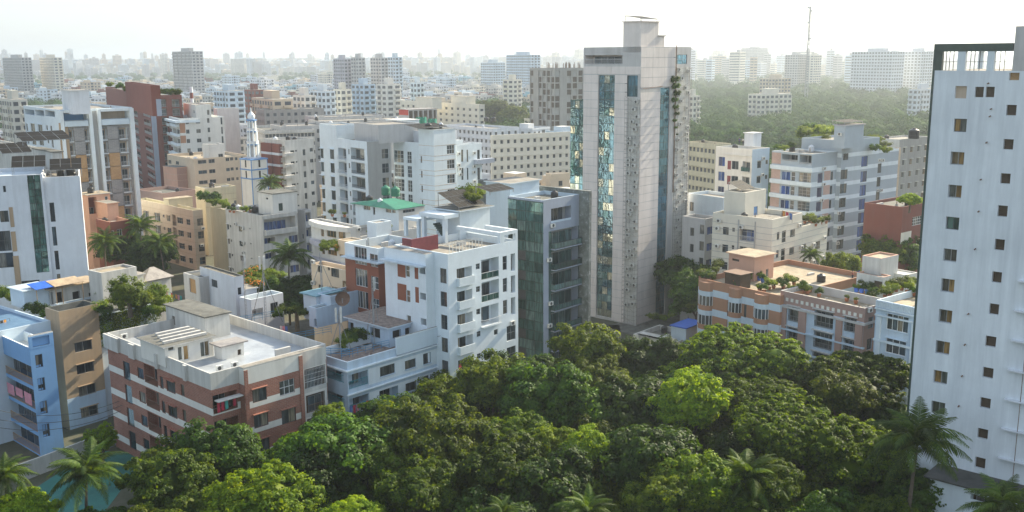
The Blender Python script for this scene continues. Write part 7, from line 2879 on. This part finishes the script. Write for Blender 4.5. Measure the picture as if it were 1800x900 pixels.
for i in range(-80, 120):
    for j in range(-60, 120):
        st = 27.0
        p = ex * (i * st + FP.uniform(-3, 3)) + ey * (j * 24.0 + FP.uniform(-3, 3))
        d = p.y
        if d < 235:
            continue
        px, py, _ = to_px((p.x, p.y, 8))
        if not -60 < px < 1860 or d > 1650:
            continue
        if land(px, d) != 'city' or px > 1000 and d > 250:
            continue
        CELLS.append((d, px, p))
CELLS.sort(key=lambda t: t[0])
keys = list(cols)
wts = [9, 5, 5, 4, 3, 1, 1, 3]
near, nstuff = 0, 0
SV, SF, SM, SK = [], [], [], ['white2', 'cream', 'paleblue2', 'oldwhite', 'beige2', 'tealw', 'redpaint', 'grey2', 'roof', 'roofwhite', 'glfar', 'blackp']
far_tree = []
for d, px, p in CELLS:
    if hits(p, 14):
        continue
    if FP.random() < (.32 if d > 500 else .15):
        far_tree.append((d, px, p))
        continue
    ck = FP.choices(keys, wts)[0]
    n = FP.choice((3, 4, 4, 5, 5, 6)) if d > 420 else FP.choice((3, 4, 4))
    if FP.random() < .07 and d > 560:
        n += 3
    w_, d2 = FP.choice(((14, 12), (18, 13), (16, 18))), 0
    st = FP.randrange(3)
    wl, wi, mbw, mbi = archetype(w_[0], w_[1], n, cols[ck], st)
    az = rad(FP.choice((38, 45, 45, 52)))
    if near < 290:
        where = 'beyond the framed tower' if px < 230 else 'behind the dark red tower' if px < 420 else 'beyond the minaret' if px < 600 else 'behind the banded white block' if px < 830 else 'near the unfinished block'
        depthw = 'close' if d < 520 else 'middle distance' if d < 850 else 'far'
        t = thing('lowrise_block', f'{ck} {n} storey block, {depthw} in the crowded district {where}', 'apartment block', (p.x - ex.x * w_[0] / 2 - ey.x * w_[1] / 2, p.y - ex.y * w_[0] / 2 - ey.y * w_[1] / 2, 0), math.pi / 2 - az, 'low blocks of the crowded district')
        put('wall', wl, t)
        put('window', wi, t, kind='stuff')
        near += 1
    else:
        th = math.pi / 2 - az
        cs, sn = math.cos(th), math.sin(th)
        for mb in (mbw, mbi):
            o0 = len(SV)
            ids = [SK.index(k) for k in mb.k]
            SV += [(p.x + x * cs - y * sn, p.y + x * sn + y * cs, z) for x, y, z in mb.v]
            SF += [[q_ + o0 for q_ in f] for f in mb.f]
            SM += [ids[q_] for q_ in mb.m]
me = bpy.data.meshes.new('distant_blocks')
me.from_pydata(SV, [], SF)
for k in SK:
    me.materials.append(M[k])
me.polygons.foreach_set('material_index', SM)
put('distant_blocks', me, None, label='packed pale low blocks of the far district merging into haze', cat='blocks', kind='stuff')


# ------------------------------------------------------- far towers
def far_tower(x0, x1, ytop, dep, mat, label, az=45, split=.5, dz=3.2, group='tall blocks beyond the district', style=0):
    xm = x0 + (x1 - x0) * split
    b = Bld('distant_tower', label, None, az=az, cat='apartment tower', world=atd(xm, ytop, dep), group=group)
    zt = b.z
    L = b.fp('L', 0, x0, ytop + 10)[0]
    Rr = b.fp('R', 0, x1, ytop + 10)[0]
    L, Rr = max(L, 6), max(Rr, 6)
    mb = MB()
    mb.box(0, 0, 0, Rr, L, zt, mat, 'roof')
    mb.box(Rr * .3, L * .3, zt, Rr * .7, L * .7, zt + 3.5, mat)
    mb.build('wall', b.root)
    for f, S_ in (('R', Rr), ('L', L)):
        wi = MB()
        n = max(2, int(S_ / 3.6))
        st = S_ / n
        for j in range(int(zt / dz)):
            z = zt - 2.6 - j * dz
            if z < .5:
                break
            for i in range(n):
                u = st * (i + .5)
                h_ = 1.6
                w_ = st * .3
                if (i % 3 == 1) and style == 0:
                    (wi.box(u - st * .45, -1.0, z - 1.0, u + st * .45, -.02, z - .1, mat) if f == 'R' else wi.box(-1.0, u - st * .45, z - 1.0, -.02, u + st * .45, z - .1, mat))
                if f == 'R':
                    wi.box(u - w_, -.1, z, u + w_, -.02, z + h_, 'glfar')
                else:
                    wi.box(-.1, u - w_, z, -.02, u + w_, z + h_, 'glfar')
        wi.build('window', b.root, kind='stuff')
    return b


far_tower(5, 56, 101, 1150, 'grey2', 'wide slab with white balcony bands at the far left skyline', 52, .62)
far_tower(70, 110, 101, 1150, 'cream', 'pair of joined towers, dark and pale, at the far left skyline', 50, .58)
far_tower(303, 357, 90, 1050, 'grey2', 'blue grey tower with one bright end wall standing alone on the left', 50, .62)
far_tower(586, 617, 103, 900, 'lilac', 'left half of the mauve balconied twin towers', 48, .6)
far_tower(617, 642, 101, 890, 'grey2', 'sunlit right half of the mauve balconied twin towers', 48, .5)
far_tower(651, 682, 101, 920, 'grey2', 'grey left half of the mint and grey twin towers', 48, .6)
far_tower(682, 707, 100, 900, 'paleblue2', 'mint right half of the mint and grey twin towers', 48, .5)
far_tower(845, 888, 110, 1200, 'paleblue2', 'stepped white block left of the broad blue tower', 50, .5)
far_tower(890, 950, 96, 1150, 'paleblue', 'broad pale blue tower left of the unfinished block', 55, .72)
far_tower(1497, 1590, 90, 1050, 'white2', 'huge hazy white slab right of the mast', 58, .78, 3.4, style=1)
far_tower(1590, 1640, 90, 1070, 'white2', 'hazy balconied slab touching the white tower', 58, .6)
far_tower(1380, 1418, 96, 1300, 'grey2', 'left half of the hazy pair beneath the lattice mast', 50, .6)
far_tower(1418, 1444, 97, 1290, 'cream', 'right half of the hazy pair beneath the lattice mast', 50, .5)
far_tower(1303, 1350, 84, 2100, 'grey2', 'square hazy tower with a roof block right of the pinkish tower', 50, .6)
far_tower(1335, 1390, 138, 900, 'beige2', 'long low hazy block lying in the right hand wood', 62, .4)
far_tower(1315, 1392, 166, 640, 'cream', 'low cream building half sunk in the right hand wood', 62, .3)
far_tower(1600, 1645, 157, 620, 'white2', 'white and rust building at the wood edge by the white tower', 50, .3)
far_tower(1214, 1230, 168, 560, 'cream', 'cream wall corner beside the pinkish tower', 50, .3)
far_tower(884, 917, 140, 700, 'cream', 'cream tower with a bright side before the unfinished block', 45, .55)
# nearer district landmarks
far_tower(376, 430, 160, 560, 'paleblue2', 'grey blue framed block left of the small brick red one', 50, .45, group=None)
far_tower(430, 455, 158, 590, 'redpaint', 'small brick red block above the minaret', 50, .7, group=None)
far_tower(515, 552, 168, 470, 'warmwhite', 'rounded cream balcony block beyond the minaret', 50, .55, group=None)
far_tower(545, 586, 160, 520, 'white', 'bluish block with a bright white balcony side', 45, .66, group=None)
far_tower(586, 618, 157, 540, 'cream', 'cream framed tower block behind the banded roofs', 45, .4, group=None)
far_tower(618, 660, 148, 600, 'paleblue', 'sky blue district block right of the cream framed one', 45, .5, group=None)
far_tower(662, 705, 148, 580, 'warmwhite', 'pair of pale balcony blocks above the trees', 45, .4, group=None)
far_tower(724, 745, 145, 620, 'white', 'slim white balcony block above the trees', 45, .4, group=None)
far_tower(443, 515, 175, 430, 'beige2', 'ochre block with a crenellated parapet behind the minaret', 58, .5, group=None)
far_tower(0, 33, 175, 400, 'cream', 'ochre institution block at the left edge', 50, .6, group=None)

SKY = random.Random(9)
for i in range(185):
    px = SKY.uniform(-30, 1700) if i < 150 else 1215 + (i - 150) * 12.3
    dep = SKY.uniform(2900, 4600) if i < 150 else SKY.uniform(1500, 2500)
    yt = 99 + SKY.uniform(-8, 4) - (SKY.uniform(0, 8) if px > 1180 or i % 6 == 0 else 0)
    w_ = SKY.uniform(6, 17) if dep < 3400 else SKY.uniform(4, 12)
    if i >= 150:
        yt, w_ = 100 - SKY.uniform(-14, 13), SKY.uniform(12, 34)
    p = atd(px, yt, dep)
    wd = w_ * dep / 1750
    hgt = p.z
    mb = MB()
    dd = wd * .7
    mb.box(0, 0, 0, wd * .7, dd, hgt, ('white2', 'grey2', 'cream', 'paleblue2', 'beige2')[i % 5], 'roof')
    mb.box(wd * .2, dd * .2, hgt, wd * .45, dd * .5, hgt + 4, 'grey2')
    t = thing('skyline_tower', 'faint tower on the hazy skyline ' + ('at the far left' if px < 150 else 'above the framed tower' if px < 300 else 'right of the lone blue grey tower' if px < 450 else 'above the long hall roof' if px < 580 else 'above the twin towers' if px < 760 else 'left of the broad blue tower' if px < 880 else 'above the unfinished block' if px < 1020 else 'right of the pinkish tower' if px < 1350 else 'under the lattice mast' if px < 1480 else 'by the white tower') + (', rather tall' if yt < 95 else ', quite low' if yt > 101 else ''), 'tower', (p.x, p.y, 0), math.pi / 2 - rad(SKY.uniform(35, 60)), 'faint towers on the hazy skyline')
    mb.build('wall', t)
    wi = MB()
    z = hgt - 4
    while z > 6:
        wi.box(.8, -.15, z, wd * .7 - .8, -.02, z + 1.6, 'glfar')
        wi.box(-.15, .8, z, -.02, dd - .8, z + 1.6, 'glfar')
        z -= 4.2
    wi.build('window', t, kind='stuff')

# the dense far city in front of the skyline, too small to tell apart
V2, F2, M2 = [], [], []
K2 = ['white2', 'cream', 'grey2', 'paleblue2', 'beige2', 'glfar', 'roofwhite']
for i in range(2600):
    px = SKY.uniform(-40, 1750)
    dep = 1 / SKY.uniform(1 / 8000, 1 / 2900)
    if px > 1190 and dep < 3000:
        continue
    r_ = ray(px, 100)
    s_ = dep / r_.y
    x, y = r_.x * s_, dep
    wd, hgt = SKY.uniform(14, 34), SKY.choice((15, 18, 22, 26, 34, 42, 50))
    o0 = len(V2)
    a_ = math.pi / 4 + SKY.uniform(-.2, .2)
    cs, sn = math.cos(a_), math.sin(a_)
    def addbox(x0, y0, z0, x1, y1, z1, m_):
        o_ = len(V2)
        for (xx, yy, zz_) in ((x0, y0, z0), (x1, y0, z0), (x1, y1, z0), (x0, y1, z0), (x0, y0, z1), (x1, y0, z1), (x1, y1, z1), (x0, y1, z1)):
            V2.append((x + xx * cs - yy * sn, y + xx * sn + yy * cs, zz_))
        for q in ((4, 5, 6, 7), (0, 1, 5, 4), (1, 2, 6, 5), (2, 3, 7, 6), (3, 0, 4, 7)):
            F2.append([o_ + k_ for k_ in q])
            M2.append(m_)
    addbox(0, 0, 0, wd, wd * .8, hgt, i % 5)
    addbox(wd * .3, wd * .2, hgt, wd * .55, wd * .5, hgt + 3, (i + 2) % 5)
    z = hgt - 2.6
    while z > 1 and dep < 4500:
        addbox(1, -.2, z, wd - 1, -.05, z + 1.4, 5)
        addbox(-.2, 1, z, -.05, wd * .8 - 1, z + 1.4, 5)
        z -= 3.4
me = bpy.data.meshes.new('far_city')
me.from_pydata(V2, [], F2)
for k in K2:
    me.materials.append(M[k])
me.polygons.foreach_set('material_index', M2)
put('far_city', me, None, label='dense pale far city lying along the horizon', cat='blocks', kind='stuff')

# stadium roof
p = atd(520, 110, 3300)
t = thing('stadium_roof', 'long thin pale hall roof with a small peak amid far trees', 'hall', (p.x, p.y, 0))
mb = MB()
mb.box(-112, 0, p.z - 2.5, 112, 60, p.z - .5, 'roofwhite')
mb.build('hall_roof', t)
mb = MB()
mb.hexa([(-2, 5, p.z - .5), (28, 5, p.z - .5), (28, 50, p.z - .5), (-2, 50, p.z - .5), (8, 15, p.z + 9), (16, 15, p.z + 9), (16, 40, p.z + 9), (8, 40, p.z + 9)], 'roofwhite')
mb.build('roof_peak', t)
for k_ in range(12):
    mb = MB()
    mb.box(-108 + k_ * 19, 4, 0, -106 + k_ * 19, 6, p.z - 2.6, 'grey2')
    mb.build('column', t)

# lattice mast
p0, p1 = atd(1420, 96, 900), atd(1422, 12, 900)
t = thing('lattice_mast', 'very tall thin lattice mast standing over the right hand skyline', 'antenna mast', (p0.x, p0.y, 0))
for i in range(6):
    mb = MB()
    za, zb = p1.z * i / 6, p1.z * (i + 1) / 6
    r0, r1 = 2.0 - 1.6 * i / 6, 2.0 - 1.6 * (i + 1) / 6
    for a in (0, 2.09, 4.19):
        mb.tube((r0 * math.cos(a), r0 * math.sin(a), za), (r1 * math.cos(a), r1 * math.sin(a), zb), .34, 'metal', 4)
        for q in range(4):
            zz_ = za + (zb - za) * q / 4
            r_ = r0 + (r1 - r0) * q / 4
            mb.tube((r_ * math.cos(a), r_ * math.sin(a), zz_), (r_ * math.cos(a + 2.09), r_ * math.sin(a + 2.09), zz_ + (zb - za) / 4), .16, 'metal', 3)
    mb.build('mast_section', t)
for z, x in ((p1.z - 1, -1.5), (p1.z - 4, 1.2), (p1.z - 14, -.8), (p1.z - 28, 1.2)):
    mb = MB()
    mb.lathe([(.01, z - .8), (1.2, z - .8), (1.2, z + .8), (.01, z + .8)], 'acw', x, 0, 8)
    mb.build('drum_antenna', t)

# ------------------------------------------------------- woods
WT = []
for q in range(4):
    WT.append(crown('wood_tree', lobe_set(q + 70, 6.5, 4.6, 6), 70, 40, .34, 'leafF', 1.35, .85, .62, .25))
WR = random.Random(33)
pts = []
for i in range(9000):
    if len(pts) > 4200:
        break
    px = WR.uniform(-40, 1660)
    u = WR.random()
    d = 1 / (1 / 300 + (1 / 3000 - 1 / 300) * u)
    if land(px, d) != 'wood' or (px < 1195 and px > 1010):
        continue
    r = ray(px, 300)
    s_ = d / r.y
    p = Vector((r.x * s_, d, 0))
    if hits(p, 5):
        continue
    pts.append((d, px, p))
for d, px, p in far_tree:
    pts.append((d, px, p))
pts.sort(key=lambda t: t[0])
acc = []
cnt = 0
for d, px, p in pts:
    if cnt and any((p - q_).length < (7.5 if px > 1195 or d > 1650 else 5.5) for q_ in acc[-60:]):
        continue
    acc.append(p)
    if cnt < 290:
        k = WR.uniform(.8, 1.6) if px > 1195 else WR.uniform(.7, 1.2)
        where = (('beside the pinkish tower' if px < 1290 else 'above the cream banded block' if px < 1380 else 'beyond the striped block' if px < 1500 else 'against the white tower') + (', at its near edge' if d < 420 else ', deep inside' if d > 620 else '')) if px > 1195 else 'among the low blocks of the district' if d > 250 else 'between the blocks'
        t = thing('wood_tree', ('rounded' if cnt % 2 else 'spreading') + ' hazy wood tree ' + where, 'tree', (p.x, p.y, WR.uniform(6.5, 9.5) if px > 1195 else 6.5), WR.uniform(0, 6.28), 'trees of the hazy woods', WT[cnt % 4])
        t.scale = (k, k, k * WR.uniform(.9, 1.25))
    cnt += 1
rest = acc[290:]
VV, n_ = [], 0
Q = []
fs = []
vs = []
for i, p in enumerate(rest):
    R_ = WR.uniform(6, 11)
    z = WR.uniform(4.5, 10)
    vs.append(IV * np.array([R_, R_, R_ * .75]) * rng.uniform(.75, 1.1, (len(IV), 1)) * .85 + np.array([p.x, p.y, z]))
    fs += [[k + n_ for k in f] for f in IF]
    n_ += len(IV)
    m_ = 190 if i < 900 else 90
    q_ = rng.normal(size=(m_, 3))
    q_[:, 2] = np.abs(q_[:, 2]) - .2
    q_ /= np.linalg.norm(q_, axis=1)[:, None]
    ce = np.array([p.x, p.y, z]) + q_ * np.array([R_, R_, R_ * .75]) * rng.uniform(.8, 1.08, (m_, 1))
    nn = q_ + rng.normal(size=q_.shape) * .22
    nn /= np.linalg.norm(nn, axis=1)[:, None]
    Q.append(leaves(ce, nn, .62 if i < 900 else 1.0, .8))
if rest:
    put('woodland_canopy', quads_mesh('woodland_canopy', np.concatenate(Q), ['leafF'], (np.concatenate(vs), fs)), None, label='closed canopy of far woods fading into the haze', cat='woods', kind='stuff')

# ======================================================= haze over the city
mb = MB()
mb.box(-27000, -2500, -1, 27000, 31000, 125, 'soil')
hz = mb.mesh('haze')
hz.materials.clear()
m = bpy.data.materials.new('haze_air')
m.use_nodes = True
t = m.node_tree
for n in list(t.nodes):
    if n.type != 'OUTPUT_MATERIAL':
        t.nodes.remove(n)
pv = t.nodes.new('ShaderNodeVolumePrincipled')
pv.inputs['Color'].default_value = (.76, .84, .92, 1)
pv.inputs['Density'].default_value = HAZE
pv.inputs['Anisotropy'].default_value = .45
t.links.new(pv.outputs[0], [n for n in t.nodes if n.type == 'OUTPUT_MATERIAL'][0].inputs['Volume'])
hz.materials.append(m)
put('haze', hz, None, kind='stuff')

# look-alikes that stand in a short row get their place in it
from collections import defaultdict
same = defaultdict(list)
for o in C.objects:
    if o.parent is None and o.get('label') and o.get('category'):
        same[o['label']].append(o)
ORD = ['leftmost', 'second from left', 'third from left', 'fourth from left', 'fifth from left', 'sixth from left', 'seventh from left', 'eighth from left', 'ninth from left', 'tenth from left', 'eleventh from left', 'twelfth from left']
for lb, os_ in same.items():
    if 1 < len(os_) <= 12:
        os_.sort(key=lambda o: to_px(o.location)[0])
        for k_, o in enumerate(os_):
            pre = ORD[k_] if k_ < len(os_) - 1 or len(os_) > 12 else 'rightmost'
            words = (pre + ' ' + lb).split()
            if len(words) <= 16:
                o['label'] = pre + ' ' + lb
